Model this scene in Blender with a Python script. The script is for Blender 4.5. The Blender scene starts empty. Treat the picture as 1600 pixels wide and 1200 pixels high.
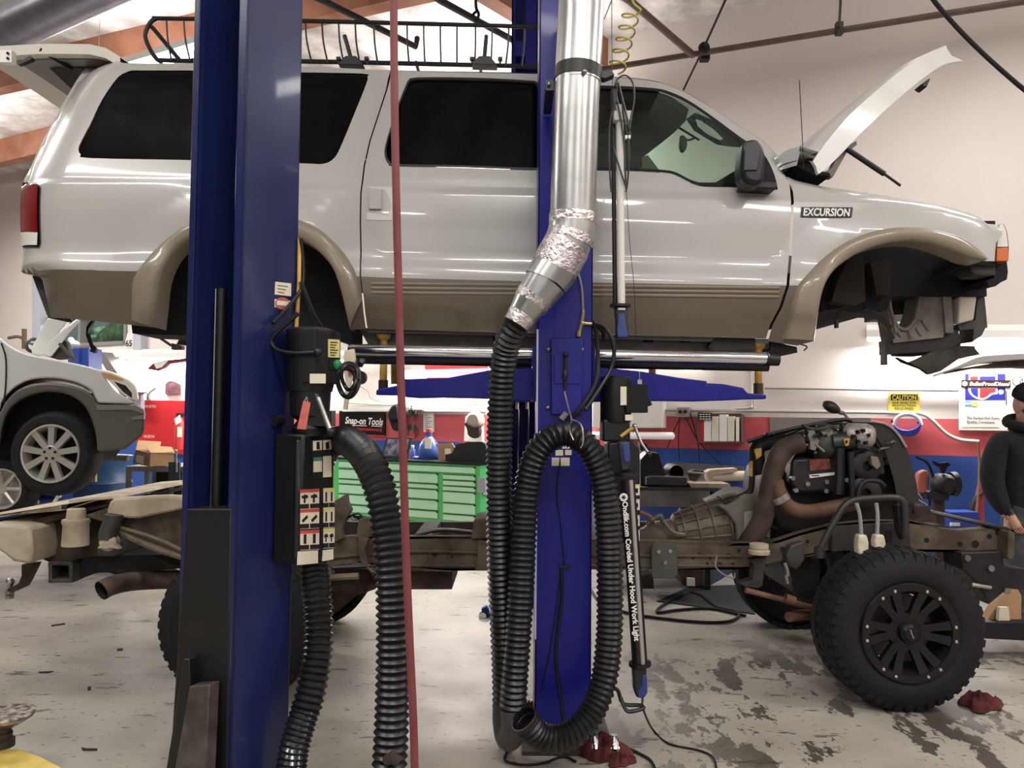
import bpy, bmesh, math, random
from mathutils import Vector, Matrix
from mathutils.geometry import delaunay_2d_cdt
random.seed(7)
C = bpy.context.scene.collection
V = Vector
def Rd(d): return math.radians(d)
# ---------------------------------------------------------------- camera
CAM = V((0, 0, 1.58))
ROT = Matrix.Rotation(Rd(92.3), 3, 'X') @ Matrix.Rotation(Rd(0.5), 3, 'Z')
cd = bpy.data.cameras.new('camera'); cd.lens = 27.0; cd.sensor_width = 36.0; cd.clip_end = 100
cam = bpy.data.objects.new('camera', cd); C.objects.link(cam)
cam.matrix_world = Matrix.Translation(CAM) @ ROT.to_4x4()
bpy.context.scene.camera = cam
def ray(px, py): return ROT @ V(((px - 800) / 1200.0, (600 - py) / 1200.0, -1))
def at(px, py, Y):
    d = ray(px, py); return CAM + d * (Y / d.y)
def atz(px, py, z):
    d = ray(px, py); return CAM + d * ((z - CAM.z) / d.z)
def onplane(px, py, p0, n):
    d = ray(px, py); return CAM + d * ((p0 - CAM).dot(n) / d.dot(n))
# ---------------------------------------------------------------- materials
def lin(c):
    c = c / 255.0
    return c / 12.92 if c <= 0.04045 else ((c + 0.055) / 1.055) ** 2.4
def col(rgb): return (lin(rgb[0]), lin(rgb[1]), lin(rgb[2]), 1)
MATS = {}
def mat(name, rgb, rough=0.5, metal=0.0, var=0.0, scale=6.0, bump=0.0, coat=0.0, emit=0.0, dirt=None, dirt_amt=0.5, spec=0.5, bscale=None):
    if name in MATS: return MATS[name]
    m = bpy.data.materials.new(name); m.use_nodes = True
    nt = m.node_tree; N = nt.nodes; L = nt.links
    b = N['Principled BSDF']
    b.inputs['Base Color'].default_value = col(rgb)
    b.inputs['Roughness'].default_value = rough
    b.inputs['Metallic'].default_value = metal
    b.inputs['Coat Weight'].default_value = coat
    b.inputs['Coat Roughness'].default_value = 0.06
    b.inputs['Specular IOR Level'].default_value = spec
    if emit:
        b.inputs['Emission Color'].default_value = col(rgb); b.inputs['Emission Strength'].default_value = emit
    if var or dirt or bump:
        tc = N.new('ShaderNodeTexCoord')
        nz = N.new('ShaderNodeTexNoise'); nz.inputs['Scale'].default_value = scale; nz.inputs['Detail'].default_value = 6
        L.new(tc.outputs['Object'], nz.inputs['Vector'])
        cr = N.new('ShaderNodeValToRGB')
        lo = tuple(max(0, c - 255 * var) for c in rgb); hi = tuple(min(255, c + 255 * var) for c in rgb)
        if dirt: lo = tuple(rgb[i] * (1 - dirt_amt) + dirt[i] * dirt_amt for i in range(3))
        cr.color_ramp.elements[0].position = 0.36; cr.color_ramp.elements[1].position = 0.64
        cr.color_ramp.elements[0].color = col(lo); cr.color_ramp.elements[1].color = col(hi)
        L.new(nz.outputs['Fac'], cr.inputs['Fac']); L.new(cr.outputs['Color'], b.inputs['Base Color'])
        if bump:
            n2 = N.new('ShaderNodeTexNoise'); n2.inputs['Scale'].default_value = bscale or scale * 4; n2.inputs['Detail'].default_value = 4
            L.new(tc.outputs['Object'], n2.inputs['Vector'])
            bp = N.new('ShaderNodeBump'); bp.inputs['Strength'].default_value = bump; bp.inputs['Distance'].default_value = 0.02
            L.new(n2.outputs['Fac'], bp.inputs['Height']); L.new(bp.outputs['Normal'], b.inputs['Normal'])
    MATS[name] = m
    return m
def glass_mat(name, rgb, rough=0.02, thin=0.7):
    if name in MATS: return MATS[name]
    m = bpy.data.materials.new(name); m.use_nodes = True
    nt = m.node_tree; N = nt.nodes; L = nt.links
    for n in list(N): N.remove(n)
    o = N.new('ShaderNodeOutputMaterial'); mx = N.new('ShaderNodeMixShader'); t = N.new('ShaderNodeBsdfTransparent'); g = N.new('ShaderNodeBsdfGlossy')
    lw = N.new('ShaderNodeLayerWeight'); pw = N.new('ShaderNodeMath'); pw.operation = 'POWER'; pw.inputs[1].default_value = 4; L.new(lw.outputs['Facing'], pw.inputs[0]); fr = N.new('ShaderNodeMath'); fr.operation = 'MULTIPLY_ADD'; fr.inputs[1].default_value = .6; fr.inputs[2].default_value = .04; L.new(pw.outputs[0], fr.inputs[0])
    t.inputs['Color'].default_value = col(rgb); g.inputs['Roughness'].default_value = rough
    L.new(fr.outputs[0], mx.inputs[0]); L.new(t.outputs[0], mx.inputs[1]); L.new(g.outputs[0], mx.inputs[2]); L.new(mx.outputs[0], o.inputs[0])
    MATS[name] = m
    return m
WHITE = mat('white_car_paint', (175, 173, 169), 0.28, coat=0.6)
TAN = mat('tan_car_paint', (98, 88, 74), 0.32, coat=0.5)
TANL = mat('tan_flare_paint', (138, 127, 109), 0.33, coat=0.4)
BLKGLASS = mat('privacy_glass', (6, 6, 7), 0.03, spec=0.12)
BLACK = mat('black_plastic', (14, 14, 14), 0.45, var=0.012)
BLACKM = mat('black_matte', (13, 13, 14), 0.85)
RUBBER = mat('black_rubber', (17, 17, 17), 0.62, var=0.02, scale=10)
HOSE = mat('black_hose', (21, 21, 21), 0.36)
DARK = mat('dark_underbody', (30, 27, 25), 0.8, var=0.03, scale=4)
GREYM = mat('grey_trim', (128, 126, 122), 0.6)
GREYD = mat('dark_grey_metal', (62, 60, 57), 0.55, metal=0.3, var=0.05)
CHROME = mat('chrome', (225, 225, 225), 0.12, metal=1.0)
STEEL = mat('bare_steel', (165, 162, 155), 0.35, metal=0.9, var=0.08, scale=9)
GALV = mat('galvanised_duct', (172, 173, 171), 0.3, metal=0.9, var=0.05, scale=3)
TAPE = mat('foil_tape', (205, 198, 196), 0.22, metal=0.95, var=0.12, scale=25, bump=0.5, bscale=60)
BLUEA = mat('dark_blue_powder_coat', (24, 34, 80), 0.33, var=0.015, scale=3, coat=0.2)
BLUEB = mat('blue_powder_coat', (20, 22, 118), 0.38, var=0.012, scale=3, coat=0.08, spec=0.3)
BLUE = mat('blue_paint', (32, 62, 130), 0.45, var=0.03)
BLUEBR = mat('bright_blue', (38, 66, 150), 0.45)
YELLOW = mat('yellow_paint', (206, 180, 92), 0.5, var=0.05, scale=8)
YELP = mat('yellow_pad_post', (190, 150, 66), 0.5, var=0.08, scale=12)
RED = mat('red_paint', (178, 38, 44), 0.5)
REDRAG = mat('red_rag', (74, 22, 21), 0.95, var=0.08, scale=12)
REDHOSE = mat('red_rubber_hose', (112, 50, 52), 0.6, var=0.03, scale=10)
PAPER = mat('paper_white', (232, 230, 222), 0.8)
CREAM = mat('cream_label', (222, 214, 190), 0.7)
INK = mat('black_ink', (18, 18, 18), 0.8)
WHITEP = mat('white_plastic', (232, 231, 226), 0.45)
CARD = mat('cardboard', (176, 140, 104), 0.9, var=0.04, scale=5)
GREEN = mat('green_toolbox', (92, 196, 108), 0.25, coat=0.4)
GREENL = mat('drawer_green_lit', (198, 246, 204), 0.14, metal=0.15, coat=0.5)  # whitened to stand in for the lamp reflected in the drawers
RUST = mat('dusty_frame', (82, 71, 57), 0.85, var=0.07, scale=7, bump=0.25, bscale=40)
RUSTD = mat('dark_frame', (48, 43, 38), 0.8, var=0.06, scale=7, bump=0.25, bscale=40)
RUSTB = mat('dark_rust', (58, 44, 34), 0.85, var=0.06, scale=9)
DUST = mat('dusty_beige', (172, 158, 136), 0.75, var=0.07, scale=6)
DUSTD = mat('dusty_brown_grey', (108, 96, 80), 0.85, var=0.06, scale=8)
ALU = mat('cast_aluminium', (112, 106, 92), 0.55, metal=0.4, var=0.06, scale=10)
ENG = mat('engine_black', (20, 18, 17), 0.55, var=0.04, scale=9)
EXH = mat('exhaust_brown', (74, 61, 52), 0.7, metal=0.3, var=0.05, scale=8)
TYRE = mat('tyre_rubber', (10, 9, 9), 0.8, var=0.02, scale=9, bump=0.2)
SKIN = mat('skin', (196, 152, 130), 0.55, var=0.02, scale=14)
CLOTH = mat('black_sweatshirt', (20, 21, 24), 0.95, var=0.015, scale=20, bump=0.2)
JEANS = mat('dark_grey_trousers', (62, 66, 68), 0.95, var=0.03, scale=20)
WOOD = mat('glulam_timber', (158, 106, 80), 0.7, var=0.05, scale=3)
GREENGLASS = glass_mat('green_tinted_glass', (212, 230, 220))
CLEARGLASS = glass_mat('clear_glass', (225, 235, 230))
TUBE = mat('fluorescent_tube', (255, 252, 245), 0.5, emit=7.0)
REDLENS = mat('red_lens', (120, 14, 18), 0.12, coat=0.6)
CLEARLENS = mat('clear_lens', (226, 224, 216), 0.12, coat=0.5)
AMBER = mat('amber_lens', (206, 104, 46), 0.2, coat=0.4)
BUICK = mat('silver_white_paint', (205, 206, 202), 0.3, coat=0.6)
CLAD = mat('grey_cladding', (84, 82, 76), 0.55)
ALLOY = mat('alloy_silver', (196, 192, 184), 0.35, metal=0.5)
# ---------------------------------------------------------------- mesh builder
def wloc(o):
    p = V((0, 0, 0))
    while o is not None:
        p += o.location; o = o.parent
    return p
def cr(pts, n=6):
    P = [V(p) for p in pts]
    if len(P) < 3: return P
    Q = [P[0] * 2 - P[1]] + P + [P[-1] * 2 - P[-2]]
    out = []
    for i in range(1, len(Q) - 2):
        a, b, c, d = Q[i - 1], Q[i], Q[i + 1], Q[i + 2]
        for k in range(n):
            t = k / n
            out.append(0.5 * ((2 * b) + (c - a) * t + (2 * a - 5 * b + 4 * c - d) * t * t + (3 * b - a - 3 * c + d) * t ** 3))
    out.append(P[-1])
    return out
def cr2(pts, n=5): return [(p.x, p.y) for p in cr([V((a, b, 0)) for a, b in pts], n)]
def resample(P, ds):
    out = [P[0].copy()]; acc = 0.0
    for i in range(len(P) - 1):
        a, b = P[i], P[i + 1]; L = (b - a).length
        if L < 1e-9: continue
        t = ds - acc
        while t <= L:
            out.append(a.lerp(b, t / L)); t += ds
        acc = L - (t - ds)
    if (out[-1] - P[-1]).length > ds * 0.3: out.append(P[-1].copy())
    return out
class MB:
    def __init__(s): s.v = []; s.f = []; s.m = []; s.nrm = None
    def add(s, vs, fs, m=0):
        o = len(s.v); s.v += [V(p) for p in vs]
        for f in fs: s.f.append([i + o for i in f]); s.m.append(m)
        return s
    def box(s, c, d, m=0, rot=None):
        c = V(c); pts = []
        for x in (-.5, .5):
            for y in (-.5, .5):
                for z in (-.5, .5):
                    p = V((x * d[0], y * d[1], z * d[2]))
                    pts.append(c + (rot @ p if rot else p))
        return s.add(pts, [(0, 1, 3, 2), (4, 6, 7, 5), (0, 4, 5, 1), (2, 3, 7, 6), (0, 2, 6, 4), (1, 5, 7, 3)], m)
    def bb(s, a, b, m=0):
        return s.box([(a[i] + b[i]) / 2 for i in range(3)], [abs(b[i] - a[i]) for i in range(3)], m)
    def prism(s, pts, off, m=0, mside=None):
        n = len(pts); pts = [V(p) for p in pts]; off = V(off)
        nn = V((0, 0, 0))
        for i in range(n): nn += pts[i].cross(pts[(i + 1) % n])
        if nn.dot(off) > 0: pts = pts[::-1]
        s.add(pts + [p + off for p in pts], [], 0)
        o = len(s.v) - 2 * n
        s.f.append([o + i for i in range(n)]); s.m.append(m)
        s.f.append([o + n + i for i in reversed(range(n))]); s.m.append(m)
        for i in range(n):
            j = (i + 1) % n
            s.f.append([o + j, o + i, o + n + i, o + n + j]); s.m.append(m if mside is None else mside)
        return s
    def pp(s, px, Y0, Y1, m=0, mside=None):
        return s.prism([at(x, y, Y0) for x, y in px], (0, Y1 - Y0, 0), m, mside)
    def rpp(s, x0, y0, x1, y1, Y0, Y1, m=0): return s.pp([(x0, y0), (x1, y0), (x1, y1), (x0, y1)], Y0, Y1, m)
    def tube(s, P, r, seg=10, m=0, cap=True, closed=False):
        P = [V(p) for p in P]; n = len(P)
        rs = r if isinstance(r, (list, tuple)) else [r] * n
        t0 = (P[1] - P[0]).normalized()
        up = V((0, 0, 1)) if abs(t0.z) < 0.9 else V((0, 1, 0))
        nx = t0.cross(up).normalized(); o = len(s.v)
        for i in range(n):
            if closed: t = (P[(i + 1) % n] - P[i - 1])
            else: t = P[min(i + 1, n - 1)] - P[max(i - 1, 0)]
            if t.length < 1e-9: t = t0.copy()
            t.normalize()
            nx = (nx - t * nx.dot(t))
            if nx.length < 1e-6: nx = t.orthogonal()
            nx.normalize(); ny = t.cross(nx)
            for k in range(seg):
                a = 2 * math.pi * k / seg
                s.v.append(P[i] + (nx * math.cos(a) + ny * math.sin(a)) * rs[i])
        for i in range(n if closed else n - 1):
            j = (i + 1) % n
            for k in range(seg):
                k2 = (k + 1) % seg
                s.f.append([o + i * seg + k, o + i * seg + k2, o + j * seg + k2, o + j * seg + k]); s.m.append(m)
        if cap and not closed:
            s.f.append([o + k for k in reversed(range(seg))]); s.m.append(m)
            s.f.append([o + (n - 1) * seg + k for k in range(seg)]); s.m.append(m)
        return s
    def tpx(s, pts, r, seg=8, m=0, n=5):
        P = [at(*p) for p in pts]
        return s.tube(cr(P, n) if len(P) > 2 else P, r, seg, m)
    def corr(s, pts, r, pitch=0.025, amp=0.006, seg=20, m=0):
        P = resample(cr(pts, 14), pitch / 4)
        rs = [r + amp * (0, 1, 0.25, -1)[i % 4] for i in range(len(P))]
        return s.tube(P, rs, seg, m, cap=False)
    def lathe(s, c, ax, prof, seg=24, m=0, closed=False, a0=0.0):
        c = V(c); ax = V(ax).normalized()
        u = ax.orthogonal().normalized()
        if abs(ax.y) > 0.9: u = V((1, 0, 0))
        w = ax.cross(u); o = len(s.v); n = len(prof)
        for d, r in prof:
            for k in range(seg):
                a = a0 + 2 * math.pi * k / seg
                s.v.append(c + ax * d + (u * math.cos(a) + w * math.sin(a)) * r)
        rng = range(n) if closed else range(n - 1)
        for i in rng:
            j = (i + 1) % n
            for k in range(seg):
                k2 = (k + 1) % seg
                s.f.append([o + i * seg + k, o + i * seg + k2, o + j * seg + k2, o + j * seg + k]); s.m.append(m)
        return s
    def cyl(s, a, b, r, seg=16, m=0): return s.tube([a, b], r, seg, m)
    def sph(s, c, r, m=0, seg=14, rot=None):
        c = V(c); r = (r, r, r) if not isinstance(r, (tuple, list)) else r
        o = len(s.v); nr = max(6, seg // 2 + 1)
        for i in range(nr + 1):
            th = math.pi * i / nr
            for k in range(seg):
                a = 2 * math.pi * k / seg
                p = V((r[0] * math.sin(th) * math.cos(a), r[1] * math.sin(th) * math.sin(a), r[2] * math.cos(th)))
                s.v.append(c + (rot @ p if rot else p))
        for i in range(nr):
            for k in range(seg):
                k2 = (k + 1) % seg
                s.f.append([o + i * seg + k, o + (i + 1) * seg + k, o + (i + 1) * seg + k2, o + i * seg + k2]); s.m.append(m)
        return s
    def grid(s, fn, nu, nv, m=0, flip=False):
        o = len(s.v)
        for i in range(nu + 1):
            for j in range(nv + 1): s.v.append(V(fn(i / nu, j / nv)))
        for i in range(nu):
            for j in range(nv):
                q = [o + i * (nv + 1) + j, o + (i + 1) * (nv + 1) + j, o + (i + 1) * (nv + 1) + j + 1, o + i * (nv + 1) + j + 1]
                s.f.append(q[::-1] if flip else q); s.m.append(m)
        return s
    def text(s, txt, o, xd, yd, size, m=0, bold=0.0, shear=0.0, depth=0.0, align='LEFT', width=None):
        cu = bpy.data.curves.new('t', 'FONT'); cu.body = txt; cu.size = 1.0; cu.offset = bold; cu.shear = shear; cu.align_x = align; cu.resolution_u = 3
        ob = bpy.data.objects.new('t', cu); C.objects.link(ob)
        dg = bpy.context.evaluated_depsgraph_get(); me = bpy.data.meshes.new_from_object(ob.evaluated_get(dg))
        xs = [v.co.x for v in me.vertices] or [0, 1]
        xd = V(xd).normalized(); yd = V(yd).normalized(); o = V(o)
        sx = size if width is None else width / max(1e-6, (max(xs) - min(xs)))
        x0 = min(xs) if width is not None else 0
        vs = [o + xd * ((v.co.x - x0) * sx) + yd * (v.co.y * size) for v in me.vertices]
        fs = [list(p.vertices) for p in me.polygons]
        s.add(vs, fs, m)
        bpy.data.objects.remove(ob); bpy.data.curves.remove(cu); bpy.data.meshes.remove(me)
        return s
    def build(s, name, mats, parent=None, smooth=38, bevel=0.0, sub=0, normals=None, recalc=False):
        me = bpy.data.meshes.new(name)
        if parent is not None: off = wloc(parent)
        else:
            xs = [p.x for p in s.v]; ys = [p.y for p in s.v]; zs = [p.z for p in s.v]
            off = V(((min(xs) + max(xs)) / 2, (min(ys) + max(ys)) / 2, min(zs)))
        me.from_pydata([p - off for p in s.v], [], s.f)
        if not isinstance(mats, (list, tuple)): mats = [mats]
        for mt in mats: me.materials.append(mt)
        me.polygons.foreach_set('material_index', s.m)
        if recalc:
            bm = bmesh.new(); bm.from_mesh(me); bmesh.ops.remove_doubles(bm, verts=bm.verts, dist=1e-5)
            bmesh.ops.recalc_face_normals(bm, faces=bm.faces); bm.to_mesh(me); bm.free()
        me.validate(); me.update()
        o = bpy.data.objects.new(name, me); C.objects.link(o)
        if parent is not None: o.parent = parent
        else: o.location = off
        if smooth:
            me.shade_smooth(); me.set_sharp_from_angle(angle=Rd(smooth))
        if normals is not None: me.normals_split_custom_set_from_vertices(normals)
        if bevel:
            b = o.modifiers.new('bevel', 'BEVEL'); b.width = bevel; b.segments = 2; b.limit_method = 'ANGLE'; b.angle_limit = Rd(40)
        if sub:
            q = o.modifiers.new('sub', 'SUBSURF'); q.levels = sub; q.render_levels = sub
        return o
def thing(name, label, cat, loc, group=None):
    o = bpy.data.objects.new(name, None); C.objects.link(o); o.empty_display_size = 0.1
    o.location = V(loc); o['label'] = label; o['category'] = cat
    if group: o['group'] = group
    return o
def tag(o, label, cat, group=None, kind=None):
    o['label'] = label; o['category'] = cat
    if group: o['group'] = group
    if kind: o['kind'] = kind
    return o
def struct(o): o['kind'] = 'structure'; return o
def dup(root, loc, label=None):
    r = root.copy(); C.objects.link(r); r.location = V(loc)
    if label: r['label'] = label
    for ch in list(root.children):
        c = ch.copy(); C.objects.link(c); c.parent = r
        for g in list(ch.children):
            d = g.copy(); C.objects.link(d); d.parent = c
    return r
# ---------------------------------------------------------------- wall frame
WA = V((-2.16, 10.8, 0)); WU = (V((4.375, 7.5, 0)) - WA).normalized(); WN = V((WU.y, -WU.x, 0))
if WN.y > 0: WN = -WN
def wp(px, py, t=0.0): return onplane(px, py, WA + WN * t, WN)
def ws(px, py, t=0.0): p = wp(px, py, t); return (p - WA).dot(WU), p.z
def W(s, z, t=0.0): return WA + WU * s + WN * t + V((0, 0, z))
def wprism(mb, px, t1, t0=0.0, m=0): return mb.prism([wp(x, y, t1) for x, y in px], WN * (t0 - t1), m)
def wrect(mb, x0, y0, x1, y1, t1, t0=0.0, m=0):
    return wprism(mb, [(x0, y0), (x1, y0), (x1, y1), (x0, y1)], t1, t0, m)
def wrel(mb, s0, z0, s1, z1, t1, t0=0.0, m=0):
    return mb.prism([W(s0, z0, t1), W(s1, z0, t1), W(s1, z1, t1), W(s0, z1, t1)], WN * (t0 - t1), m)
# ---------------------------------------------------------------- room shell
ZC = 6.15
def nodes(name):
    m = bpy.data.materials.new(name); m.use_nodes = True
    return m, m.node_tree.nodes, m.node_tree.links, m.node_tree.nodes['Principled BSDF']
def math_node(N, L, op, a, b=None, clamp=False):
    n = N.new('ShaderNodeMath'); n.operation = op; n.use_clamp = clamp
    for i, x in enumerate((a, b)):
        if x is None: continue
        if isinstance(x, (int, float)): n.inputs[i].default_value = x
        else: L.new(x, n.inputs[i])
    return n.outputs[0]
def floor_mat():
    m, N, L, b = nodes('worn_concrete')
    tc = N.new('ShaderNodeNewGeometry'); pos = tc.outputs['Position']
    def noise(scale, detail=5, stretch=None, rough=0.55, rotz=0):
        mp = N.new('ShaderNodeMapping'); L.new(pos, mp.inputs['Vector'])
        if stretch: mp.inputs['Scale'].default_value = stretch
        mp.inputs['Rotation'].default_value = (0, 0, rotz)
        n = N.new('ShaderNodeTexNoise'); n.inputs['Scale'].default_value = scale; n.inputs['Detail'].default_value = detail; n.inputs['Roughness'].default_value = rough
        L.new(mp.outputs[0], n.inputs['Vector']); return n.outputs['Fac']
    def ramp(f, a, c):
        r = N.new('ShaderNodeMapRange'); r.inputs['From Min'].default_value = a; r.inputs['From Max'].default_value = c; r.clamp = True
        L.new(f, r.inputs['Value']); return r.outputs[0]
    def mix(f, c1, c2):
        x = N.new('ShaderNodeMix'); x.data_type = 'RGBA'; L.new(f, x.inputs[0])
        for i, c in ((6, c1), (7, c2)):
            if isinstance(c, tuple): x.inputs[i].default_value = col(c)
            else: L.new(c, x.inputs[i])
        return x.outputs[2]
    base = mix(ramp(noise(1.3, 4), 0.35, 0.65), (150, 145, 134), (174, 169, 158))
    sep = N.new('ShaderNodeSeparateXYZ'); L.new(pos, sep.inputs[0]); X, Y = sep.outputs[0], sep.outputs[1]
    # small flakes everywhere
    fl = ramp(noise(6, 8, (0.5, 1.6, 1), 0.70, 0.2), 0.60, 0.62)
    fl2 = ramp(noise(30, 4, (0.6, 1.3, 1), 0.55), 0.64, 0.66)
    # worn lanes on the right, where the tyres turn
    r1 = math_node(N, L, 'SUBTRACT', X, 0.9)
    right = ramp(X, 0.1, 1.3)
    lane = noise(1.1, 3, (2.2, 0.55, 1), 0.5, -0.55)
    patch = noise(4.2, 7, (1.5, 0.75, 1), 0.68, -0.5)
    s1 = math_node(N, L, 'MULTIPLY', math_node(N, L, 'SUBTRACT', lane, 0.48), 1.0)
    s2 = math_node(N, L, 'ADD', patch, s1)
    near = ramp(Y, 5.6, 4.9)
    worn = math_node(N, L, 'MULTIPLY', math_node(N, L, 'MULTIPLY', ramp(s2, 0.565, 0.58), right), near)
    c1 = mix(math_node(N, L, 'MULTIPLY', fl, 0.85), base, (74, 68, 60))
    c2 = mix(math_node(N, L, 'MULTIPLY', fl2, 0.8), c1, (54, 48, 42))
    c3 = mix(math_node(N, L, 'MULTIPLY', worn, 0.9), c2, (60, 54, 46))
    sm = ramp(noise(0.7, 3), 0.52, 0.68)
    c4 = mix(math_node(N, L, 'MULTIPLY', sm, 0.38), c3, (112, 106, 98))
    L.new(c4, b.inputs['Base Color'])
    rr = N.new('ShaderNodeMapRange'); rr.inputs['To Min'].default_value = 0.28; rr.inputs['To Max'].default_value = 0.55
    L.new(noise(3, 3), rr.inputs['Value']); L.new(rr.outputs[0], b.inputs['Roughness'])
    bp = N.new('ShaderNodeBump'); bp.inputs['Strength'].default_value = 0.12; bp.inputs['Distance'].default_value = 0.01
    L.new(noise(12, 5), bp.inputs['Height']); L.new(bp.outputs[0], b.inputs['Normal'])
    return m
def wall_mat():
    m, N, L, b = nodes('banded_wall_paint')
    g = N.new('ShaderNodeNewGeometry'); s = N.new('ShaderNodeSeparateXYZ'); L.new(g.outputs['Position'], s.inputs[0])
    r = N.new('ShaderNodeValToRGB'); r.color_ramp.interpolation = 'CONSTANT'
    mr = N.new('ShaderNodeMapRange'); mr.inputs['From Min'].default_value = 0; mr.inputs['From Max'].default_value = 4
    L.new(s.outputs[2], mr.inputs['Value']); L.new(mr.outputs[0], r.inputs['Fac'])
    e = r.color_ramp.elements
    e[0].position = 0; e[0].color = col((46, 82, 156)); e[1].position = 1.205 / 4; e[1].color = col((206, 90, 96))
    w = e.new(1.575 / 4); w.color = col((224, 214, 208))
    nz = N.new('ShaderNodeTexNoise'); nz.inputs['Scale'].default_value = 0.9; nz.inputs['Detail'].default_value = 4
    L.new(g.outputs['Position'], nz.inputs['Vector'])
    mx = N.new('ShaderNodeMix'); mx.data_type = 'RGBA'; mx.blend_type = 'MULTIPLY'; mx.inputs[0].default_value = 0.35
    L.new(r.outputs[0], mx.inputs[6]); L.new(nz.outputs['Fac'], mx.inputs[7])
    r2 = N.new('ShaderNodeMapRange'); r2.inputs['From Min'].default_value = 0.3; r2.inputs['From Max'].default_value = 0.7; r2.inputs['To Min'].default_value = 0.75; r2.inputs['To Max'].default_value = 1.0
    L.new(nz.outputs['Fac'], r2.inputs['Value']); L.new(r2.outputs[0], mx.inputs[7])
    L.new(mx.outputs[2], b.inputs['Base Color']); b.inputs['Roughness'].default_value = 0.55
    return m
def ceil_mat():
    m, N, L, b = nodes('insulation_blanket')
    g = N.new('ShaderNodeNewGeometry')
    mp = N.new('ShaderNodeMapping'); mp.inputs['Rotation'].default_value = (0, 0, 0.47); L.new(g.outputs['Position'], mp.inputs['Vector'])
    nz = N.new('ShaderNodeTexNoise'); nz.inputs['Scale'].default_value = 3.2; nz.inputs['Detail'].default_value = 7; nz.inputs['Roughness'].default_value = 0.65
    L.new(mp.outputs[0], nz.inputs['Vector'])
    wv = N.new('ShaderNodeTexWave'); wv.inputs['Scale'].default_value = 0.5; wv.inputs['Distortion'].default_value = 1.4; wv.bands_direction = 'X'
    L.new(mp.outputs[0], wv.inputs['Vector'])
    r = N.new('ShaderNodeValToRGB'); r.color_ramp.elements[0].color = col((186, 180, 178)); r.color_ramp.elements[1].color = col((240, 236, 234))
    r.color_ramp.elements[0].position = 0.3; r.color_ramp.elements[1].position = 0.62
    L.new(nz.outputs['Fac'], r.inputs['Fac']); L.new(r.outputs[0], b.inputs['Base Color'])
    ad = N.new('ShaderNodeMath'); ad.operation = 'MULTIPLY_ADD'; ad.inputs[1].default_value = 0.35
    L.new(nz.outputs['Fac'], ad.inputs[0]); L.new(wv.outputs['Fac'], ad.inputs[2])
    bp = N.new('ShaderNodeBump'); bp.inputs['Strength'].default_value = 0.4; bp.inputs['Distance'].default_value = 0.25
    L.new(ad.outputs[0], bp.inputs['Height']); L.new(bp.outputs[0], b.inputs['Normal']); b.inputs['Roughness'].default_value = 0.5
    return m
WALLM = wall_mat(); FLOORM = floor_mat(); CEILM = ceil_mat()
S0, S1 = -13.5, 12.5
mb = MB(); mb.prism([W(S0, -0.12, -0.3), W(S1, -0.12, -0.3), W(S1, -0.12, 17), W(S0, -0.12, 17)], (0, 0, 0.12))
struct(mb.build('floor', FLOORM, smooth=0))
mb = MB(); mb.prism([W(S0, ZC, -0.3), W(S1, ZC, -0.3), W(S1, ZC, 17), W(S0, ZC, 17)], (0, 0, 0.2))
struct(mb.build('ceiling', CEILM, smooth=0))
# back wall with the window hole
wx0, wz0 = ws(58, 545); wx1, wz1 = ws(200, 486)
mb = MB()
for (a, b_, c, d) in ((S0, 0, wx0, ZC), (wx1, 0, S1, ZC), (wx0, 0, wx1, wz0), (wx0, wz1, wx1, ZC)):
    mb.prism([W(a, b_, 0), W(c, b_, 0), W(c, d, 0), W(a, d, 0)], WN * -0.25)
struct(mb.build('wall_back', WALLM, smooth=0))
mb = MB(); mb.prism([W(S1, 0, 0), W(S1, 0, 17), W(S1, ZC, 17), W(S1, ZC, 0)], WU * 0.2); struct(mb.build('wall_right', WALLM, smooth=0))
mb = MB(); mb.prism([W(S0, 0, 0), W(S0, 0, 17), W(S0, ZC, 17), W(S0, ZC, 0)], WU * -0.2); struct(mb.build('wall_left', WALLM, smooth=0))
mb = MB(); mb.prism([W(S0, 0, 17), W(S1, 0, 17), W(S1, ZC, 17), W(S0, ZC, 17)], WN * 0.2)
wf = mat('night_bay_dark', (36, 36, 40), 0.7); struct(mb.build('wall_front', wf, smooth=0))  # unseen wall coloured dark so the window glass reflects darkness
# window
win = struct(MB().prism([W(wx0, wz0, -0.1), W(wx1, wz0, -0.1), W(wx1, wz1, -0.1), W(wx0, wz1, -0.1)], WN * -0.01).build('window_1', CLEARGLASS, smooth=0))
mb = MB(); fr = 0.06
for a, b_, c, d in ((wx0, wz0, wx1, wz0 + fr), (wx0, wz1 - fr, wx1, wz1), (wx0, wz0, wx0 + fr, wz1), (wx1 - fr, wz0, wx1, wz1), ((wx0 + wx1) / 2 - .03, wz0, (wx0 + wx1) / 2 + .03, wz1)):
    wrel(mb, a, b_, c, d, 0.03, -0.14)
mb.build('window_frame', GREYM, win)
fol = mat('foliage', (92, 124, 92), 0.8, dirt=(24, 44, 30), dirt_amt=0.9, scale=7)
mb = MB()
for i in range(26):
    s = random.uniform(wx0 - .5, wx1 + .6); z = random.uniform(wz0 - .5, wz1 + .1)
    p = W(s, z, -1.0 - random.random() * .6); mb.sph(p, random.uniform(.2, .42), seg=8)
tag(mb.build('shrubbery', fol), 'green bushes outside seen through the far window', 'bushes', kind='stuff')
# pilasters and conduits on the wall
mb = MB(); wrect(mb, 50, 250, 63, 560, 0.12); struct(mb.build('trim_1', mat('pilaster_grey_blue', (176, 178, 190), .6), smooth=0))
mb = MB(); wrect(mb, 207, 250, 220, 640, 0.12); struct(mb.build('trim_2', MATS['pilaster_grey_blue'], smooth=0))
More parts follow.
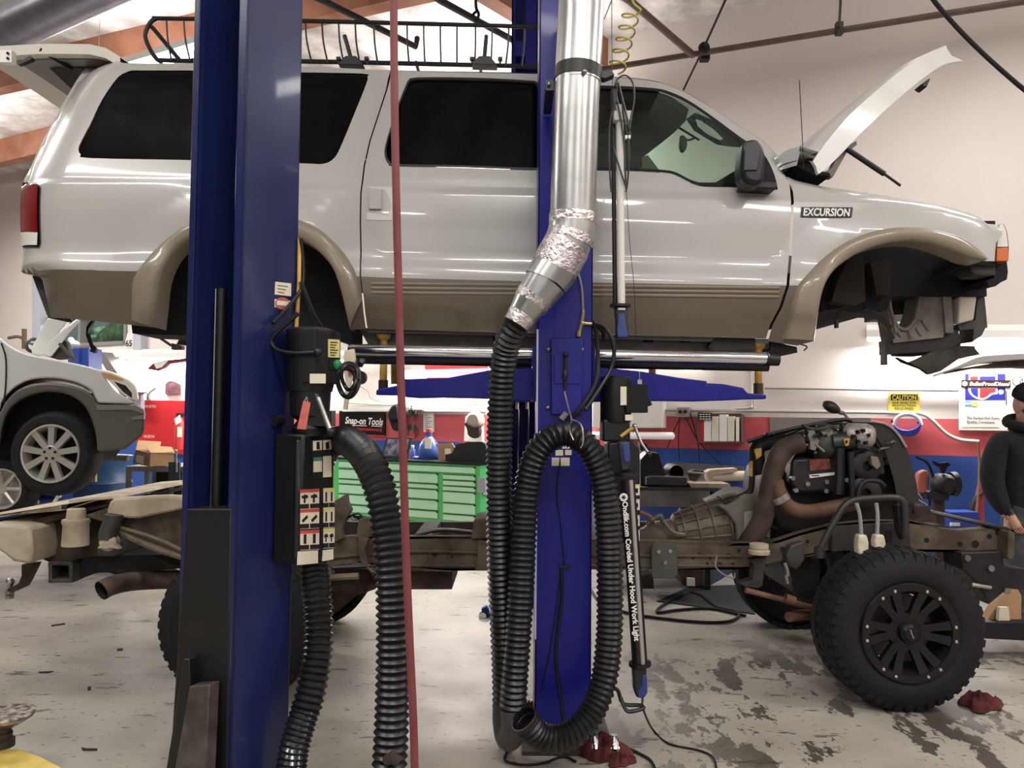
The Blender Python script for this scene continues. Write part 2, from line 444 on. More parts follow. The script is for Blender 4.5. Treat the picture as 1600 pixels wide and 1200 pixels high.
# timber beams
def beam(name, a, b_, z, h, w):
    p, q = atz(a[0], a[1], z), atz(b_[0], b_[1], z)
    d = (q - p).normalized(); n = V((-d.y, d.x, 0)) * w; p -= d * 3.0 * 0; q += d * 0
    mb = MB(); mb.prism([p - d * 2.5, q + d * 2.5, q + d * 2.5 + n, p - d * 2.5 + n], (0, 0, h)); return struct(mb.build(name, WOOD, smooth=0))
beam('trim_3', (195, 93), (470, 32), 5.78, 0.37, 0.18)
beam('trim_4', (2, 253), (70, 237), 5.75, 0.4, 0.18)
beam('trim_5', (745, 2), (838, 58), 5.78, 0.37, -0.18)

BUSHFILL = W((wx0 + wx1) / 2, 4.2, -2.6)   # unseen lamp added to brighten the bushes outside the window
# ---------------------------------------------------------------- white SUV body raised on the lift
YS = 4.10; YC = 5.10
def refz(y): return at(800, y, YS).z
TABPX = ((97, .42), (103, .34), (110, .285), (118, .25), (126, .228), (180, .165), (262, .078), (284, .056), (296, .046), (301, .03), (350, .014), (392, .016), (407, .01), (426, -.018), (436, -.022), (470, -.012), (515, .045), (545, .09), (580, .12))
TAB = [(at(800, y, YS + o).z, o) for y, o in TABPX][::-1]
def offpx(y, x): 
    y -= (x - 800) * .018
    if y <= 97: return .42
    for i in range(len(TABPX) - 1):
        if y <= TABPX[i + 1][0]: return TABPX[i][1] + (TABPX[i + 1][1] - TABPX[i][1]) * (y - TABPX[i][0]) / (TABPX[i + 1][0] - TABPX[i][0])
    return .12
SL = 0.0134
def pchip(t, x):
    if x <= t[0][0]: return t[0][1]
    if x >= t[-1][0]: return t[-1][1]
    for i in range(len(t) - 1):
        if t[i][0] <= x <= t[i + 1][0]:
            h = t[i + 1][0] - t[i][0]; s = (x - t[i][0]) / h
            def slope(k):
                if k <= 0 or k >= len(t) - 1: return 0
                d1 = (t[k][1] - t[k - 1][1]) / (t[k][0] - t[k - 1][0]); d2 = (t[k + 1][1] - t[k][1]) / (t[k + 1][0] - t[k][0])
                return 0 if d1 * d2 <= 0 else 2 * d1 * d2 / (d1 + d2)
            m0, m1 = slope(i) * h, slope(i + 1) * h; a, b = t[i][1], t[i + 1][1]
            return (2 * s ** 3 - 3 * s * s + 1) * a + (s ** 3 - 2 * s * s + s) * m0 + (-2 * s ** 3 + 3 * s * s) * b + (s ** 3 - s * s) * m1
FT = [(at(x, y, YS).x, at(x, y, YS).z) for x, y in ((1225, 255), (1300, 275), (1400, 291), (1480, 305), (1540, 322), (1562, 338))]
RE = []
for x, y in ((80, 497), (62, 432), (33, 420), (33, 400), (36, 290), (45, 270), (68, 220), (105, 150), (130, 112), (152, 100)):
    p = at(x, y, YS + offpx(y, x) + .15); RE.append((p.z, p.x))
def interp(t, x):
    if x <= t[0][0]: return t[0][1]
    for i in range(len(t) - 1):
        if x <= t[i + 1][0]:
            return t[i][1] + (t[i + 1][1] - t[i][1]) * (x - t[i][0]) / max(1e-9, t[i + 1][0] - t[i][0])
    return t[-1][1]
ARCH = []
for cx, cy, rx, ry in ((1410, 470, 172, 116), (388, 470, 172, 144)):
    c = at(cx, cy, YS); ARCH.append((c.x, c.z, rx * YS / 1200, ry * YS / 1200))
def f(x, z):
    o = pchip(TAB, z + SL * x)
    if x > 1.44:
        t = interp(FT, x) - z
        o += 0.11 * max(0, 1 - t / 0.10) ** 2 * min(1, (x - 1.44) / .12)
        if x > 2.45: o += 0.5 * (x - 2.45) ** 2 * 1.5
    e = x - interp(RE, z)
    if e < 0.35: o += 0.16 * (1 - max(0, e) / 0.35) ** 2.4
    for cx, cz, rx, rz in ARCH:
        d = math.hypot((x - cx) / rx, (z - cz) / rz)
        if z > cz - .1: o -= 0.022 * max(0, min(1, 1 - (d - 1.0) / .32)) ** 1.0 * (1 if d < 1.32 else 0)
    return o
def sp(px, py):
    def G(Y):
        p = at(px, py, Y); return Y - YS - f(p.x, p.z)
    lo = 3.95; best = None
    g0 = G(lo)
    while lo < 4.95:
        hi = lo + .03; g1 = G(hi)
        if best is None or abs(g1) < best[0]: best = (abs(g1), hi)
        if g0 < 0 <= g1:
            for _ in range(18):
                md = (lo + hi) / 2
                if G(md) < 0: lo = md
                else: hi = md
            return at(px, py, hi)
        lo = hi; g0 = g1
    return at(px, py, best[1])
def nrm(x, z):
    e = .004
    return V(((f(x + e, z) - f(x - e, z)) / (2 * e), -1, (f(x, z + e) - f(x, z - e)) / (2 * e))).normalized()
def pip(p, poly):
    c = False; j = len(poly) - 1
    for i in range(len(poly)):
        a, b = poly[i], poly[j]
        if (a[1] > p[1]) != (b[1] > p[1]) and p[0] < (b[0] - a[0]) * (p[1] - a[1]) / (b[1] - a[1]) + a[0]: c = not c
        j = i
    return c
def dens(pl, closed=True, step=.06):
    out = []
    for i in range(len(pl) if closed else len(pl) - 1):
        a, b = V(pl[i]), V(pl[(i + 1) % len(pl)]); n = max(1, int((b - a).length / step))
        out += [tuple(a.lerp(b, k / n)) for k in range(n)]
    if not closed: out.append(tuple(pl[-1]))
    return out
def xz(pts): return [(sp(x, y).x, sp(x, y).z) for x, y in pts]
def panel(outline, holes=(), splits=(), matf=None, off=0.0, step=.045, mirror=False):
    """a curved sheet of body side: outline, holes and paint lines traced, then laid on the side surface"""
    o = dens(xz(outline)); hs = [dens(xz(h)) for h in holes]; sps = [dens(xz(s), False) for s in splits]
    vs, es = [], []
    for loop, cl in [(o, 1)] + [(h, 1) for h in hs] + [(s, 0) for s in sps]:
        k = len(vs); n = len(loop); vs += loop
        es += [(k + i, k + (i + 1) % n) for i in range(n if cl else n - 1)]
    x0, x1 = min(p[0] for p in o), max(p[0] for p in o); z0, z1 = min(p[1] for p in o), max(p[1] for p in o)
    x = x0 + step / 2
    while x < x1:
        z = z0 + step / 2
        while z < z1:
            if pip((x, z), o) and not any(pip((x, z), h) for h in hs): vs.append((x, z))
            z += step * .62
        x += step
    r = delaunay_2d_cdt([V(p) for p in vs], es, [], 2, 1e-5)
    rv, rf = r[0], r[2]
    b = MB(); ns = []
    good = []
    for fc in rf:
        c = (sum(rv[i].x for i in fc) / len(fc), sum(rv[i].y for i in fc) / len(fc))
        if pip(c, o) and not any(pip(c, h) for h in hs): good.append((fc, c))
    for p in rv:
        n = nrm(p.x, p.y); q = V((p.x, YS + f(p.x, p.y), p.y)) + n * off
        if mirror: q.y = 2 * YC - q.y; n = V((n.x, -n.y, n.z))
        b.v.append(q); ns.append(n)
    for fc, c in good:
        ff = list(fc); a = [rv[i] for i in ff]
        ar = sum(a[i].x * a[(i + 1) % len(a)].y - a[(i + 1) % len(a)].x * a[i].y for i in range(len(a)))
        if (ar < 0) != mirror: ff = ff[::-1]
        b.f.append(ff); b.m.append(matf(*c) if matf else 0)
    return b, ns
TANB = xz([(20, 423), (212, 424), (562, 432), (840, 440), (1230, 446), (1300, 446), (1600, 452)])
def two(x, z): return 1 if z < interp(TANB, x) else 0
TBP = [(20, 423), (212, 424), (562, 432), (840, 440), (1230, 446), (1300, 446)]
def tb(x0, x1):
    def yy(x): return interp(TBP, x)
    return [(x0, yy(x0)), (x1, yy(x1))]
suv = thing('suv', 'white SUV body with tan lower sides, raised off its chassis on the blue lift', 'car', (0, YC, 1.9))
ROOF = cr2([(152, 100), (170, 98.5), (300, 100), (480, 104), (620, 110), (840, 114), (940, 119), (1000, 123), (1040, 131), (1080, 149), (1120, 173), (1160, 200), (1190, 218), (1222, 250)], 4)
def roofy(x): return interp(ROOF, x)
seamR = [(610, roofy(610)), (603, 140), (590, 180), (577, 220), (568, 260), (563, 300), (562, 350), (562, 432), (566, 465), (572, 514)]
seamF = [(1222, 250), (1232, 272), (1237, 300), (1237, 350), (1235, 400), (1231, 446), (1220, 480), (1205, 508), (1199, 529)]
rearEdge = cr2([(80, 497), (70, 455), (62, 432), (36, 427), (33, 416), (33, 400), (36, 385), (36, 292), (45, 268), (56, 243), (68, 218), (86, 184), (106, 149), (124, 119), (137, 105), (152, 100)], 3)
archR = cr2([(243, 512), (247, 475), (251, 440), (263, 408), (287, 381), (330, 359), (385, 351), (430, 357), (472, 375), (500, 395), (520, 419), (532, 452), (540, 485), (547, 515)], 3)
archRo = cr2([(205, 500), (206, 470), (206, 445), (214, 425), (250, 384), (305, 346), (385, 327), (430, 332), (467, 343), (500, 359), (526, 382), (545, 406), (557, 430), (566, 470)], 3)
WQ = cr2([(205, 110), (185, 120), (160, 155), (140, 195), (123, 229), (126, 241), (140, 247), (290, 250), (467, 255), (505, 256), (522, 247), (532, 230), (552, 182), (572, 132), (574, 120), (567, 115), (470, 113), (290, 110)], 3)
quarter = rearEdge + [(x, y) for x, y in ROOF if 155 < x < 608] + seamR + [(572, 514)] + archR[::-1]
b, n = panel(quarter, [WQ], [tb(60, 244)], two); b.build('quarter_panel', [WHITE, TAN], suv, normals=n)
b, n = panel(WQ, off=-.005); b.build('quarter_window', BLKGLASS, suv, normals=n)
# doors
g = 2.2
bpil = 872
WR = cr2([(637, 127), (651, 121.5), (740, 122), (822, 126), (840, 130), (847, 150), (850, 200), (849, 258), (840, 266), (720, 262), (620, 260), (607, 256), (601, 242), (604, 220), (620, 168)], 3)
rd = [(x + g, y) for x, y in seamR if y > 112] + [(bpil - g, 522), (bpil - g, roofy(bpil) + 1), (612 + g, roofy(612) + 1)]
b, n = panel(rd, [WR], [tb(565, bpil - g)], two); rdoor = b.build('rear_door', [WHITE, TAN], suv, normals=n)
WRi = [(x + (725 - x) * .022, y + (193 - y) * .05) for x, y in WR]
b, n = panel(WR, [WRi], off=.003); b.build('window_seal', BLACK, rdoor, normals=n)
b, n = panel(WRi, off=-.008); b.build('door_window', BLKGLASS, rdoor, normals=n)
WF = cr2([(905, 137), (941, 134), (1020, 138), (1048, 144.5), (1075, 157), (1111, 181), (1157, 215), (1190, 238), (1206, 264), (1214, 291), (1209, 297), (1155, 293), (1110, 292), (1093, 290.5), (1075, 284), (1057, 275), (1039, 270.5), (979, 267), (905, 265), (896, 250), (895, 150)], 3)
fd = [(bpil + g, roofy(bpil) + 1)] + [(x, y + 1) for x, y in ROOF if bpil + 5 < x < 1219] + [(x - g, y) for x, y in seamF] + [(bpil + g, 522)]
b, n = panel(fd, [WF], [tb(bpil + g, 1231)], two); fdoor = b.build('front_door', [WHITE, TAN], suv, normals=n)
WFi = cr2([(908, 141), (941, 139), (1018, 142), (1046, 149), (1074, 162), (1110, 186), (1150, 215), (1157, 222), (1158, 288), (1110, 288), (1094, 286), (1076, 280), (1058, 270.5), (1039, 266), (979, 262.5), (908, 261), (900, 250), (899, 150)], 3)
b, n = panel(WF, [WFi], off=.003); b.build('window_seal', BLACKM, fdoor, normals=n)
b, n = panel(WFi, off=-.006); b.build('door_window', GREENGLASS, fdoor, normals=n)
# ribbed mouldings on the doors
for y in (443, 450, 457):
    mb = MB()
    for xa, xb in ((580, bpil - 6), (bpil + 6, 1217)):
        P = []
        for k in range(25):
            x = xa + (xb - xa) * k / 24; q = sp(x, y + (x - 580) * .0105); P.append(q + V((0, -.002, 0)))
        mb.tube(P, .0075, 6)
    mb.build('side_moulding', TANL, rdoor if False else suv)
# recessed door handle
mb = MB()
def plate(mb, pts, off, th, m=0):
    P = [sp(x, y) for x, y in pts]; n0 = nrm(P[0].x, P[0].z); mb.prism([p + n0 * off for p in P], n0 * -th, m)
HND = cr2([(575, 292), (611, 293), (613, 297), (613, 340), (610, 345), (577, 344), (573, 340), (573, 297), (575, 292)], 2)[:-1]
plate(mb, HND, .004, .01); hb = mb.build('door_handle', mat('handle_recess', (196, 194, 188), .35, coat=.5), rdoor)
mb = MB(); plate(mb, [(577, 297), (596, 297), (596, 328), (577, 328)], .014, .012); mb.build('pull_lever', WHITE, hb, bevel=.003)
# front fender
archF = cr2([(1272, 533), (1276, 505), (1280, 478), (1285, 455), (1294, 434), (1311, 415), (1342, 395), (1380, 382), (1415, 377), (1450, 381), (1490, 394), (1512, 404), (1535, 408)], 3)
archFo = cr2([(1222, 530), (1231, 500), (1238, 470), (1246, 447), (1262, 428), (1282, 407), (1312, 384), (1346, 367), (1386, 357), (1420, 355), (1460, 359), (1500, 371), (1526, 390), (1540, 406)], 3)
fend = [(1222, 250), (1226, 254)] + cr2([(1245, 262), (1300, 275), (1400, 291), (1480, 304), (1535, 319), (1556, 332), (1566, 344)], 3) + [(1558, 350), (1556, 380), (1554, 408)] + archF[::-1] + [(1245, 540), (1199, 533)] + [(x + g, y) for x, y in seamF[::-1]]
b, n = panel(fend, [], [[(1231, 446), (1250, 446)]], lambda x, z: 1 if z < interp(TANB, x) and x < at(1300, 446, YS).x else 0); fender = b.build('front_fender', [WHITE, TAN], suv, normals=n)
def flare(outer, inner, parent):
    n = 40
    def rs(pl):
        P = [V((x, y, 0)) for x, y in pl]; L = [0]
        for i in range(len(P) - 1): L.append(L[-1] + (P[i + 1] - P[i]).length)
        out = []
        for k in range(n + 1):
            s = L[-1] * k / n; j = 0
            while j < len(P) - 2 and L[j + 1] < s: j += 1
            out.append(P[j].lerp(P[j + 1], (s - L[j]) / max(1e-9, L[j + 1] - L[j])))
        return out
    A, B = rs(outer), rs(inner); mb = MB(); prof = [(0, .0), (.06, -.018), (.2, -.03), (.5, -.034), (.8, -.03), (.95, -.016), (1, .0), (1.0, .13)]
    def fn(u, v):
        i = int(round(u * n)); j = int(round(v * (len(prof) - 1))); t, o = prof[j]
        q = A[i].lerp(B[i], t); p = sp(q.x, q.y); return p + V((0, o, 0))
    mb.grid(fn, n, len(prof) - 1, flip=False)
    return mb.build('wheel_arch_flare', TANL, parent, smooth=60, recalc=False)
flare(archRo, archR, suv); flare(archFo, archF, suv)
# far side, roof, rear and floor
b, n = panel(rearEdge + ROOF + [(x, y) for x, y in fend if x > 1226][:14] + [(1558, 350), (1554, 408)] + archF[::-1] + [(1199, 530), (547, 515)] + archR[::-1], [WQ, WR], [], two, mirror=True, step=.12); b.build('far_side', [WHITE, TAN], suv, normals=n)
b, n = panel(WQ, mirror=True, off=-.01, step=.15); b.build('quarter_window', BLKGLASS, suv, normals=n)
RP = [sp(x, y) for x, y in ROOF if x < 1036]
mb = MB(); mb.grid(lambda u, v: (lambda p: V((p.x, p.y + (2 * YC - 2 * p.y) * v, p.z + .03 * math.sin(math.pi * v))))(RP[int(round(u * (len(RP) - 1)))]), len(RP) - 1, 12); mb.build('roof', WHITE, suv)
mb = MB(); mb.grid(lambda u, v: (lambda p: V((p.x, p.y + (2 * YC - 2 * p.y) * v, p.z - .05)))(RP[int(round(u * (len(RP) - 1)))]), len(RP) - 1, 2); mb.build('headliner', mat('headliner_dark', (40, 40, 38), .9), suv)
WSn = [sp(x, y) for x, y in ROOF if x >= 1030]
mb = MB(); mb.grid(lambda u, v: (lambda p: V((p.x + .12 * math.sin(math.pi * v) ** 2, p.y + (2 * YC - 2 * p.y) * v, p.z + .02 * math.sin(math.pi * v))))(WSn[int(round(u * (len(WSn) - 1)))]), len(WSn) - 1, 12); mb.build('windshield', GREENGLASS, suv)
REp = [sp(x, y) for x, y in rearEdge if 285 < y < 430]
mb = MB(); mb.pp([(50, 430), (63, 433), (81, 497), (75, 497)], 4.3, 4.5); mb.build('rear_jamb', GREYD, suv)
mb = MB(); mb.grid(lambda u, v: (lambda p: V((p.x - .05 * math.sin(math.pi * v), p.y + (2 * YC - 2 * p.y) * v, p.z)))(REp[int(round(u * (len(REp) - 1)))]), len(REp) - 1, 8); mb.build('tail_panel', [WHITE], suv)
mb = MB(); mb.rpp(35, 285, 1240, 300, 4.3, 5.9); mb.build('cabin_floor', BLACKM, suv)
# underbody: sill channel, boxes, floor pan
mb = MB(); mb.pp([(560, 512), (1205, 530), (1240, 543), (1140, 549), (940, 548), (610, 541), (575, 538)], 4.28, 5.9)
for x in (770, 800, 842, 1005, 1062): mb.rpp(x, 524, x + 16, 535, 4.275, 4.29, 1)
mb.tpx([(575, 517, 4.22), (800, 522, 4.22), (1200, 534, 4.22)], .012, 6, 2)
mb.build('underbody', [mat('underbody_grey', (98, 94, 88), .7, var=.05, scale=8), BLACKM, GREYM], suv, smooth=0)
mb = MB(); mb.pp([(205, 505), (250, 430), (330, 356), (440, 352), (515, 400), (550, 510), (550, 540), (530, 532), (470, 512), (287, 524), (250, 523), (207, 521)], 4.48, 4.8); mb.pp([(90, 400), (250, 400), (250, 440), (90, 440)], 4.45, 5.7); mb.build('rear_wheel_liner', BLACKM, suv)
mb = MB(); mb.pp([(1283, 487), (1286, 400), (1340, 372), (1420, 360), (1500, 375), (1540, 400), (1542, 463), (1500, 463), (1470, 462), (1395, 462), (1385, 484), (1345, 483), (1330, 478)], 4.55, 5.6)
mb.pp([(1308, 440), (1330, 400), (1350, 395), (1352, 470), (1335, 478), (1300, 470)], 4.45, 4.56, 1); mb.pp([(1360, 410), (1392, 405), (1392, 462), (1370, 460)], 4.45, 4.56, 1)
mb.build('front_wheel_liner', [BLACKM, mat('liner_brown', (40, 34, 30), .9)], suv)
shro = mat('shroud_grey', (112, 106, 98), .7, var=.05, scale=10)
mb = MB()
oval = [(1413 + 21 * math.cos(a), 455 + 57 * math.sin(a)) for a in [math.pi * k / 12 for k in range(13)]]
mb.pp([(1384, 470), (1392, 462)] + oval[::-1] + [(1470, 462), (1476, 515), (1474, 527), (1396, 536), (1392, 510)], 4.6, 4.75)
for a, b_ in (((1400, 512), (1408, 526)), ((1432, 512), (1440, 524)), ((1420, 514), (1423, 528)), ((1441, 500), (1452, 516)), ((1396, 497), (1400, 520))): mb.tpx([(*a, 4.59), (*b_, 4.59)], .008, 6)
mb.tpx([(x, y, 4.59) for x, y in [(1413 + 24 * math.cos(a), 455 + 60 * math.sin(a)) for a in [math.pi * k / 12 for k in range(13)]]], .010, 6)
mb.build('fan_shroud', shro, suv)
mb = MB(); mb.pp([(1473, 462), (1487, 462), (1490, 520), (1478, 520)], 4.58, 4.7); mb.pp([(1388, 531), (1480, 521), (1496, 512), (1500, 535), (1480, 548), (1388, 553)], 4.62, 4.74, 1); mb.pp([(1528, 462), (1538, 460), (1543, 512), (1500, 516), (1496, 508), (1524, 500)], 4.6, 4.75, 2); mb.pp([(1522, 512), (1540, 512), (1534, 524), (1520, 534)], 4.6, 4.75, 2); mb.rpp(1383, 532, 1387, 570, 4.6, 4.66, 1)
mb.pp([(1395, 462), (1440, 455), (1470, 462), (1468, 490), (1396, 492)], 4.8, 5.2, 1)
mb.build('radiator_support', [shro, ENG, GREYD], suv)
mb = MB(); mb.pp(cr2([(1499, 463), (1527, 463), (1522, 500), (1497, 506)], 1), 4.56, 4.75); mb.build('washer_tank', mat('tank_pale', (196, 186, 172), .5), suv, bevel=.01)
mb = MB(); mb.pp([(1402, 558), (1412, 566), (1424, 565), (1436, 560), (1460, 548), (1472, 549), (1500, 540), (1523, 541), (1524, 545), (1532, 554), (1498, 561), (1470, 580), (1453, 585), (1440, 576), (1420, 567)], 4.6, 4.64)
mb.pp([(1395, 545), (1440, 541), (1480, 537), (1498, 520), (1502, 545), (1470, 552), (1430, 557), (1400, 556)], 4.7, 4.76)
mb.build('splash_shield', RUSTD, suv)
for pts, r_ in (([(1370, 485, 4.5), (1345, 489, 4.5), (1318, 486, 4.5), (1310, 492, 4.5), (1308, 503, 4.5)], .006), ([(1340, 488, 4.5), (1370, 496, 4.5), (1392, 512, 4.5)], .012), ([(1350, 482, 4.5), (1380, 500, 4.5), (1395, 530, 4.5)], .015), ([(1210, 530, 4.2), (1258, 540, 4.2), (1256, 548, 4.2)], .004)):
    mb = MB(); mb.tpx(pts, r_, 6); mb.build('loose_wire', BLACK, suv)
mb = MB(); mb.rpp(1306.5, 500, 1310.5, 512, 4.49, 4.52); mb.build('wire_plug', BLACK, suv)
mb = MB(); mb.pp([(1205, 534), (1245, 542), (1246, 551), (1225, 552), (1204, 547)], 4.25, 4.5); mb.pp([(1120, 525), (1180, 527), (1180, 546), (1115, 548), (1108, 540)], 4.2, 4.5); mb.build('body_mount', BLACK, suv)
mb = MB(); mb.pp([(1516, 414), (1540, 411), (1556, 414), (1557, 430), (1524, 430), (1518, 424)], 4.25, 4.4); mb.build('bumper_bracket', GREYD, suv, bevel=.008)
mb = MB(); mb.pp([(1508, 405), (1560, 408), (1556, 416), (1512, 413)], 4.22, 5.9); mb.pp([(1554, 409), (1573, 408), (1575, 425), (1573, 437), (1564, 441), (1556, 447), (1545, 446), (1541, 438), (1553, 434)], 4.3, 5.8); mb.tpx([(1535, 446, 4.4), (1532, 440, 4.4), (1532, 452, 4.4)], .02, 8); mb.build('front_crossbar', BLACKM, suv)
mb = MB(); mb.rpp(1535, 345, 1555, 408, 4.35, 5.85); mb.build('grille_backing', BLACKM, suv)
# lamps
mb = MB()
hl = [(1561, 356), (1565, 349), (1569, 350), (1574, 362), (1577, 385), (1576, 408), (1557, 409), (1558, 385)]
mb.pp([(1560, 358), (1564, 350), (1568, 350), (1573, 362), (1576, 386), (1558, 386)], 4.2, 4.5); mb.pp(hl, 4.23, 4.5, 1); lamp = mb.build('headlamp', [CLEARLENS, GREYD], suv, bevel=.004)
mb = MB(); mb.pp([(1558, 387), (1576, 387), (1575.5, 408), (1557, 408)], 4.195, 4.4); mb.build('turn_signal', AMBER, suv, bevel=.004)
mb = MB(); tl = cr2([(36, 296), (38, 290), (60, 288), (65, 292), (65, 382), (62, 387), (38, 387), (35, 380)], 1)
P = [sp(x, y) for x, y in tl]
b, n = panel(tl, off=.008, step=.03); tlo = b.build('tail_lamp', BLACK, suv, normals=n)
b, n = panel([(37, 294), (39, 292), (62, 290), (63, 294), (63, 363), (36.5, 363)], off=.016, step=.03); b.build('red_lens', REDLENS, tlo, normals=n)
b, n = panel([(36.5, 364), (63, 364), (62, 384), (38, 385)], off=.016, step=.03); b.build('reverse_lens', CLEARLENS, tlo, normals=n)
# badge
mb = MB(); plate(mb, [(1252, 324), (1332, 324.5), (1330, 340), (1250.5, 339.5)], .006, .008)
p0 = sp(1254, 337.5); p1 = sp(1329, 338.5)
n0 = nrm(p0.x, p0.z)
bd = mb.build('name_badge', BLACK, suv)
mb = MB(); mb.text('EXCURSION', p0 + n0 * .009, p1 - p0, V((0, 0, 1)), .058, bold=.03, shear=.15, width=(p1 - p0).length * .98); mb.build('lettering', mat('badge_silver', (225, 224, 220), .3, metal=.2), bd, smooth=0)
# mirror
mb = MB(); q = at(1179, 252, 4.0)
mb.pp(cr2([(1162, 225), (1166, 219), (1180, 216), (1190, 222), (1197, 240), (1196, 270), (1190, 288), (1170, 286), (1160, 275), (1159, 250), (1162, 225)], 2)[:-1], 3.95, 4.1); mr = mb.build('door_mirror', BLACK, suv, bevel=.025)
mb = MB(); mb.pp([(1164, 280), (1215, 285), (1213, 296), (1158, 293)], 4.05, 4.25); mb.build('mirror_foot', BLACK, mr, bevel=.01)
mb = MB(); mb.pp([(1164, 222), (1183, 219), (1190, 228), (1183, 266), (1162, 266)], 3.94, 3.96); mb.build('mirror_cap', mat('mirror_grey', (46, 46, 47), .4), mr, bevel=.004)
# raised hood
HU = cr2([(1270, 252), (1285, 230), (1305, 205), (1330, 177), (1360, 150), (1400, 116), (1440, 88), (1470, 74), (1478, 71)], 3)
HL = cr2([(1505, 95), (1490, 97), (1470, 103), (1440, 124), (1400, 157), (1350, 203), (1310, 245), (1282, 270), (1277, 268)], 3)
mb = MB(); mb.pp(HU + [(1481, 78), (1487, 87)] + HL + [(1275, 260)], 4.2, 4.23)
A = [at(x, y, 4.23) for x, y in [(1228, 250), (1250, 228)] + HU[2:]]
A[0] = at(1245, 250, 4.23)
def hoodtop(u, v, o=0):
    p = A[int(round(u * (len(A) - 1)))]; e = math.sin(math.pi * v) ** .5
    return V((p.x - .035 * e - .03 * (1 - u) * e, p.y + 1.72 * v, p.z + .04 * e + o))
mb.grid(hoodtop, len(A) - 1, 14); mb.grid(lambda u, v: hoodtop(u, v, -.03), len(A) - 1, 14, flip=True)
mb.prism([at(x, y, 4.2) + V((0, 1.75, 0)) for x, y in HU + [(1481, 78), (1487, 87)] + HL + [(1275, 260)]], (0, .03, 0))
hood = mb.build('hood', mat('hood_white_overlit', (228, 227, 224), .28, coat=.6), suv, smooth=50, recalc=False)  # brighter copy of the body white, imitating the overlit hood
mb = MB(); mb.tpx([(1322, 232, 4.3), (1382, 272, 4.3)], .016, 8); mb.tpx([(1382, 272, 4.3), (1407, 290, 4.3)], .008, 8); mb.build('hood_strut', BLACK, suv)
mb = MB(); mb.pp([(1286, 270), (1300, 262), (1308, 245), (1320, 230), (1338, 220), (1339, 226), (1322, 240), (1312, 258), (1302, 276), (1290, 276)], 4.32, 4.38); mb.build('hood_hinge', GREYM, suv)
mb = MB(); mb.pp([(1440, 131), (1450, 124), (1454, 122), (1450, 131), (1448, 136), (1444, 134)], 4.22, 4.3); mb.build('hood_latch', BLACK, hood)
mb = MB(); mb.pp([(1240, 257), (1262, 251), (1272, 256), (1285, 268), (1296, 270), (1298, 275), (1270, 272)], 4.3, 5.7); mb.tpx([(1242, 256, 4.28), (1258, 250, 4.28), (1272, 250, 4.28)], .008, 6); mb.build('cowl', BLACKM, suv)
mb = MB(); mb.tpx([(1249, 125, 4.25), (1256, 264, 4.25)], .0025, 5); mb.build('antenna', INK, suv)
# cabin things seen through the front window
mb = MB()
mb.pp([(885, 128), (1000, 133), (1050, 152), (1076, 170), (1072, 187), (1057, 202), (1039, 217), (1008, 241), (1006, 246), (1002, 262), (975, 300), (885, 300)], 4.62, 4.66)
mb.build('dark_headliner_sheet', mat('interior_charcoal', (44, 44, 42), .7, var=.04, scale=5, bump=.5, bscale=6), suv)  # traced dark sheet standing in for the headliner seen through the window
vis = [(1072, 186), (1086, 176), (1120, 190), (1170, 215), (1180, 262), (1155, 230), (1138, 229), (1120, 226), (1100, 214), (1084, 204)]
hole = [(1087, 186), (1096, 189), (1116, 203), (1130, 217), (1124, 219), (1104, 209), (1090, 197)]
mb = MB()
ov = [V((*p, 0)) for p in vis]; hv = [V((*p, 0)) for p in hole]
allp = vis + hole; es = [(i, (i + 1) % len(vis)) for i in range(len(vis))] + [(len(vis) + i, len(vis) + (i + 1) % len(hole)) for i in range(len(hole))]
r = delaunay_2d_cdt([V(p) for p in allp], es, [], 2, 1e-6)
fk = [list(q) for q in r[2] if (lambda c: pip(c, vis) and not pip(c, hole))((sum(r[0][i].x for i in q) / 3, sum(r[0][i].y for i in q) / 3))]
mb.add([at(p.x, p.y, 4.7) for p in r[0]], [q[::-1] for q in fk]); mb.add([at(p.x, p.y, 4.74) for p in r[0]], fk)
mb.build('sun_visor', mat('visor_dark', (34, 36, 34), .8), suv, smooth=0)
mb = MB(); mb.tpx([(1060, 199, 4.75), (1093, 219, 4.75)], .008, 6); mb.tpx([(1085, 216, 4.75), (1075, 219, 4.75), (1068, 214, 4.75)], .008, 6); mb.pp(cr2([(1062, 213), (1069, 211), (1074, 222), (1072, 233), (1066, 236), (1062, 226), (1062, 213)], 2)[:-1], 4.72, 4.76); mb.build('rear_view_mirror', BLACK, suv, bevel=.006)
mb = MB(); mb.pp([(1110, 290), (1156, 262), (1185, 262), (1185, 300), (1105, 300)], 4.5, 4.54); mb.pp([(1003, 246), (1012, 242), (1032, 268), (1003, 272)], 4.6, 4.62, 1); mb.build('dashboard', [BLACKM, mat('seat_tan', (120, 116, 98), .9)], suv)
# liftgate standing open over the rear
def gz(px): return interp([(-40, 74), (0, 72), (70, 68), (140, 69), (170, 76), (197, 97)], px)
gx = [-36, 20, 60, 100, 140, 165, 180, 188]
GN = [at(x, gz(x), 4.42) for x in gx]
def gate(u, v, o=0):
    t = u * (len(GN) - 1); i = min(int(t), len(GN) - 2); p = GN[i].lerp(GN[i + 1], t - i); e = math.sin(math.pi * v) ** .5
    return V((p.x, p.y + 1.36 * v, p.z + .03 * e + o))
mb = MB(); mb.grid(lambda u, v: gate(u, v), 14, 12, flip=False); lg = mb.build('liftgate', WHITE, suv)
mb = MB(); mb.grid(lambda u, v: gate(u, v, -.06), 14, 12, flip=True)
for v in (0, 1):
    mb.grid(lambda u, w: gate(u, v, -.06 * w), 14, 1)
mb.grid(lambda w, v: gate(0, v, -.06 * w), 1, 12)
mb.build('inner_frame', mat('liftgate_inner', (206, 200, 188), .5), lg, smooth=50)
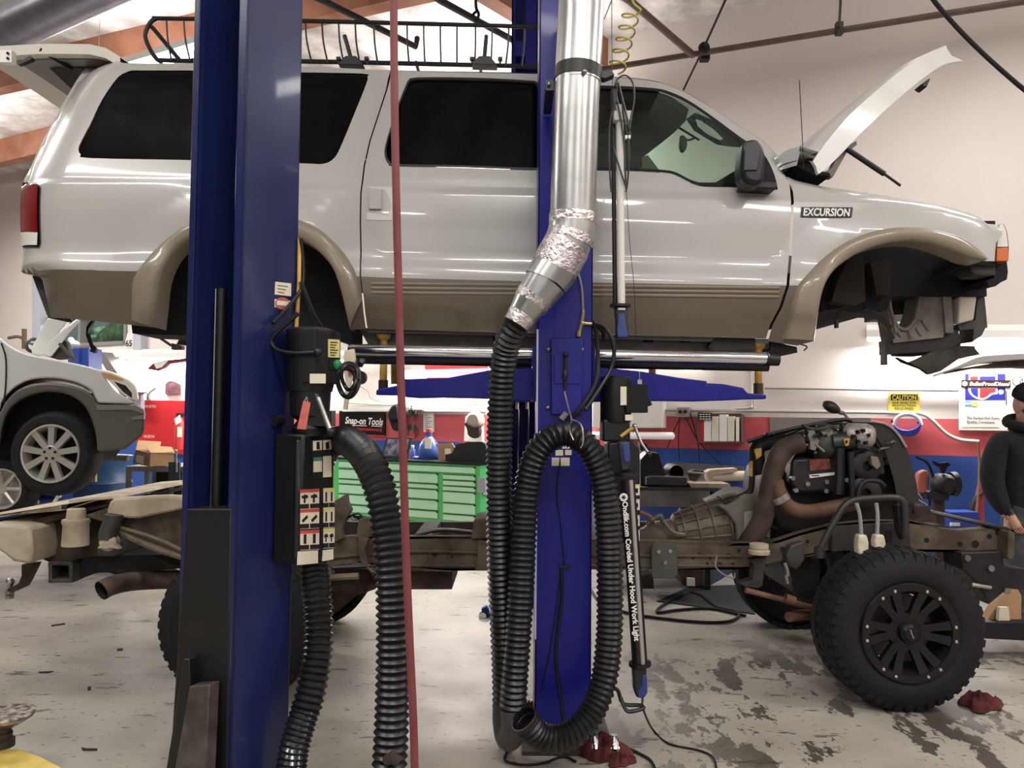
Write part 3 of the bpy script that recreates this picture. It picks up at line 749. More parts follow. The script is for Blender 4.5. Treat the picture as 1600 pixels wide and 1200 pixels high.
mb = MB(); mb.grid(lambda u, v: gate(.12 + .6 * u, .06 + .88 * v, -.068), 12, 12, flip=True); mb.build('trim_panel', mat('liftgate_trim', (120, 114, 108), .6), lg)
mb = MB(); mb.grid(lambda u, v: gate(.24 + .42 * u - .05 * math.sin(math.pi * v), .14 + .72 * v, -.074), 12, 12, flip=True); mb.build('gate_window', BLACKM, lg)
mb = MB(); mb.tpx([(62, 77, 4.42), (112, 108, 4.6)], .013, 8); mb.build('gas_strut', BLACK, lg)
mb = MB(); mb.pp([(0, 78), (18, 78), (18, 97), (0, 97)], 4.31, 4.35)
for y in (83, 91): mb.tpx([(12, y, 4.31), (12, y, 4.30)], .008, 8, 1)
mb.pp([(26, 98), (47, 87), (50, 90), (48, 93), (28, 101)], 4.33, 4.36, 1); mb.build('hinge_plate', [WHITEP, BLACK], lg)
# running board
mb = MB(); mb.tube([at(545, 547, 4.06), at(1200, 560.5, 4.06)], .034, 16); rb = mb.build('running_board', CHROME, suv)
mb = MB(); mb.tube([at(1196, 561, 4.06), at(1217, 563, 4.06)], [.036, .03], 16); mb.tube([at(548, 560, 4.1), at(1200, 572, 4.1)], .03, 10); mb.build('board_underside', BLACK, rb)
# roof basket
rk = MB(); Yr = 4.5
rk.tpx([(246, 94, Yr), (236, 80, Yr), (227, 57, Yr), (234, 37, Yr), (244, 29.5, Yr), (260, 29, Yr), (480, 33, Yr), (612, 36, Yr), (842, 42, Yr), (915, 44, Yr)], .013, 8); rk.tpx([(246, 94, Yr), (297, 95, Yr), (475, 96, Yr), (800, 103, Yr), (915, 106, Yr)], .014, 8)
rack = rk.build('roof_basket', BLACK, suv)
mb = MB(); mb.tpx([(237, 42, Yr), (280, 93, Yr)], .013, 8); mb.build('brace', BLACK, rack)
for xt, xb in ((260, 268), (287, 297), (310, 322), (338, 352), (370, 380), (398, 405), (425, 436), (452, 462), (477, 487), (503, 512), (529, 537), (555, 562), (584, 590), (611, 614), (636, 639), (662, 664), (688, 689), (714, 714), (743, 742), (769, 767), (795, 790), (820, 815)):
    mb = MB(); yt = 31 + (xt - 260) * .019; mb.tpx([(xt, yt, Yr), (xt + .25 * (xb - xt), yt + 30, Yr), (xb, 95 + max(0, xb - 297) * .016, Yr - .03)], .0055, 6, n=4); mb.build('upright_bar', BLACK, rack)
mb = MB(); mb.tube([V((at(246, 94, Yr).x, 5.75, at(246, 94, Yr).z)), V((at(915, 100, Yr).x, 5.75, at(915, 106, Yr).z))], .014)
for i in range(7): x = at(250 + i * 100, 97, Yr); mb.tube([x, V((x.x, 5.75, x.z))], .01, 6)
mb.build('basket_floor', BLACK, rack)
for x0, tx in ((548, 538), (757, 760)):
    mb = MB(); mb.pp([(x0 - 20, 100), (x0 - 15, 93), (x0 - 8, 87), (x0 + 8, 87), (x0 + 14, 94), (x0 + 20, 101)], 4.42, 4.5); mb.tpx([(x0, 90, 4.45), ((x0 + tx) / 2, 72, 4.45), (tx, 55, 4.45)], .013, 8)
    for dx in (-20, 24): mb.rpp(x0 + dx - 3, 88, x0 + dx + 4, 93, 4.41, 4.44); mb.rpp(x0 + dx - 1, 92, x0 + dx + 2, 98, 4.42, 4.44)
    mb.build('clamp_mount', BLACK, rack, bevel=.003)
# ---------------------------------------------------------------- near-left lift column with its power unit
ph = Rd(25); AF = V((-math.sin(ph), -math.cos(ph), 0)); AD = V((-math.cos(ph), math.sin(ph), 0))   # front normal, leftward along the front
FR = V((-1.012, 2.85, 0)); FL = FR + AD * .28; BRr = FR - AF * .306
UP = V((0, 0, 1)); ZT = ZC - .02
def af(px, py, off=0.0): return onplane(px, py, FR + AF * off, AF)            # on the front (open) plane
def ar(px, py, off=0.0): return onplane(px, py, FR - AD * off, -AD)           # on the right face
colA = thing('lift_column', 'dark blue lift column nearest the camera, its open channel facing left', 'vehicle lift', FR + AD * .14 - AF * .15, 'two-post lift columns')
mb = MB(); T = .012; B = -AF
def wall_(a, b_, t):
    mb.prism([a, b_, b_ + t, a + t], UP * ZT)
wall_(FR, FR + B * .306, AD * T); wall_(FL, FL + B * .306, -AD * T); wall_(FR + B * .306, FL + B * .306, AF * T)
wall_(FR, FR + AD * .045, B * T); wall_(FL, FL - AD * .03, B * T)
wall_(FR + AD * .045, FR + AD * .045 + B * .03, -AD * T * .8); wall_(FL - AD * .03, FL - AD * .03 + B * .03, AD * T * .8)
mb.build('channel', BLUEA, colA, bevel=.004)
mb = MB(); c = FR + AD * .15 + B * .14; mb.prism([c + AD * .3 + AF * .3, c + AD * .3 - AF * .32, c - AD * .26 - AF * .32, c - AD * .26 + AF * .3], UP * .02); mb.build('base_plate', BLUEA, colA)
mb = MB(); c1 = af(341, 700, -.1); c1.z = 0; zt = af(341, 452, -.1).z
mb.tube([c1 + UP * .9, c1 + UP * zt], .022, 16); cyl_ = mb.build('hydraulic_cylinder', BLACK, colA)
mb = MB(); mb.tube([c1 + AD * .018 + AF * .012 + UP * .95, c1 + AD * .018 + AF * .012 + UP * zt], .004, 6); mb.build('bright_edge', CHROME, cyl_)
mb = MB()
a0, a1 = af(292, 795, -.012), af(362, 795, -.012)
mb.prism([af(291, 795, .004), af(361, 795, .004), af(354, 1240, .004), af(262, 1240, .004)], B * .2); mb.build('carriage', mat('carriage_black', (6, 6, 7), .6), colA, bevel=.006)
mb = MB(); q = [af(296, 1072, .06), af(327, 1070, .06), af(318, 1260, .10), af(262, 1260, .10)]
mb.prism(q, B * .05); mb.build('arm_restraint', mat('worn_steel_grey', (72, 66, 62), .6, metal=.3, var=.06, scale=12), colA, bevel=.004)
mb = MB(); q = [af(287, 1030, .05), af(295, 1030, .05), af(297, 1075, .05), af(262, 1260, .08), af(250, 1260, .08)]; mb.prism(q, B * .05); mb.build('toe_guard', BLACK, colA, bevel=.004)
def sticker(px, o, parent, mats, name='sticker', fn=ar):
    mb = MB(); mb.prism([fn(x, y, o) for x, y in px], (fn(px[0][0], px[0][1], 0) - fn(px[0][0], px[0][1], o)) * .95); return mb.build(name, mats, parent, smooth=0)
s1 = sticker([(430, 440), (455, 443), (455, 463), (429, 460)], .003, colA, CREAM)
s2 = sticker([(429, 467), (455, 470), (454, 482), (429, 480)], .003, colA, CREAM)
mb = MB(); mb.prism([ar(441 + 11 * math.cos(a), 474 + 9.5 * math.sin(a), .0045) for a in [2 * math.pi * k / 18 for k in range(18)]], AD * .003); mb.build('red_oval', mat('sticker_red', (178, 88, 78), .7), s2)
mb = MB(); mb.prism([ar(x, y, .006) for x, y in [(433, 469.5), (451, 471.5), (451, 478.5), (433, 476.5)]], AD * .002); mb.build('sticker_text', CREAM, s2)
mb = MB()
for k in range(3): mb.prism([ar(x, y, .0045) for x, y in [(434, 445 + k * 5), (450 - k * 3, 447 + k * 5), (450 - k * 3, 448.5 + k * 5), (434, 446.5 + k * 5)]], AD * .002)
mb.build('sticker_lines', GREYM, s1)
# reservoir tank
TC = V((-.799, 2.95, 0)); ztop = onplane(475, 678, TC, AF).z; zbot = onplane(466, 884, TC, AF).z
mb = MB(); h = ztop - zbot; P0 = TC + UP * zbot
mb.prism([P0, P0 + AD * .142, P0 + AD * .142 + B * .196, P0 + B * .196], UP * h)
mb.prism([P0 + AD * .01 + AF * .012 + UP * .02, P0 + AD * .035 + AF * .012 + UP * .02, P0 + AD * .035 + B * .01 + UP * .02, P0 + AD * .01 + B * .01 + UP * .02], UP * (h - .04))
tank = mb.build('oil_reservoir', BLACK, colA, bevel=.012)
def tr(px, py, off=0.0): return onplane(px, py, TC - AD * off, -AD)
def tri(*pts, o=.004, m=0): dmb.prism([tr(x, y, o) for x, y in pts], AD * (o * .8), m)
dmats = [CREAM, INK, mat('decal_red', (196, 74, 62), .7), mat('decal_green', (70, 130, 110), .7), mat('decal_yellow', (214, 204, 130), .7)]
def decal(x0, y0, x1, y1, head, style, sk=-1.0):
    """a safety label: coloured head strip, two pictogram cells, dark caption strip"""
    global dmb
    w = x1 - x0; h = y1 - y0
    def q(u, v): return (x0 + w * u - (v * h) * .012, y0 + h * v + u * w * -.05)
    dmb = MB(); tri(q(0, 0), q(1, 0), q(1, 1), q(0, 1), o=.003, m=0)
    if head: tri(q(0, 0), q(1, 0), q(1, .16), q(0, .16), o=.0042, m=head)
    tri(q(0, .74), q(.46, .74), q(.46, .97), q(0, .97), o=.0042, m=1); tri(q(.52, .74), q(1, .74), q(1, .97), q(.52, .97), o=.0042, m=1)
    for u0 in (.05, .55):
        if style == 0: tri(q(u0, .32), q(u0 + .32, .28), q(u0 + .36, .44), q(u0 + .03, .46), o=.0042, m=1); tri(q(u0 + .14, .25), q(u0 + .22, .25), q(u0 + .22, .68), q(u0 + .12, .68), o=.0044, m=1)
        elif style == 1: tri(q(u0 + .02, .55), q(u0 + .3, .3), q(u0 + .36, .42), q(u0 + .08, .68), o=.0042, m=1)
        else: tri(q(u0 + .12, .2), q(u0 + .26, .2), q(u0 + .26, .68), q(u0 + .12, .68), o=.0042, m=1)
    return dmb.build('safety_decal', dmats, tank, smooth=0)
for i, (y, st) in enumerate(((765, 0), (796, 1), (829, 2))): decal(470, y, 499, y + 31, 2, st)
for i, (y, st) in enumerate(((763, 2), (794, 2), (826, 0))): decal(506, y, 523, y + 31, 4, st)
dmb = MB(); tri((466, 862), (497, 860), (497, 880), (465, 883)); tri((505, 860), (521, 858), (521, 874), (504, 877)); dmb.build('text_decal', dmats, tank, smooth=0)
dmb = MB(); tri((490, 688), (519, 685), (518, 746), (489, 748), o=.003, m=1)
tri((490, 689), (503, 688), (503, 703), (490, 704), m=0); tri((505, 688), (518, 687), (518, 702), (505, 703), m=0); tri((490, 715), (503, 714), (503, 720), (490, 721), m=3); tri((490, 721), (503, 720), (503, 737), (490, 738), m=0); tri((505, 713), (518, 712), (518, 745), (505, 746), m=0)
tri((495, 680), (507, 678), (511, 684), (491, 687), m=1); tri((495, 691), (499, 690), (500, 702), (495, 702), o=.0055, m=1); tri((509, 692), (514, 690), (515, 701), (510, 702), o=.0055, m=1); dmb.build('instruction_decal', dmats, tank, smooth=0)
# motor
MCc = TC + AD * .035 + B * .08
zm0, zm1 = onplane(470, 612, MCc, AF).z, onplane(470, 514, MCc, AF).z
mb = MB(); mb.lathe(MCc, UP, [(zm0, .0), (zm0, .085), (zm0 + .03, .092), (zm1 - .05, .092), (zm1 - .03, .1), (zm1 - .01, .098), (zm1, .07), (zm1, 0)], 28); motor = mb.build('motor', BLACK, colA, smooth=40)
mb = MB(); mb.lathe(MCc, UP, [(ztop - .01, .06), (ztop + .02, .07), (ztop + .05, .05), (ztop + .07, .075), (zm0 + .001, .08)], 20); mb.box(MCc + UP * (ztop + .06) - AD * .06, (.09, .07, .06)); mb.tube([MCc + AF * .05 + AD * .1 + UP * (ztop + .05), MCc + AF * .09 + AD * .1 + UP * (ztop + .05)], .022, 10); mb.build('pump_block', BLACK, colA)
bc = MCc + AD * -.095 + AF * .01; zb0, zb1 = onplane(520, 600, bc, -AD).z, onplane(520, 518, bc, -AD).z
mb = MB(); mb.prism([bc + AF * .085 + UP * zb0, bc - AF * .075 + UP * zb0, bc - AF * .075 + AD * .06 + UP * zb0, bc + AF * .085 + AD * .06 + UP * zb0], UP * (zb1 - zb0)); swb = mb.build('switch_box', BLACKM, colA, bevel=.005)
def sb(px, py, off=0.0): return onplane(px, py, bc - AD * off, -AD)
mb = MB(); mb.prism([sb(x, y, .003) for x, y in [(513.5, 530), (531, 531), (530.5, 559), (513.5, 558)]], AD * .003); yl = mb.build('yellow_label', mat('pale_yellow', (216, 206, 130), .7), swb, smooth=0)
mb = MB()
for k in range(6): mb.prism([sb(x, y, .0045) for x, y in [(516, 534 + k * 4), (528 - (k % 3) * 2, 534.5 + k * 4), (528 - (k % 3) * 2, 536 + k * 4), (516, 535.5 + k * 4)]], AD * .001)
mb.build('label_text', GREYD, yl, smooth=0)
mb = MB(); mb.prism([sb(515, 562, .004), sb(532, 562, .004), sb(532, 578, .004), sb(515, 578, .004)], AD * .004); cc = sb(525, 570, 0); mb.build('button_plate', BLACK, swb)
mb = MB(); mb.lathe(cc, -AD, [(0, .02), (.014, .02), (.018, .014), (.018, 0)], 16); mb.build('green_button', mat('button_green', (26, 130, 76), .35, emit=.15), swb)
def mf(px, py): return onplane(px, py, MCc + AF * .096, AF)
mb = MB(); mb.prism([mf(484, 584), mf(508, 584), mf(508, 599), mf(484, 599)], B * .004); mb.build('rating_plate', CREAM, motor, smooth=0)
mb = MB(); mb.tube(cr([mf(458, 488) + B * .03, mf(430, 522), mf(425, 535), mf(434, 547), mf(460, 552), mf(492, 551)], 6), .009, 8); mb.sph(mf(497, 550), .016); mb.build('power_cable', BLACK, motor)
mb = MB(); mb.tube(cr([ar(470, 372, .02), ar(474, 420, .02), ar(470, 452, .02), ar(450, 480, .02), ar(426, 505, .02)], 6), .008, 8); mb.tube(cr([ar(470, 440, .03), ar(490, 490, .05), ar(503, 512, .06)], 5), .009, 8); mb.build('hydraulic_line', BLACK, colA)
mb = MB(); mb.tube(cr([ar(468, 372, .012), ar(467, 440, .012), ar(463, 512, .012)], 5), .008, 8); mb.build('yellow_cable', YELP, colA)
mb = MB(); a, b_ = at(497, 622, 2.86), at(515, 670, 2.84); mb.tube([at(494, 617, 2.9), a], .007, 8); mb.tube([a, b_], .010, 10); mb.sph(at(517, 675, 2.84), .017, 1); mb.build('release_lever', [STEEL, BLACK], colA)
mb = MB(); n_ = [at(x, y, 2.84) for x, y in [(474, 626), (485, 629), (478, 671), (464, 670)]]; mb.prism(n_, (0, .004, 0)); rt = tag(mb.build('service_tag', mat('faded_red_tag', (190, 96, 86), .8, var=.04, scale=30), smooth=0), 'faded red paper tag wired to the black power unit above the tank', 'tag')
mb = MB(); mb.tube(cr([at(476, 628, 2.85), at(479, 620, 2.87), at(481, 628, 2.85)], 4), .002, 5); mb.build('tag_wire', STEEL, rt)
# things tied up beside the switch box: coiled cables and small tools
mb = MB()
for k, (r0, yy) in enumerate(((.034, 0), (.042, .012), (.03, -.012))): mb.tube([at(541 + 3 * k, 598 - 4 * k, 2.97) + V((r0 * math.cos(a), yy + .02 * math.sin(2 * a), r0 * 1.6 * math.sin(a))) for a in [2 * math.pi * j / 24 for j in range(24)]], .008, 7, closed=True)
tag(mb.build('coiled_cable', BLACK), 'black cable coiled beside the green button of the black power unit', 'cable')
mb = MB(); mb.pp([(538, 548), (552, 545), (554, 560), (550, 585), (546, 608), (541, 640), (536, 640), (540, 600), (536, 575)], 3.2, 3.23); mb.pp([(545, 572), (553, 572), (551, 586), (545, 585)], 3.19, 3.2, 1); hm = mb.build('hanging_tag', [CREAM, RED], smooth=0); tag(hm, 'cream and red tags hanging to the right of the black switch box', 'tag')
mb = MB(); mb.tpx([(556, 560, 3.3), (557, 575, 3.3), (556, 596, 3.3)], .014, 8); mb.tpx([(562, 565, 3.3), (568, 568, 3.3)], .02, 8); mb.lathe(at(562, 590, 3.3), (0, 1, 0), [(-.02, 0), (-.02, .03), (.02, .03), (.02, 0)], 14); tag(mb.build('air_gun', BLACK), 'black hand tool hanging right of the power unit, before the white wall', 'tool')
# ---------------------------------------------------------------- blue lift column in front of the SUV
YB = 3.75
p0 = at(882, 650, YB); bl, br = at(838.5, 650, YB).x, at(925.5, 650, YB).x
colB = thing('lift_column', 'bright blue lift column at centre standing right in front of the raised SUV', 'vehicle lift', (p0.x, YB + .14, 0), 'two-post lift columns')
mb = MB(); mb.bb((bl, YB, 0), (br, YB + .012, ZT)); mb.bb((bl, YB, 0), (bl + .012, YB + .27, ZT)); mb.bb((br - .012, YB, 0), (br, YB + .27, ZT))
mb.bb((bl, YB + .26, 0), (bl + .06, YB + .27, ZT)); mb.bb((br - .06, YB + .26, 0), (br, YB + .27, ZT)); mb.build('channel', BLUEB, colB, bevel=.005)
sx = at(866, 650, YB).x
mb = MB(); mb.bb((sx - .002, YB - .004, 1.9), (sx + .003, YB, ZT)); mb.bb((bl - .003, YB - .004, .5), (bl + .006, YB + .002, 2.0), 1); mb.build('seam_and_glint', [BLUEB, mat('edge_glint', (190, 190, 225), .3)], colB)  # second strip paints the lit left edge of the column pale
def rb(x0, y0, x1, y1, t, m=0, b_=0): mb.rpp(x0, y0, x1, y1, YB - t, YB + b_, m)
mb = MB(); rb(861, 528, 910, 648, .03); lock = mb.build('lock_cover', BLUEB, colB, bevel=.005)
mb = MB(); mb.rpp(866, 552, 906, 600, YB - .036, YB - .03); mb.build('inspection_plate', BLUEB, lock, bevel=.002)
mb = MB()
for x, y in ((857, 546), (856, 637), (909, 546), (911, 636)): mb.sph(at(x, y, YB - .012), (.011, .009, .011), seg=10)
mb.build('cover_bolt', STEEL, colB)
mb = MB(); mb.sph(at(884, 554, YB - .06), .014); mb.tpx([(884, 554, YB - .05), (883, 575, YB - .05), (883, 608, YB - .045)], .008, 8); mb.sph(at(883, 586, YB - .05), (.014, .012, .03)); mb.build('release_lever', BLACK, lock)
mb = MB(); rb(868, 703, 880, 712, .003); rb(883, 703, 893, 711, .003); rb(862, 715, 874, 728, .003); rb(876, 715, 890, 728, .003); rb(878, 695, 892, 701, .003); mb.build('sticker', CREAM, colB, smooth=0)
mb = MB(); mb.bb((bl - .06, YB - .12, 0), (br + .1, YB + .32, .018)); mb.build('base_plate', GREYD, colB)
for x, y in ((791, 1165), (931, 1160), (962, 1156)):
    q = at(x, y, YB - .14); mb = MB(); mb.lathe((q.x, YB - .09, .018), UP, [(0, .035), (.02, .04), (.03, .032), (.045, .022), (.07, .016), (.07, 0)], 14); mb.build('anchor_bolt', CHROME, colB)
mb = MB(); mb.bb((bl - .02, YB + .06, refz(628)), (br + .02, YB + .33, refz(548))); mb.build('carriage', BLUEB, colB, bevel=.006)
def arm(px, Y0, Y1, name='swing_arm'): 
    mb = MB(); mb.pp(px, Y0, Y1); return mb.build(name, BLUEB, colB, bevel=.006)
armr = [(926, 572), (942, 574), (1000, 580), (1060, 590), (1105, 595.5), (1105, 602), (1132, 601), (1160, 606), (1169, 614), (1168, 624), (1122, 626), (1090, 627), (1000, 626), (926, 628)]
arm(armr, 4.06, 4.2)
arm([(1092, 598), (1130, 600), (1162, 606), (1168, 614), (1197.5, 616.5), (1197.5, 623.5), (1165, 624), (1092, 624)], 4.09, 4.17, 'arm_extension')
arml = [(838, 574), (765, 578), (700, 590), (638, 592), (630, 600), (630, 620), (655, 622), (690, 621), (765, 623), (838, 628)]
arm(arml, 4.06, 4.2); arm([(700, 596), (640, 598), (588, 609), (587, 617), (640, 618), (700, 618)], 4.09, 4.17, 'arm_extension')
for x, yt, yb, Yp in ((600, 523, 612, 4.25), (1184.5, 537, 617, 4.25)):
    mb = MB(); a, b_ = at(x, yt, Yp), at(x + .5, yb, Yp); mb.tube([a, V((a.x, a.y, b_.z))], .021, 14); mb.lathe((a.x, a.y, a.z), UP, [(-.03, .025), (-.012, .04), (0, .04), (0, 0)], 14)
    pd = mb.build('lift_pad_post', YELP, colB)
    mb = MB(); z1 = at(x, yb - 18, Yp).z; mb.tube([V((a.x, a.y, b_.z)), V((a.x, a.y, z1))], .027, 14); mb.build('pad_socket', mat('socket_dark', (58, 48, 34), .5), pd)
mb = MB(); c = at(596, 554, 4.28); mb.lathe(c + UP * -.025, UP, [(0, 0), (0, .04), (.03, .05), (.05, .05), (.05, 0)], 16); mb.build('rubber_pad', RUBBER, colB)
mb = MB(); mb.tpx([(903, 425, YB - .01), (909, 450, YB - .02), (911, 485, YB - .01)], .006, 7); mb.build('air_line', GREYM, colB)
brass = mat('brass', (186, 168, 120), .35, metal=.9)
mb = MB(); mb.tpx([(911, 484, YB - .02), (910, 498, YB - .02), (904, 525, YB - .02)], .009, 8); mb.tpx([(910, 505, YB - .02), (925, 506, YB - .02)], .008, 8); mb.sph(at(910, 505, YB - .02), .014); mb.tpx([(905, 516, YB - .02), (904, 526, YB - .02)], .012, 8); mb.build('brass_fitting', brass, colB)
for k, (pts) in enumerate(([(926, 506, YB - .02), (932, 520, YB), (934, 560, YB), (930, 600, YB - .02), (905, 640, YB - .05), (882, 665, YB - .03)], [(927, 504, YB - .02), (945, 512, YB), (959, 540, YB), (955, 575, YB), (935, 610, YB - .03), (915, 640, YB - .05)], [(932, 507, YB), (942, 518, YB + .02), (944, 528, YB + .04)])):
    mb = MB(); mb.tpx(pts, .011, 8); mb.build('hydraulic_hose', BLACK, colB)
mb = MB(); mb.tpx([(877, 655, YB - .05), (885, 645, YB - .05)], .014, 8); mb.build('hose_sleeve', GREYM, colB)
# power unit on that column
mx = at(962, 650, 3.86)
z0, z1 = at(962, 660, 3.78).z, at(962, 587, 3.78).z
mb = MB(); mb.lathe((mx.x, 3.86, 0), UP, [(z0, 0), (z0, .075), (z0 + .01, .078), (z1 - .01, .078), (z1, .07), (z1, 0)], 24); mo = mb.build('motor', BLACK, colB)
mb = MB(); mb.rpp(978, 601, 1012.5, 645, 3.78, 3.9); mb.tpx([(1010, 620, 3.8), (1016, 634, 3.8)], .012, 8); swb2 = mb.build('switch_box', BLACKM, colB, bevel=.004)
mb = MB(); mb.rpp(969.5, 604, 979, 633, 3.775, 3.781); mb.rpp(977, 648, 989, 657, 3.775, 3.79); mb.build('rating_plate', CREAM, mo, smooth=0)
mb = MB(); mb.rpp(996, 593, 1003, 600, 3.8, 3.84); mb.tpx([(999, 594, 3.82), (999, 580, 3.82)], .003, 5); mb.build('cable_gland', STEEL, swb2)
mb = MB(); mb.rpp(942, 655, 985, 690, 3.8, 3.95); mb.build('pump_block', BLACK, colB, bevel=.01)
mb = MB(); mb.tpx([(970, 682, 3.78), (982, 673, 3.78), (992, 668, 3.78)], .009, 8, 1); mb.sph(at(992, 666, 3.78), .014); mb.tpx([(992, 667, 3.77), (1001, 690, 3.76), (1013, 708, 3.75)], .007, 8); mb.sph(at(1014, 710, 3.75), .015, 2); mb.build('release_lever', [STEEL, YELP, BLACK], colB)
mb = MB(); mb.pp([(950, 692), (990, 688), (1000, 700), (1000, 846), (952, 850)], 3.8, 3.98); tk2 = mb.build('oil_reservoir', BLACK, colB, bevel=.01)
for y in (760, 783, 808, 831):
    mb = MB(); mb.rpp(990.5, y, 999.5, y + 14, 3.796, 3.8); mb.rpp(990.5, y - 3, 999.5, y, 3.796, 3.8, 1); mb.rpp(993, y + 3, 997, y + 10, 3.7945, 3.796, 2); mb.build('safety_decal', [CREAM, dmats[4], INK], tk2, smooth=0)
mb = MB(); mb.tpx([(882, 883, YB - .012), (876, 820, YB - .012), (870, 770, YB - .012), (875, 720, YB - .012)], .003, 5); mb.tpx([(877, 890, YB - .012), (878, 930, YB - .012), (872, 980, YB - .012), (868, 1030, YB - .012), (876, 1090, YB - .012), (881, 1130, YB - .012)], .008, 7); mb.tpx([(877, 885, YB - .01), (862, 1000, YB - .01), (846, 1080, YB - .01)], .003, 5); mb.rpp(872, 883, 892, 887, YB - .015, YB - .002); mb.build('control_cable', BLACK, colB)
# far column of the same lift
colC = thing('lift_column', 'far blue lift column glimpsed left of the central column, behind the hose', 'vehicle lift', at(822, 650, 6.6) * 1.0 - UP * at(822, 650, 6.6).z, 'two-post lift columns')
xa, xb = at(794, 650, 6.5).x, at(848, 650, 6.5).x
mb = MB(); mb.bb((xa, 6.5, 0), (xa + .035, 6.51, ZT)); mb.bb((xb - .035, 6.5, 0), (xb, 6.51, ZT)); mb.bb((xa, 6.5, 0), (xa + .012, 6.76, ZT)); mb.bb((xb - .012, 6.5, 0), (xb, 6.76, ZT)); mb.bb((xa, 6.75, 0), (xb, 6.76, ZT)); mb.build('channel', BLUEB, colC)
mb = MB(); mb.bb((xa - .08, 6.4, 0), (xb + .08, 6.85, .018)); mb.build('base_plate', BLUEB, colC)
mb = MB(); mb.rpp(799, 552, 843, 628, 6.3, 6.7); mb.rpp(797, 572, 816, 622, 6.28, 6.3); mb.build('carriage', BLUEB, colC)
for x in (810.5, 826): mb = MB(); mb.tpx([(x, 629, 6.55), (x - 1.5, 780, 6.55)], .008, 8); mb.lathe(at(x - 2, 634, 6.5), UP, [(-.03, .018), (.03, .018), (.03, 0)], 10); mb.build('guide_rod', CHROME, colC)
mb = MB(); mb.rpp(805, 64, 838, 88, 6.45, 6.6); mb.pp([(822, 0), (838, 0), (838, 105), (820, 105)], 6.44, 6.5); mb.build('top_bracket', BLUEB, colC)
mb = MB(); mb.rpp(620, 592, 800, 608, 6.0, 6.25); mb.rpp(845, 592, 1020, 608, 6.0, 6.25); mb.build('swing_arm', BLUEB, colC)
for x in (616.5, 1019): mb = MB(); a, b_ = at(x, 562, 6.1), at(x, 600, 6.1); mb.tube([a, b_], .03, 12); mb.build('lift_pad_post', YELP, colC)
# ---------------------------------------------------------------- yellow arm at the bottom left
q = atz(30, 1185, .12)
la = thing('yellow_lift_arm', 'yellow lift arm with a round steel pad at bottom left corner', 'lift arm', (q.x, q.y, 0))
pz = .13
mb = MB(); P = [atz(x, y, pz) for x, y in [(-90, 1150), (0, 1168), (30, 1170), (62, 1180), (110, 1205), (170, 1260), (-90, 1260)]]; mb.prism(P, -UP * .1); mb.build('arm_tube', YELLOW, la, bevel=.008)
mb = MB(); P = [atz(x, y, pz + .012) for x, y in [(-90, 1172), (10, 1195), (40, 1220), (-90, 1260)]]; mb.prism(P, -UP * .02); mb.build('arm_rib', YELLOW, la, bevel=.004)
c = atz(5, 1166, pz)
mb = MB(); mb.lathe(c, UP, [(0, .045), (.03, .045), (.035, .035), (.06, .035), (.06, .03), (.1, .03)], 16); mb.build('pad_screw', mat('pad_screw_dark', (50, 44, 36), .5), la)
mb = MB(); mb.lathe(c + UP * .09, UP, [(0, 0), (0, .06), (.035, .115), (.05, .12), (.052, .1), (.046, 0)], 24); mb.build('round_pad', mat('worn_pad_steel', (120, 114, 108), .35, metal=.6, var=.25, scale=40), la)
# ---------------------------------------------------------------- exhaust duct and black hoses
YD = 3.40
dq = at(895, 300, YD)
duct = thing('exhaust_duct', 'shiny round metal duct hanging before the blue column, ending in a black corrugated hose', 'duct', (dq.x, YD, 2.4))
r = .1035
P = [at(911, -60, YD), at(906, 60, YD), at(903, 118, YD)]; mb = MB(); mb.tube(P, r, 32); mb.build('upper_pipe', GALV, duct)
P = [at(903, 112, YD), at(899, 210, YD), at(895, 340, YD)]; mb = MB(); mb.tube(P, r * .985, 32); mb.tube([at(903, 128, YD), at(903, 131, YD)], r * 1.01, 32); mb.build('lower_pipe', GALV, duct)
mb = MB(); a, b_ = at(904, 107, YD), at(902.5, 127, YD); mb.tube([a, b_], r * 1.025, 32); clamp = mb.build('pipe_clamp', BLACK, duct)
mb = MB(); mb.sph(at(913, 112, YD - .11), .013, 0, 10); mb.build('clamp_bolt', STEEL, clamp); mb = MB(); mb.rpp(853, 125, 866, 141, YD + .02, YD + .3); mb.build('clamp_bracket', BLACK, clamp); mb = MB(); mb.sph(at(858, 131, YD + .01), .009); mb.build('clamp_bolt', STEEL, clamp); mb = MB(); mb.pp([(938, 113), (955, 110), (960, 116), (945, 122), (938, 120)], YD, YD + .05); mb.build('clamp_tab', BLACK, clamp)
mb = MB(); mb.tube(cr([at(895, 338, YD), at(893, 360, YD), at(887, 380, YD), at(876, 402, YD), at(864, 425, YD)], 5), r * 1.0, 28); mb.build('elbow', GALV, duct, smooth=50)
for a, b_, k in (((895, 335), (894.5, 350), 1.02), ((893, 365), (889, 378), 1.03), ((886, 383), (866, 420), 1.035)):
    mb = MB(); A_, B_ = at(*a, YD), at(*b_, YD); mb.tube([A_, (A_ + B_) / 2, B_], [r * k, r * (k + .01), r * k], 28); mb.build('tape_band', TAPE, duct, smooth=50)
def seg(pts, rs, name, m): 
    mb = MB(); mb.tube([at(x, y, YD) for x, y in pts], rs, 28); return mb.build(name, m, duct, smooth=50)
seg([(868, 418), (854, 438), (853, 440)], [r * 1.02, r * .98, r * .98], 'reducer', GALV)
seg([(853, 440), (835, 466)], [r * .92, r * .82], 'reducer', GALV); seg([(836, 464), (829, 474)], [r * .86, r * .80], 'tape_band', TAPE)
seg([(831, 471), (818, 490), (812, 499)], [r * .80, r * .66, r * .62], 'reducer', GALV); seg([(817, 491), (807, 507)], [r * .66, r * .62], 'tape_band', TAPE)
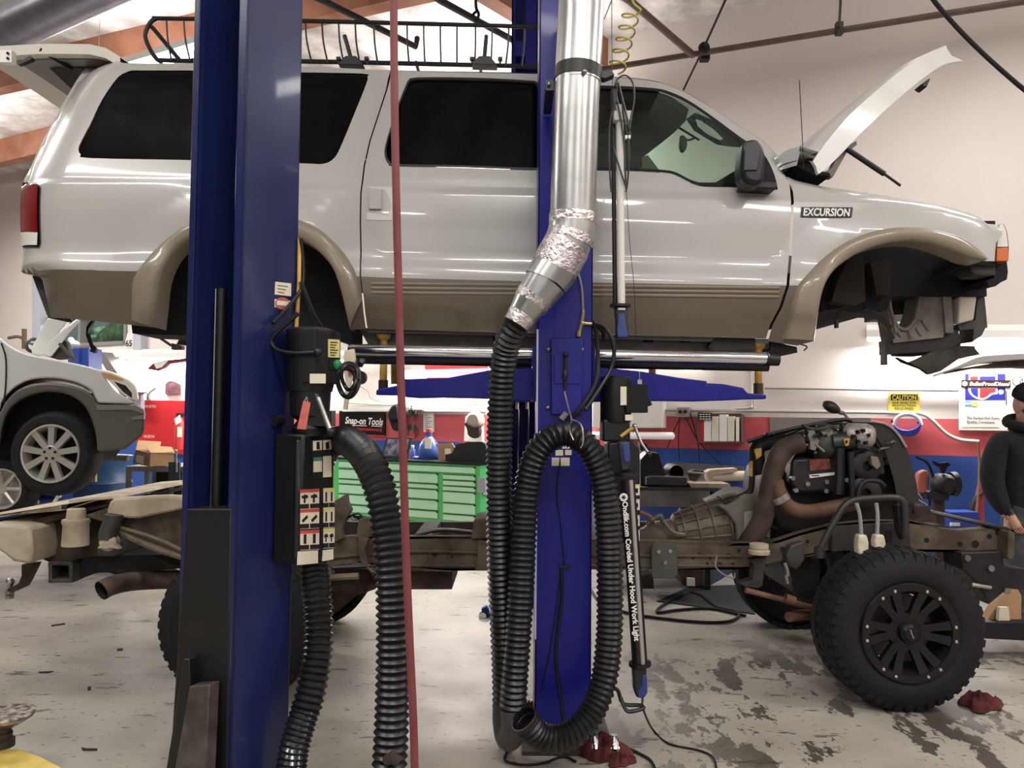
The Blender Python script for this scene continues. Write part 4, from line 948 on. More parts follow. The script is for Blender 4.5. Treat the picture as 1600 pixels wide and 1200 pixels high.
HB = [(812, 500, 3.42), (799, 520, 3.45), (789, 552, 3.5), (783, 610, 3.54), (780, 700, 3.57), (780, 800, 3.59), (782, 900, 3.61), (786, 980, 3.62), (789, 1050, 3.62), (790, 1105, 3.62)]
hr = .0575
mb = MB(); mb.corr([at(*p) for p in HB], hr, .027, .0055, 22); mb.build('hanging_hose', HOSE, duct, smooth=60)
mb = MB(); mb.tube(cr([at(790, 1098, 3.62), at(789, 1125, 3.6), at(794, 1152, 3.54), at(803, 1140, 3.49), at(801, 1105, 3.48)], 6), .058, 20); mb.build('hose_elbow', mat('hose_cuff', (66, 62, 60), .35), duct, smooth=60)
HB2 = [(801, 1105, 3.48), (804, 1060, 3.48), (810, 980, 3.5), (815, 900, 3.52), (819, 820, 3.54), (824, 760, 3.55), (836, 715, 3.55), (856, 688, 3.55), (882, 678, 3.55), (908, 688, 3.55), (930, 716, 3.55), (944, 760, 3.55), (951, 830, 3.55), (953, 910, 3.55), (952, 990, 3.54), (944, 1060, 3.52), (926, 1110, 3.49), (898, 1143, 3.45), (866, 1156, 3.42), (838, 1146, 3.4), (819, 1124, 3.37)]
mb = MB(); mb.corr([at(*p) for p in HB2], hr, .027, .0055, 22); hl_ = mb.build('looped_hose', HOSE, duct, smooth=60)
e = at(819, 1124, 3.37); ed = (at(819, 1124, 3.37) - at(838, 1146, 3.4)).normalized()
mb = MB(); mb.lathe(e, ed, [(-.02, .06), (0, .066), (.006, .064), (.006, .056), (-.06, .052), (-.06, 0)], 22); mb.build('open_end', BLACK, duct)
mb = MB(); mb.tpx([(882, 612, 3.66), (889, 640, 3.6), (893, 655, 3.56), (890, 672, 3.5), (896, 688, 3.48)], .004, 6); mb.tpx([(893, 655, 3.56), (908, 664, 3.5), (911, 690, 3.48), (907, 700, 3.48)], .004, 6); tag(mb.build('wire_hook', STEEL), 'bent wire hook holding up the looped black hose on the blue column', 'hook')
# hose hung on the near column
HAq = [(606, 1235, 2.66), (611, 1150, 2.68), (614, 1050, 2.7), (614, 960, 2.72), (611, 880, 2.74), (603, 810, 2.77), (591, 755, 2.8), (573, 716, 2.86), (552, 694, 3.0), (532, 688, 3.2), (512, 698, 3.34), (500, 735, 3.37), (494, 800, 3.35), (491, 880, 3.26), (496, 940, 3.16), (498, 1000, 3.1), (490, 1060, 3.06), (478, 1110, 3.03)]
p = at(560, 700, 2.85)
hA = thing('exhaust_hose', 'black corrugated exhaust hose looped behind the near column power unit', 'hose', p)
mb = MB(); mb.corr([at(*q) for q in HAq], .055, .026, .006, 22); mb.build('corrugated_tube', HOSE, hA, smooth=60)
mb = MB(); mb.corr([at(478, 1108, 3.03), at(468, 1140, 3.01), at(458, 1180, 2.99), at(452, 1240, 2.98)], .055, .02, .004, 20); mb.build('taped_cuff', mat('cuff_shiny_black', (28, 28, 30), .18, spec=.8), hA, smooth=60)
mb = MB(); mb.tube([at(606, 1187, 2.62), at(612, 1182, 2.60), at(618, 1187, 2.62)], .02, 10); mb.build('hose_end', mat('hose_end_brown', (58, 46, 44), .6), hA)
# red air hose in front of everything
mb = MB(); mb.tube(cr([at(615, -60, 1.62), at(616, 120, 1.62), at(619, 300, 1.62), at(624, 500, 1.62), at(629, 680, 1.62), at(634, 850, 1.62), at(640, 1000, 1.62), at(646, 1130, 1.62), at(649, 1260, 1.62)], 6), .0085, 12)
tag(mb.build('air_hose', REDHOSE), 'dull red air hose hanging straight down in front of the SUV', 'hose')
# yellow coil hose
mb = MB(); P = []
yc = 3.9
for k in range(110):
    t = k / 109; a = t * 5.2 * 2 * math.pi; cx = 988 - 25 * t; cy = 15 + 95 * t
    q = at(cx, cy, yc); P.append(q + V((.045 * math.cos(a), .045 * math.sin(a), 0)))
mb.tube(P, .0052, 7); mb.tube(cr([at(985, -40, yc), at(988, 0, yc), P[0]], 5), .0052, 7); tag(mb.build('coil_hose', mat('yellow_coil', (206, 186, 102), .4)), 'thin yellow coiled air line dangling from the ceiling', 'hose')
# under-hood work light hung high
wl = thing('work_light', 'white tube work light with blue handle hanging right of the metal duct', 'work light', at(965, 340, 3.62))
YW = 3.62
mb = MB(); mb.tube([at(968, 165, YW), at(971, 475, YW)], .018, 14); mb.build('light_tube', mat('frosted_tube', (214, 212, 204), .35), wl)
mb = MB(); mb.tube([at(957.5, 140, YW + .02), at(961, 475, YW + .02)], .011, 10); mb.build('spine', BLACK, wl)
mb = MB(); mb.rpp(959, 172, 988, 188, YW - .03, YW + .03); mb.build('end_block', mat('grey_block', (190, 188, 182), .5), wl, bevel=.005)
mb = MB(); a = at(969, 476, YW); mb.lathe(a, UP, [(-.012, .0), (-.012, .05), (0, .05), (0, 0)], 20); mb.build('guard_ring', BLACK, wl)
mb = MB(); mb.pp([(961, 478), (982, 478), (981, 500), (984, 527), (964, 528), (963, 500)], YW - .025, YW + .025); hd = mb.build('handle', mat('handle_black', (28, 30, 34), .5), wl, bevel=.008)
mb = MB(); mb.pp([(967, 490), (976, 490), (978, 512), (983, 521), (981, 527), (965, 527), (964, 515)], YW - .03, YW); mb.build('grip', mat('grip_blue', (40, 58, 118), .5), hd, bevel=.004)
mb = MB(); mb.rpp(966, 481, 977, 484, YW - .034, YW - .02); mb.build('switch', PAPER, hd)
mb = MB()
for pts in ([(960, 135), (966, 122), (978, 118), (989, 130), (991, 155), (987, 180), (982, 215), (981, 250)], [(962, 135), (970, 150), (975, 185), (983, 230), (981, 280), (978, 300)], [(964, 130), (962, 160), (953, 190), (952, 250), (955, 300)], [(961, 140), (968, 175), (972, 200), (976, 240), (978, 295)], [(958, 230), (968, 262), (977, 290)], [(966, 128), (974, 160), (980, 185), (985, 212)]):
    mb.tpx([(x, y, YW - .04) for x, y in pts], .0045, 6)
mb.rpp(977, 211, 980.5, 216, YW - .05, YW - .03, 1); mb.rpp(982, 211, 985.5, 216, YW - .05, YW - .03, 1); mb.tpx([(956, -30, YW), (956, 60, YW), (957, 135, YW)], .002, 5)
mb.build('power_cord', [BLACK, PAPER], wl)
mb = MB(); mb.tpx([(979, 300, YW - .02), (984, 380, YW), (990, 440, YW), (994, 528, YW)], .0015, 5); tag(mb.build('pull_cord', INK), 'thin dark cord hanging beside the white work light', 'cord')
# second work light low down, black body with writing
Y2 = 3.62
w2 = thing('work_light', 'black and silver work light with white lettering and blue handles, leaning by the blue column', 'work light', at(988, 900, Y2))
a, b_ = at(980, 750, Y2), at(1000, 1040, Y2)
mb = MB(); mb.tube([a, b_], .036, 20); body = mb.build('light_body', mat('worklight_black', (24, 22, 21), .3), w2)
mb = MB(); mb.tube([at(985.5, 750, Y2 - .03), at(1004.5, 1040, Y2 - .03)], .011, 10); mb.build('silver_edge', mat('silver_strip', (176, 170, 164), .3, metal=.4), w2)
ax = (b_ - a).normalized(); sd = V((ax.z, 0, -ax.x)) * -1
L0, L1 = at(972.5, 784, Y2 - .036), at(991.5, 1002, Y2 - .036)
mb = MB(); mb.text('Ondlik.com Corded Under Hood Work Light', L0, L1 - L0, V((-(L1 - L0).z, 0, (L1 - L0).x)) * 1.0, .034, bold=.035, width=(L1 - L0).length); mb.build('lettering', PAPER, body, smooth=0)
mb = MB(); c = at(974.5, 777, Y2 - .037); mb.lathe(c, (0, 1, 0), [(0, 0), (0, .019), (.002, .019)], 20)
for k in range(3): d = V((math.cos(k * math.pi / 3), 0, math.sin(k * math.pi / 3))); nn_ = V((-d.z, 0, d.x)) * .0022; o_ = V((0, -.0015, 0)); mb.add([c + o_ - d * .011 - nn_, c + o_ + d * .011 - nn_, c + o_ + d * .011 + nn_, c + o_ - d * .011 + nn_], [(0, 1, 2, 3)], 1)
mb.build('round_emblem', [PAPER, INK], body, smooth=0)
for (x, y), nm in (((978, 740), 'guard_ring'), ((1000, 1037), 'guard_ring')):
    mb = MB(); q = at(x, y, Y2); mb.lathe(q, -ax, [(-.008, 0), (-.008, .052), (.008, .052), (.008, 0)], 22); mb.build(nm, BLACK, w2)
hbk = MATS['handle_black']; hbl = MATS['grip_blue']
mb = MB(); mb.pp([(966, 690), (983, 688), (987, 736), (969, 738)], Y2 - .035, Y2 + .035); hd = mb.build('upper_handle', hbk, w2, bevel=.012); mb = MB(); mb.pp([(972, 693), (982.5, 691), (985, 722), (976, 724)], Y2 - .04, Y2); mb.build('grip', hbl, hd, bevel=.005)
mb = MB(); mb.pp([(989, 1044), (1010, 1042), (1011, 1060), (1012, 1084), (1007, 1092), (995, 1091), (991, 1080)], Y2 - .03, Y2 + .03); hd = mb.build('lower_handle', hbk, w2, bevel=.01); mb = MB(); mb.pp([(1003, 1056), (1011, 1054), (1012, 1082), (1007, 1091), (997, 1090), (996, 1080), (1003, 1072)], Y2 - .035, Y2); mb.build('grip', hbl, hd, bevel=.005)
P = [at(1004, 1090, Y2), at(1005, 1108, Y2), atz(1020, 1140, .02), atz(1045, 1162, .006), atz(1090, 1172, .006), atz(1112, 1182, .006), atz(1119, 1200, .006), atz(1118, 1230, .006)]
mb = MB(); mb.tube(cr(P, 6), .0055, 7); mb.build('power_cord', BLACK, w2)
mb = MB(); mb.tpx([(958, 1074, 3.6), (966, 1080, 3.6), (974, 1100, 3.6), (1000, 1102, 3.58), (1005, 1107, 3.56), (984, 1112, 3.55), (976, 1106, 3.56), (970, 1090, 3.58)], .009, 8, n=3); tag(mb.build('support_leg', BLACK), 'black bent rod frame near the lower work light handle', 'bracket')
# ---------------------------------------------------------------- the bare truck chassis with engine, under the body
YR = 4.62
ch = thing('truck_chassis', 'bare dusty truck frame with exposed engine on big black wheels below the raised SUV', 'truck chassis', (0.1, 5.1, 0))
YR2 = 5.5
mid = [(500, 850), (520, 842), (545, 838), (637, 838.5), (741, 839), (860, 841), (991, 845), (1150, 849), (1205, 848), (1250, 833), (1300, 820), (1360, 814), (1424, 814), (1446, 818), (1472, 826), (1500, 829), (1566, 823), (1584, 828), (1584, 860), (1500, 863), (1424, 862), (1360, 858), (1300, 862), (1250, 872), (1200, 885), (1157, 890), (994, 890), (860, 890), (707, 892), (637, 890), (560, 880), (500, 890)]
mb = MB(); mb.pp(mid, YR, YR + .012)
def edge(pts, o): mb.pp([(x, y) for x, y in pts] + [(x, y + o) for x, y in pts[::-1]], YR - .0, YR + .075)
edge(mid[:18], 4); edge(mid[18:][::-1], -4)
fr1 = mb.build('frame_rail', [RUST], ch, smooth=0)
mb = MB(); mb.tpx([(510, 872, YR - .004), (640, 862, YR - .004), (760, 864, YR - .004), (860, 866, YR - .004), (994, 868, YR - .004), (1160, 869, YR - .004)], .010, 6); mb.tpx([(560, 884, YR - .004), (760, 884, YR - .004), (994, 884, YR - .004), (1150, 884, YR - .004)], .007, 6); mb.build('pressed_rib', RUST, fr1)
mb = MB()
for x, y, r_ in ((679, 865, 5), (1083, 870, 4), (1093, 868, 4), (1110, 872, 2.5), (1138, 869, 4.5), (1105, 881, 2.5), (1125, 881, 3), (1145, 882, 3), (1155, 860, 3), (1223, 858, 4), (1262, 846, 3), (1448, 844, 4), (1500, 850, 4), (1524, 850, 6), (1546, 838, 4), (1560, 832, 5), (706, 870, 2), (705, 860, 2), (620, 870, 2), (541, 870, 2)):
    q = at(x, y, YR - .002); mb.lathe(q, (0, -1, 0), [(0, 0), (.001, 0), (.001, r_ * YR / 1200), (0, r_ * YR / 1200)], 10)
mb.build('bolt_holes', BLACKM, fr1, smooth=0)
far = [(150, 800), (280, 805), (500, 848), (1205, 848), (1300, 820), (1424, 812), (1500, 828), (1584, 826), (1584, 860), (1424, 862), (1300, 862), (1200, 885), (500, 890), (280, 850), (150, 830)]
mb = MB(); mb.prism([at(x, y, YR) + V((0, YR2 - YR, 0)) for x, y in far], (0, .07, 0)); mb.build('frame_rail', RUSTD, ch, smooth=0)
mb = MB(); mb.pp([(130, 806), (172, 792), (176, 780), (202, 778), (257, 775), (300, 781), (400, 800), (510, 838), (520, 900), (480, 905), (400, 895), (275, 866), (216, 842), (183, 824), (166, 818)], YR, YR + .07); mb.build('rear_frame_rail', RUST, ch, bevel=.008)
mb = MB(); mb.pp(cr2([(166, 806), (168, 792), (176, 780), (202, 778), (257, 775), (300, 780), (400, 800), (400, 808), (300, 796), (279, 797), (216, 810), (190, 809), (172, 812)], 2), YR - .09, YR + .02); mb.build('frame_hump', DUST, ch, bevel=.015)
mb = MB(); mb.tpx([(184, 826, YR - .05), (216, 845, YR - .05), (280, 869, YR - .05), (420, 905, YR - .05), (560, 900, YR - .05)], .02, 8); mb.tpx([(180, 822, YR - .07), (240, 840, YR - .07), (290, 862, YR - .07)], .012, 6); mb.build('leaf_spring', DUSTD, ch)
for x0, x1 in ((150, 175), (640, 668), (930, 955), (1190, 1212), (1540, 1570)):
    a, b_ = at(x0, 845, YR), at(x1, 870, YR); mb = MB(); mb.bb((a.x, YR + .02, b_.z), (b_.x, YR2, a.z)); mb.build('crossmember', RUSTD, ch)
# rear bumper, spring mounts, hitch
mb = MB(); P = [(0, 818), (35, 805), (60, 800), (100, 800), (140, 788), (176, 782), (200, 778), (170, 776), (110, 790), (40, 802), (-30, 812), (-60, 830), (-60, 880)]
mb.pp([(-70, 826), (-10, 818), (22, 820), (46, 824), (50, 860), (47, 882), (20, 878), (5, 866), (-20, 850), (-70, 845)], 4.5, 5.9); mb.build('rear_bumper', DUST, ch, bevel=.02)
mb = MB(); mb.pp([(-60, 818), (30, 804), (98, 798), (150, 782), (180, 780), (172, 775), (108, 780), (102, 794), (40, 800), (-60, 812)], 4.6, 5.8); mb.pp([(40, 820), (52, 812), (100, 800), (172, 786), (168, 792), (110, 806), (60, 822)], 4.66, 5.8, 1); mb.build('bumper_step', [DUST, RUSTB], ch, bevel=.006)
mb = MB(); mb.pp([(45, 822), (80, 812), (110, 815), (150, 812), (176, 818), (190, 840), (190, 880), (120, 885), (80, 880), (60, 870), (46, 860)], 4.75, 5.5); mb.build('rear_crossmember', RUSTB, ch)
c = at(119, 815, 4.6); mb = MB(); mb.lathe(c, UP, [(-.14, .075), (-.02, .07), (.0, .078), (.015, .075), (.02, .055), (.075, .05), (.08, .04), (.08, 0)], 22); mb.build('body_mount', DUST, ch)
mb = MB(); mb.tpx([(178, 804, 4.5), (176, 815, 4.5), (170, 830, 4.5), (168, 842, 4.5)], .05, 14); mb.build('shock_absorber', GREYD, ch)
c = at(168, 848, 4.48); mb = MB(); mb.lathe(c, (0, -1, 0), [(-.05, .05), (0, .05), (.02, .03), (.02, 0)], 16); mb.pp([(152, 857), (160, 848), (176, 848), (186, 858), (170, 855)], 4.46, 4.5); mb.build('shock_mount', DUST, ch)
mb = MB(); mb.pp([(110, 876), (170, 868), (300, 866), (330, 885), (200, 894), (150, 895), (112, 910), (78, 911), (75, 880)], 4.7, 5.2); mb.build('hitch_crossbar', BLACKM, ch)
mb = MB(); a = at(78, 880, 4.66); b_ = at(112, 909, 4.66)
for q in (((75, 878), (113, 884)), ((75, 905), (113, 911)), ((75, 878), (81, 911)), ((107, 878), (113, 911))): mb.rpp(q[0][0], q[0][1], q[1][0], q[1][1], 4.6, 4.72)
mb.rpp(81, 884, 107, 905, 4.7, 4.72, 1); mb.build('hitch_receiver', [GREYD, BLACKM], ch, bevel=.006)
mb = MB(); mb.pp([(33, 882), (56, 880), (42, 908), (36, 918), (18, 926), (10, 924), (12, 920), (28, 912), (33, 900)], 4.95, 5.02); tb_ = mb.build('drawbar', RUSTB, ch, bevel=.006)
mb = MB(); c = at(16, 909, 4.98); mb.sph(c, .028); mb.cyl(c, c - UP * .06, .016); mb.cyl(c - UP * .045, c - UP * .075, .03, 6); mb.cyl(c - UP * .085, c - UP * .105, .028, 6); mb.build('tow_ball', STEEL, tb_)
mb = MB(); P = cr([at(158, 923, 4.3), at(172, 916, 4.35), at(195, 910, 4.5), (at(230, 907, 4.7)), at(300, 905, 4.8), at(480, 900, 5.0)], 5); mb.tube(P, .055, 18, cap=False); mb.tube(P, .048, 18, 1, cap=False); ex = mb.build('tailpipe', [mat('tailpipe_brown', (70, 54, 44), .7, var=.05), BLACKM], ch)
mb = MB(); mb.pp([(100, 870), (150, 868), (290, 900), (540, 920), (560, 928), (500, 935), (350, 930), (180, 898)], 5.0, 5.1); mb.build('rear_axle', RUSTB, ch)
# fuel tank and mid parts
mb = MB(); mb.pp([(500, 888), (545, 886), (575, 890), (590, 920), (556, 932), (520, 962), (490, 980), (470, 960)], 4.75, 5.4); mb.build('fuel_tank', RUSTB, ch, bevel=.02)
mb = MB(); mb.pp([(590, 891), (707, 893), (706, 921), (590, 921)], 4.72, 5.2); mb.build('transfer_shield', mat('shield_brown', (66, 54, 46), .85, var=.05), ch)
mb = MB(); mb.pp([(560, 840), (575, 842), (570, 860), (576, 885), (590, 897), (580, 895), (564, 880), (558, 860)], 4.55, 4.6); mb.pp([(522, 783), (541, 772), (542, 785), (548, 798), (540, 812), (533, 828), (535, 842), (522, 848)], 4.58, 4.66); mb.pp([(560, 812), (575, 808), (580, 818), (578, 840), (556, 842)], 4.6, 4.66); mb.build('cab_mount_bracket', RUST, ch, bevel=.006)
mb = MB(); mb.pp([(741, 812), (762, 808), (766, 842), (736, 842)], 4.6, 4.9); mb.pp([(748, 845), (766, 848), (766, 892), (742, 892), (746, 868)], 4.56, 4.62); mb.build('cab_mount_bracket', RUST, ch, bevel=.006)
for pts, r_ in (([(520, 887, 4.56), (580, 884, 4.56)], .012), ([(650, 836, 4.7), (690, 828, 4.7), (740, 832, 4.7)], .012), ([(540, 810, 4.62), (560, 802, 4.62), (568, 812, 4.62)], .008)):
    mb = MB(); mb.tpx(pts, r_, 6); mb.build('brake_line', BLACK, ch)
mb = MB(); mb.pp(cr2([(1020, 852), (1026, 848), (1052, 849), (1058, 856), (1059, 896), (1054, 904), (1022, 904), (1018, 898), (1018, 856)], 1), YR - .04, YR - .015); br_ = mb.build('skid_bracket', mat('bracket_grey', (70, 72, 66), .6, var=.03), ch, bevel=.004)
mb = MB()
for x, y in ((1029, 862), (1047, 861), (1039, 879)): mb.lathe(at(x, y, YR - .04), (0, -1, 0), [(0, .013), (.008, .012), (.008, 0)], 8)
mb.build('bracket_bolt', STEEL, br_)
mb = MB(); c = at(1186, 860, 4.52); mb.lathe(c, UP, [(-.02, .06), (.0, .062), (.01, .05), (.015, .055), (.038, .055), (.042, .04), (.042, 0)], 20); mb.build('body_mount', DUST, ch)
mb = MB(); mb.pp([(1172, 875), (1200, 870), (1196, 880), (1192, 915), (1186, 920), (1165, 918), (1155, 912), (1176, 906), (1178, 882)], 4.52, 4.6); mb.build('spring_hanger', RUSTD, ch, bevel=.006)
mb = MB(); mb.tpx([(1120, 868, 4.55), (1118, 885, 4.55), (1130, 897, 4.55), (1146, 903, 4.55), (1148, 895, 4.55)], .005, 6); mb.tpx([(1226, 880, 4.5), (1230, 890, 4.5), (1231, 900, 4.5)], .01, 6); mb.tpx([(1228, 899, 4.49), (1231, 912, 4.49)], .009, 6); mb.build('cable', GREYM, ch)
mb = MB(); mb.tpx([(1165, 922, 4.5), (1235, 940, 4.55), (1290, 955, 4.7)], .016, 8); mb.tpx([(1232, 964, 4.6), (1262, 960, 4.7), (1300, 962, 4.9)], .03, 10); mb.lathe(at(1234, 937, 4.52), (1, 0, -.3), [(-.03, .028), (.03, .028), (.03, 0)], 12); mb.build('drag_link', mat('link_rust', (104, 74, 54), .7, var=.06), ch)
mb = MB(); mb.tube([at(1440, 985, 4.5), at(1380, 960, 5.0), at(1250, 950, 5.6)], .07, 14); mb.sph(at(1330, 958, 5.1), (.14, .12, .14)); mb.build('front_axle', RUSTB, ch)
mb = MB(); mb.pp([(1215, 878), (1260, 868), (1282, 880), (1280, 930), (1262, 940), (1240, 925), (1236, 896)], 4.75, 5.3); mb.pp([(1236, 852), (1256, 846), (1258, 875), (1246, 892), (1234, 885), (1228, 868)], 4.55, 4.62, 1); mb.build('steering_gear', [ENG, GREYD], ch, bevel=.01)
mb = MB(); mb.pp([(1502, 864), (1566, 862), (1570, 885), (1600, 888), (1640, 900), (1640, 925), (1575, 920), (1545, 945), (1530, 915), (1504, 890)], 4.55, 4.75); mb.pp([(1576, 830), (1586, 832), (1586, 870), (1580, 876), (1574, 872)], 4.52, 4.62, 1); mb.pp([(1544, 823), (1546, 818), (1576, 824), (1584, 832), (1566, 829)], 4.6, 5.4); fb = mb.build('bumper_bracket', [ENG, RUST], ch, bevel=.006)
mb = MB()
for x, y in ((1511, 872), (1548, 888), (1573, 923)): mb.lathe(at(x, y, 4.54), (0, -1, 0), [(0, .02), (.012, .018), (.012, 0)], 8)
mb.tpx([(1518, 913, 4.52), (1535, 916, 4.52), (1548, 918, 4.52)], .012, 7); mb.build('bracket_bolt', STEEL, fb)
# transmission
mb = MB(); a, b_ = at(1008, 838, 5.0), at(1165, 812, 5.0); mb.lathe(a, b_ - a, [(-.1, .04), (0, .06), (.05, .085), (.18, .085), (.2, .11), (.42, .15), (.6, .175), (.62, .185), (.66, .185)], 24); trn = mb.build('transmission', ALU, ch, smooth=30)
mb = MB(); axd = (b_ - a).normalized()
for d, r0 in ((.24, .118), (.33, .136), (.42, .152), (.52, .168)): mb.lathe(a, axd, [(d - .006, r0 - .004), (d - .006, r0 + .012), (d + .006, r0 + .013), (d + .006, r0 - .003)], 24)
for k in range(10):
    an = math.pi * (.9 + .14 * k); u = V((axd.z, 0, -axd.x)); w = axd.cross(u); dr = u * math.cos(an) + w * math.sin(an); mb.tube([a + axd * .2 + dr * .114, a + axd * .62 + dr * .184], .008, 5)
mb.build('casing_rib', ALU, trn)
mb = MB(); mb.pp([(1128, 794), (1146, 786), (1166, 774), (1192, 772), (1205, 800), (1204, 846), (1152, 846), (1150, 820), (1136, 800)], 4.78, 5.3); mb.pp([(1163, 800), (1176, 798), (1188, 812), (1180, 830), (1162, 832)], 4.76, 4.79, 1); mb.build('bellhousing', [mat('bell_grey', (104, 100, 92), .6, var=.05), mat('bell_plate', (142, 138, 130), .5)], ch, bevel=.01)
mb = MB(); mb.tpx([(1010, 820, 4.88), (1030, 806, 4.88), (1036, 815, 4.88), (1052, 832, 4.86), (1070, 836, 4.86)], .016, 8); mb.sph(at(1018, 812, 4.88), .024); mb.tpx([(1000, 800, 4.9), (1018, 808, 4.88)], .014, 8, 1); mb.build('shift_linkage', [ALU, mat('copper_brown', (130, 92, 70), .5)], trn)
# engine
mb = MB()
mb.pp([(1210, 752), (1215, 735), (1240, 722), (1330, 724), (1400, 728), (1432, 790), (1436, 812), (1300, 822), (1240, 836), (1218, 830), (1206, 800)], 4.85, 5.5); eb = mb.build('engine_block', ENG, ch, bevel=.02)
mb = MB(); mb.pp([(1238, 716), (1316, 712), (1320, 766), (1250, 772), (1234, 756)], 4.72, 4.95); vc = mb.build('valve_cover', mat('cover_black', (34, 32, 30), .4, var=.03), ch, bevel=.02)
mb = MB(); mb.pp([(1264, 718), (1296, 716), (1298, 733), (1266, 736)], 4.71, 4.72); mb.build('cover_label', mat('label_brick', (110, 50, 36), .7, var=.08, scale=40), vc, smooth=0)
mb = MB(); mb.pp([(1265, 742), (1305, 738), (1306, 742), (1266, 747)], 4.708, 4.72); mb.rpp(1268, 742.5, 1280, 744, 4.706, 4.709, 1); mb.build('label_strip', [PAPER, INK], vc, smooth=0)
mb = MB()
for x, y in ((1261, 756), (1291, 753), (1322, 750), (1238, 747), (1243, 766), (1290, 767)): mb.lathe(at(x, y, 4.72), (0, -1, 0), [(-.02, .014), (.015, .014), (.015, 0)], 10)
mb.build('cover_bolt', STEEL, vc)
mb = MB(); mb.pp([(1214, 700), (1236, 678), (1290, 668), (1332, 664), (1344, 690), (1330, 712), (1240, 716), (1216, 730)], 4.9, 5.4); mb.build('intake_manifold', ENG, ch, bevel=.03)
mb = MB(); mb.tpx([(1250, 692, 4.72), (1228, 700, 4.7), (1214, 718, 4.68), (1204, 752, 4.68), (1196, 790, 4.68), (1190, 815, 4.7), (1172, 845, 4.74), (1160, 862, 4.78)], .062, 16, n=6); mb.build('exhaust_up_pipe', EXH, ch)
mb = MB(); mb.tpx([(1212, 752, 4.66), (1220, 776, 4.64), (1236, 794, 4.64), (1262, 800, 4.64), (1300, 794, 4.66), (1335, 786, 4.7)], .046, 14, n=6); mb.build('exhaust_manifold', mat('manifold_rust', (92, 66, 50), .75, metal=.2, var=.06), ch)
mb = MB(); mb.lathe(at(1219, 778, 4.63), V((.5, 0, -.8)), [(-.02, .05), (-.02, .058), (.02, .058), (.02, .05)], 16); mb.build('manifold_clamp', STEEL, ch)
mb = MB(); mb.tpx([(1240, 688, 4.9), (1210, 690, 4.9), (1190, 694, 4.9), (1182, 705, 4.9), (1184, 725, 4.9), (1188, 740, 4.9)], .05, 14, n=6); mb.tpx([(1176, 722, 4.86), (1174, 760, 4.86), (1166, 772, 4.86), (1130, 786, 4.86)], .02, 8); ih = mb.build('intake_hose', RUBBER, ch)
mb = MB(); mb.pp([(1179, 702), (1190, 700), (1190, 712), (1182, 718)], 4.84, 4.86); mb.pp([(1172, 722), (1176, 720), (1176, 745), (1172, 744)], 4.83, 4.85); mb.build('hose_clamp', YELP, ih)
mb = MB(); c = at(1290, 690, 4.74); mb.lathe(c, (0, -1, .15), [(-.1, .11), (.0, .115), (.05, .09), (.07, .06), (.07, 0)], 22); mb.lathe(c + V((.02, -.05, .0)), (1, -.2, .1), [(0, .05), (.12, .05), (.13, .06), (.14, 0)], 16); mb.build('turbocharger', mat('turbo_grey', (64, 68, 64), .45, metal=.5, var=.04), ch)
mb = MB(); mb.pp([(1260, 674), (1272, 672), (1280, 690), (1274, 704), (1266, 702), (1266, 690)], 4.66, 4.7); mb.pp([(1282, 674), (1296, 676), (1300, 671), (1302, 678), (1294, 682), (1288, 680)], 4.66, 4.68); mb.tpx([(1232, 724, 4.68), (1244, 706, 4.68), (1262, 694, 4.68)], .006, 6); mb.tpx([(1274, 694, 4.66), (1288, 706, 4.66)], .008, 6); mb.build('turbo_bracket', mat('bracket_alu', (128, 124, 114), .5, metal=.3), ch)
c = at(1345, 681, 4.68); mb = MB(); mb.lathe(c, V((1, -.25, -.05)), [(-.09, 0), (-.09, .06), (-.07, .072), (-.02, .076), (.03, .076), (.06, .066), (.075, .05), (.075, 0)], 24); alt = mb.build('alternator', mat('alternator_alu', (160, 154, 146), .45, metal=.4, var=.08, scale=30), ch, smooth=30)
mb = MB()
for x, y in ((1340, 673), (1348, 671), (1356, 678), (1340, 688), (1352, 690), (1333, 680)): mb.pp([(x, y), (x + 4, y - 1), (x + 5, y + 4), (x + 1, y + 5)], 4.585, 4.62)
mb.build('alternator_vent', BLACKM, alt, smooth=0)
mb = MB(); mb.pp([(1318, 686), (1328, 685), (1326, 696), (1321, 697)], 4.6, 4.62); mb.pp([(1321, 688), (1325, 688), (1324, 693), (1322, 693)], 4.595, 4.6, 1); mb.build('lifting_eye', [YELP, BLACKM], ch)
mb = MB(); mb.pp([(1333, 700), (1378, 698), (1382, 740), (1340, 745), (1330, 725)], 4.72, 5.0); mb.lathe(at(1352, 728, 4.72), (0, -1, 0), [(-.02, .09), (.02, .09), (.03, .075), (.03, .03), (.0, .02)], 22); mb.lathe(at(1350, 770, 4.72), (0, -1, 0), [(-.02, .1), (.02, .1), (.03, .085), (.03, .03), (.0, .02)], 22); mb.lathe(at(1378, 690, 4.74), (0, -1, 0), [(-.02, .05), (.03, .05), (.03, 0)], 16); mb.build('front_pulleys', ENG, ch)
mb = MB(); mb.pp([(1361, 712), (1372, 714), (1377, 728), (1370, 734), (1362, 726)], 4.66, 4.7); mb.build('pump_casting', mat('pump_beige', (120, 112, 96), .6), ch, bevel=.005)
mb = MB(); mb.tpx([(1329, 706, 4.62), (1330, 735, 4.62), (1332, 770, 4.62), (1334, 790, 4.62)], .02, 8); mb.tpx([(1312, 700, 4.66), (1312, 740, 4.66), (1310, 772, 4.66)], .03, 8); mb.tpx([(1382, 760, 4.6), (1372, 752, 4.6), (1352, 752, 4.6), (1342, 765, 4.6), (1340, 790, 4.6)], .015, 8); mb.build('coolant_hose', RUBBER, ch)
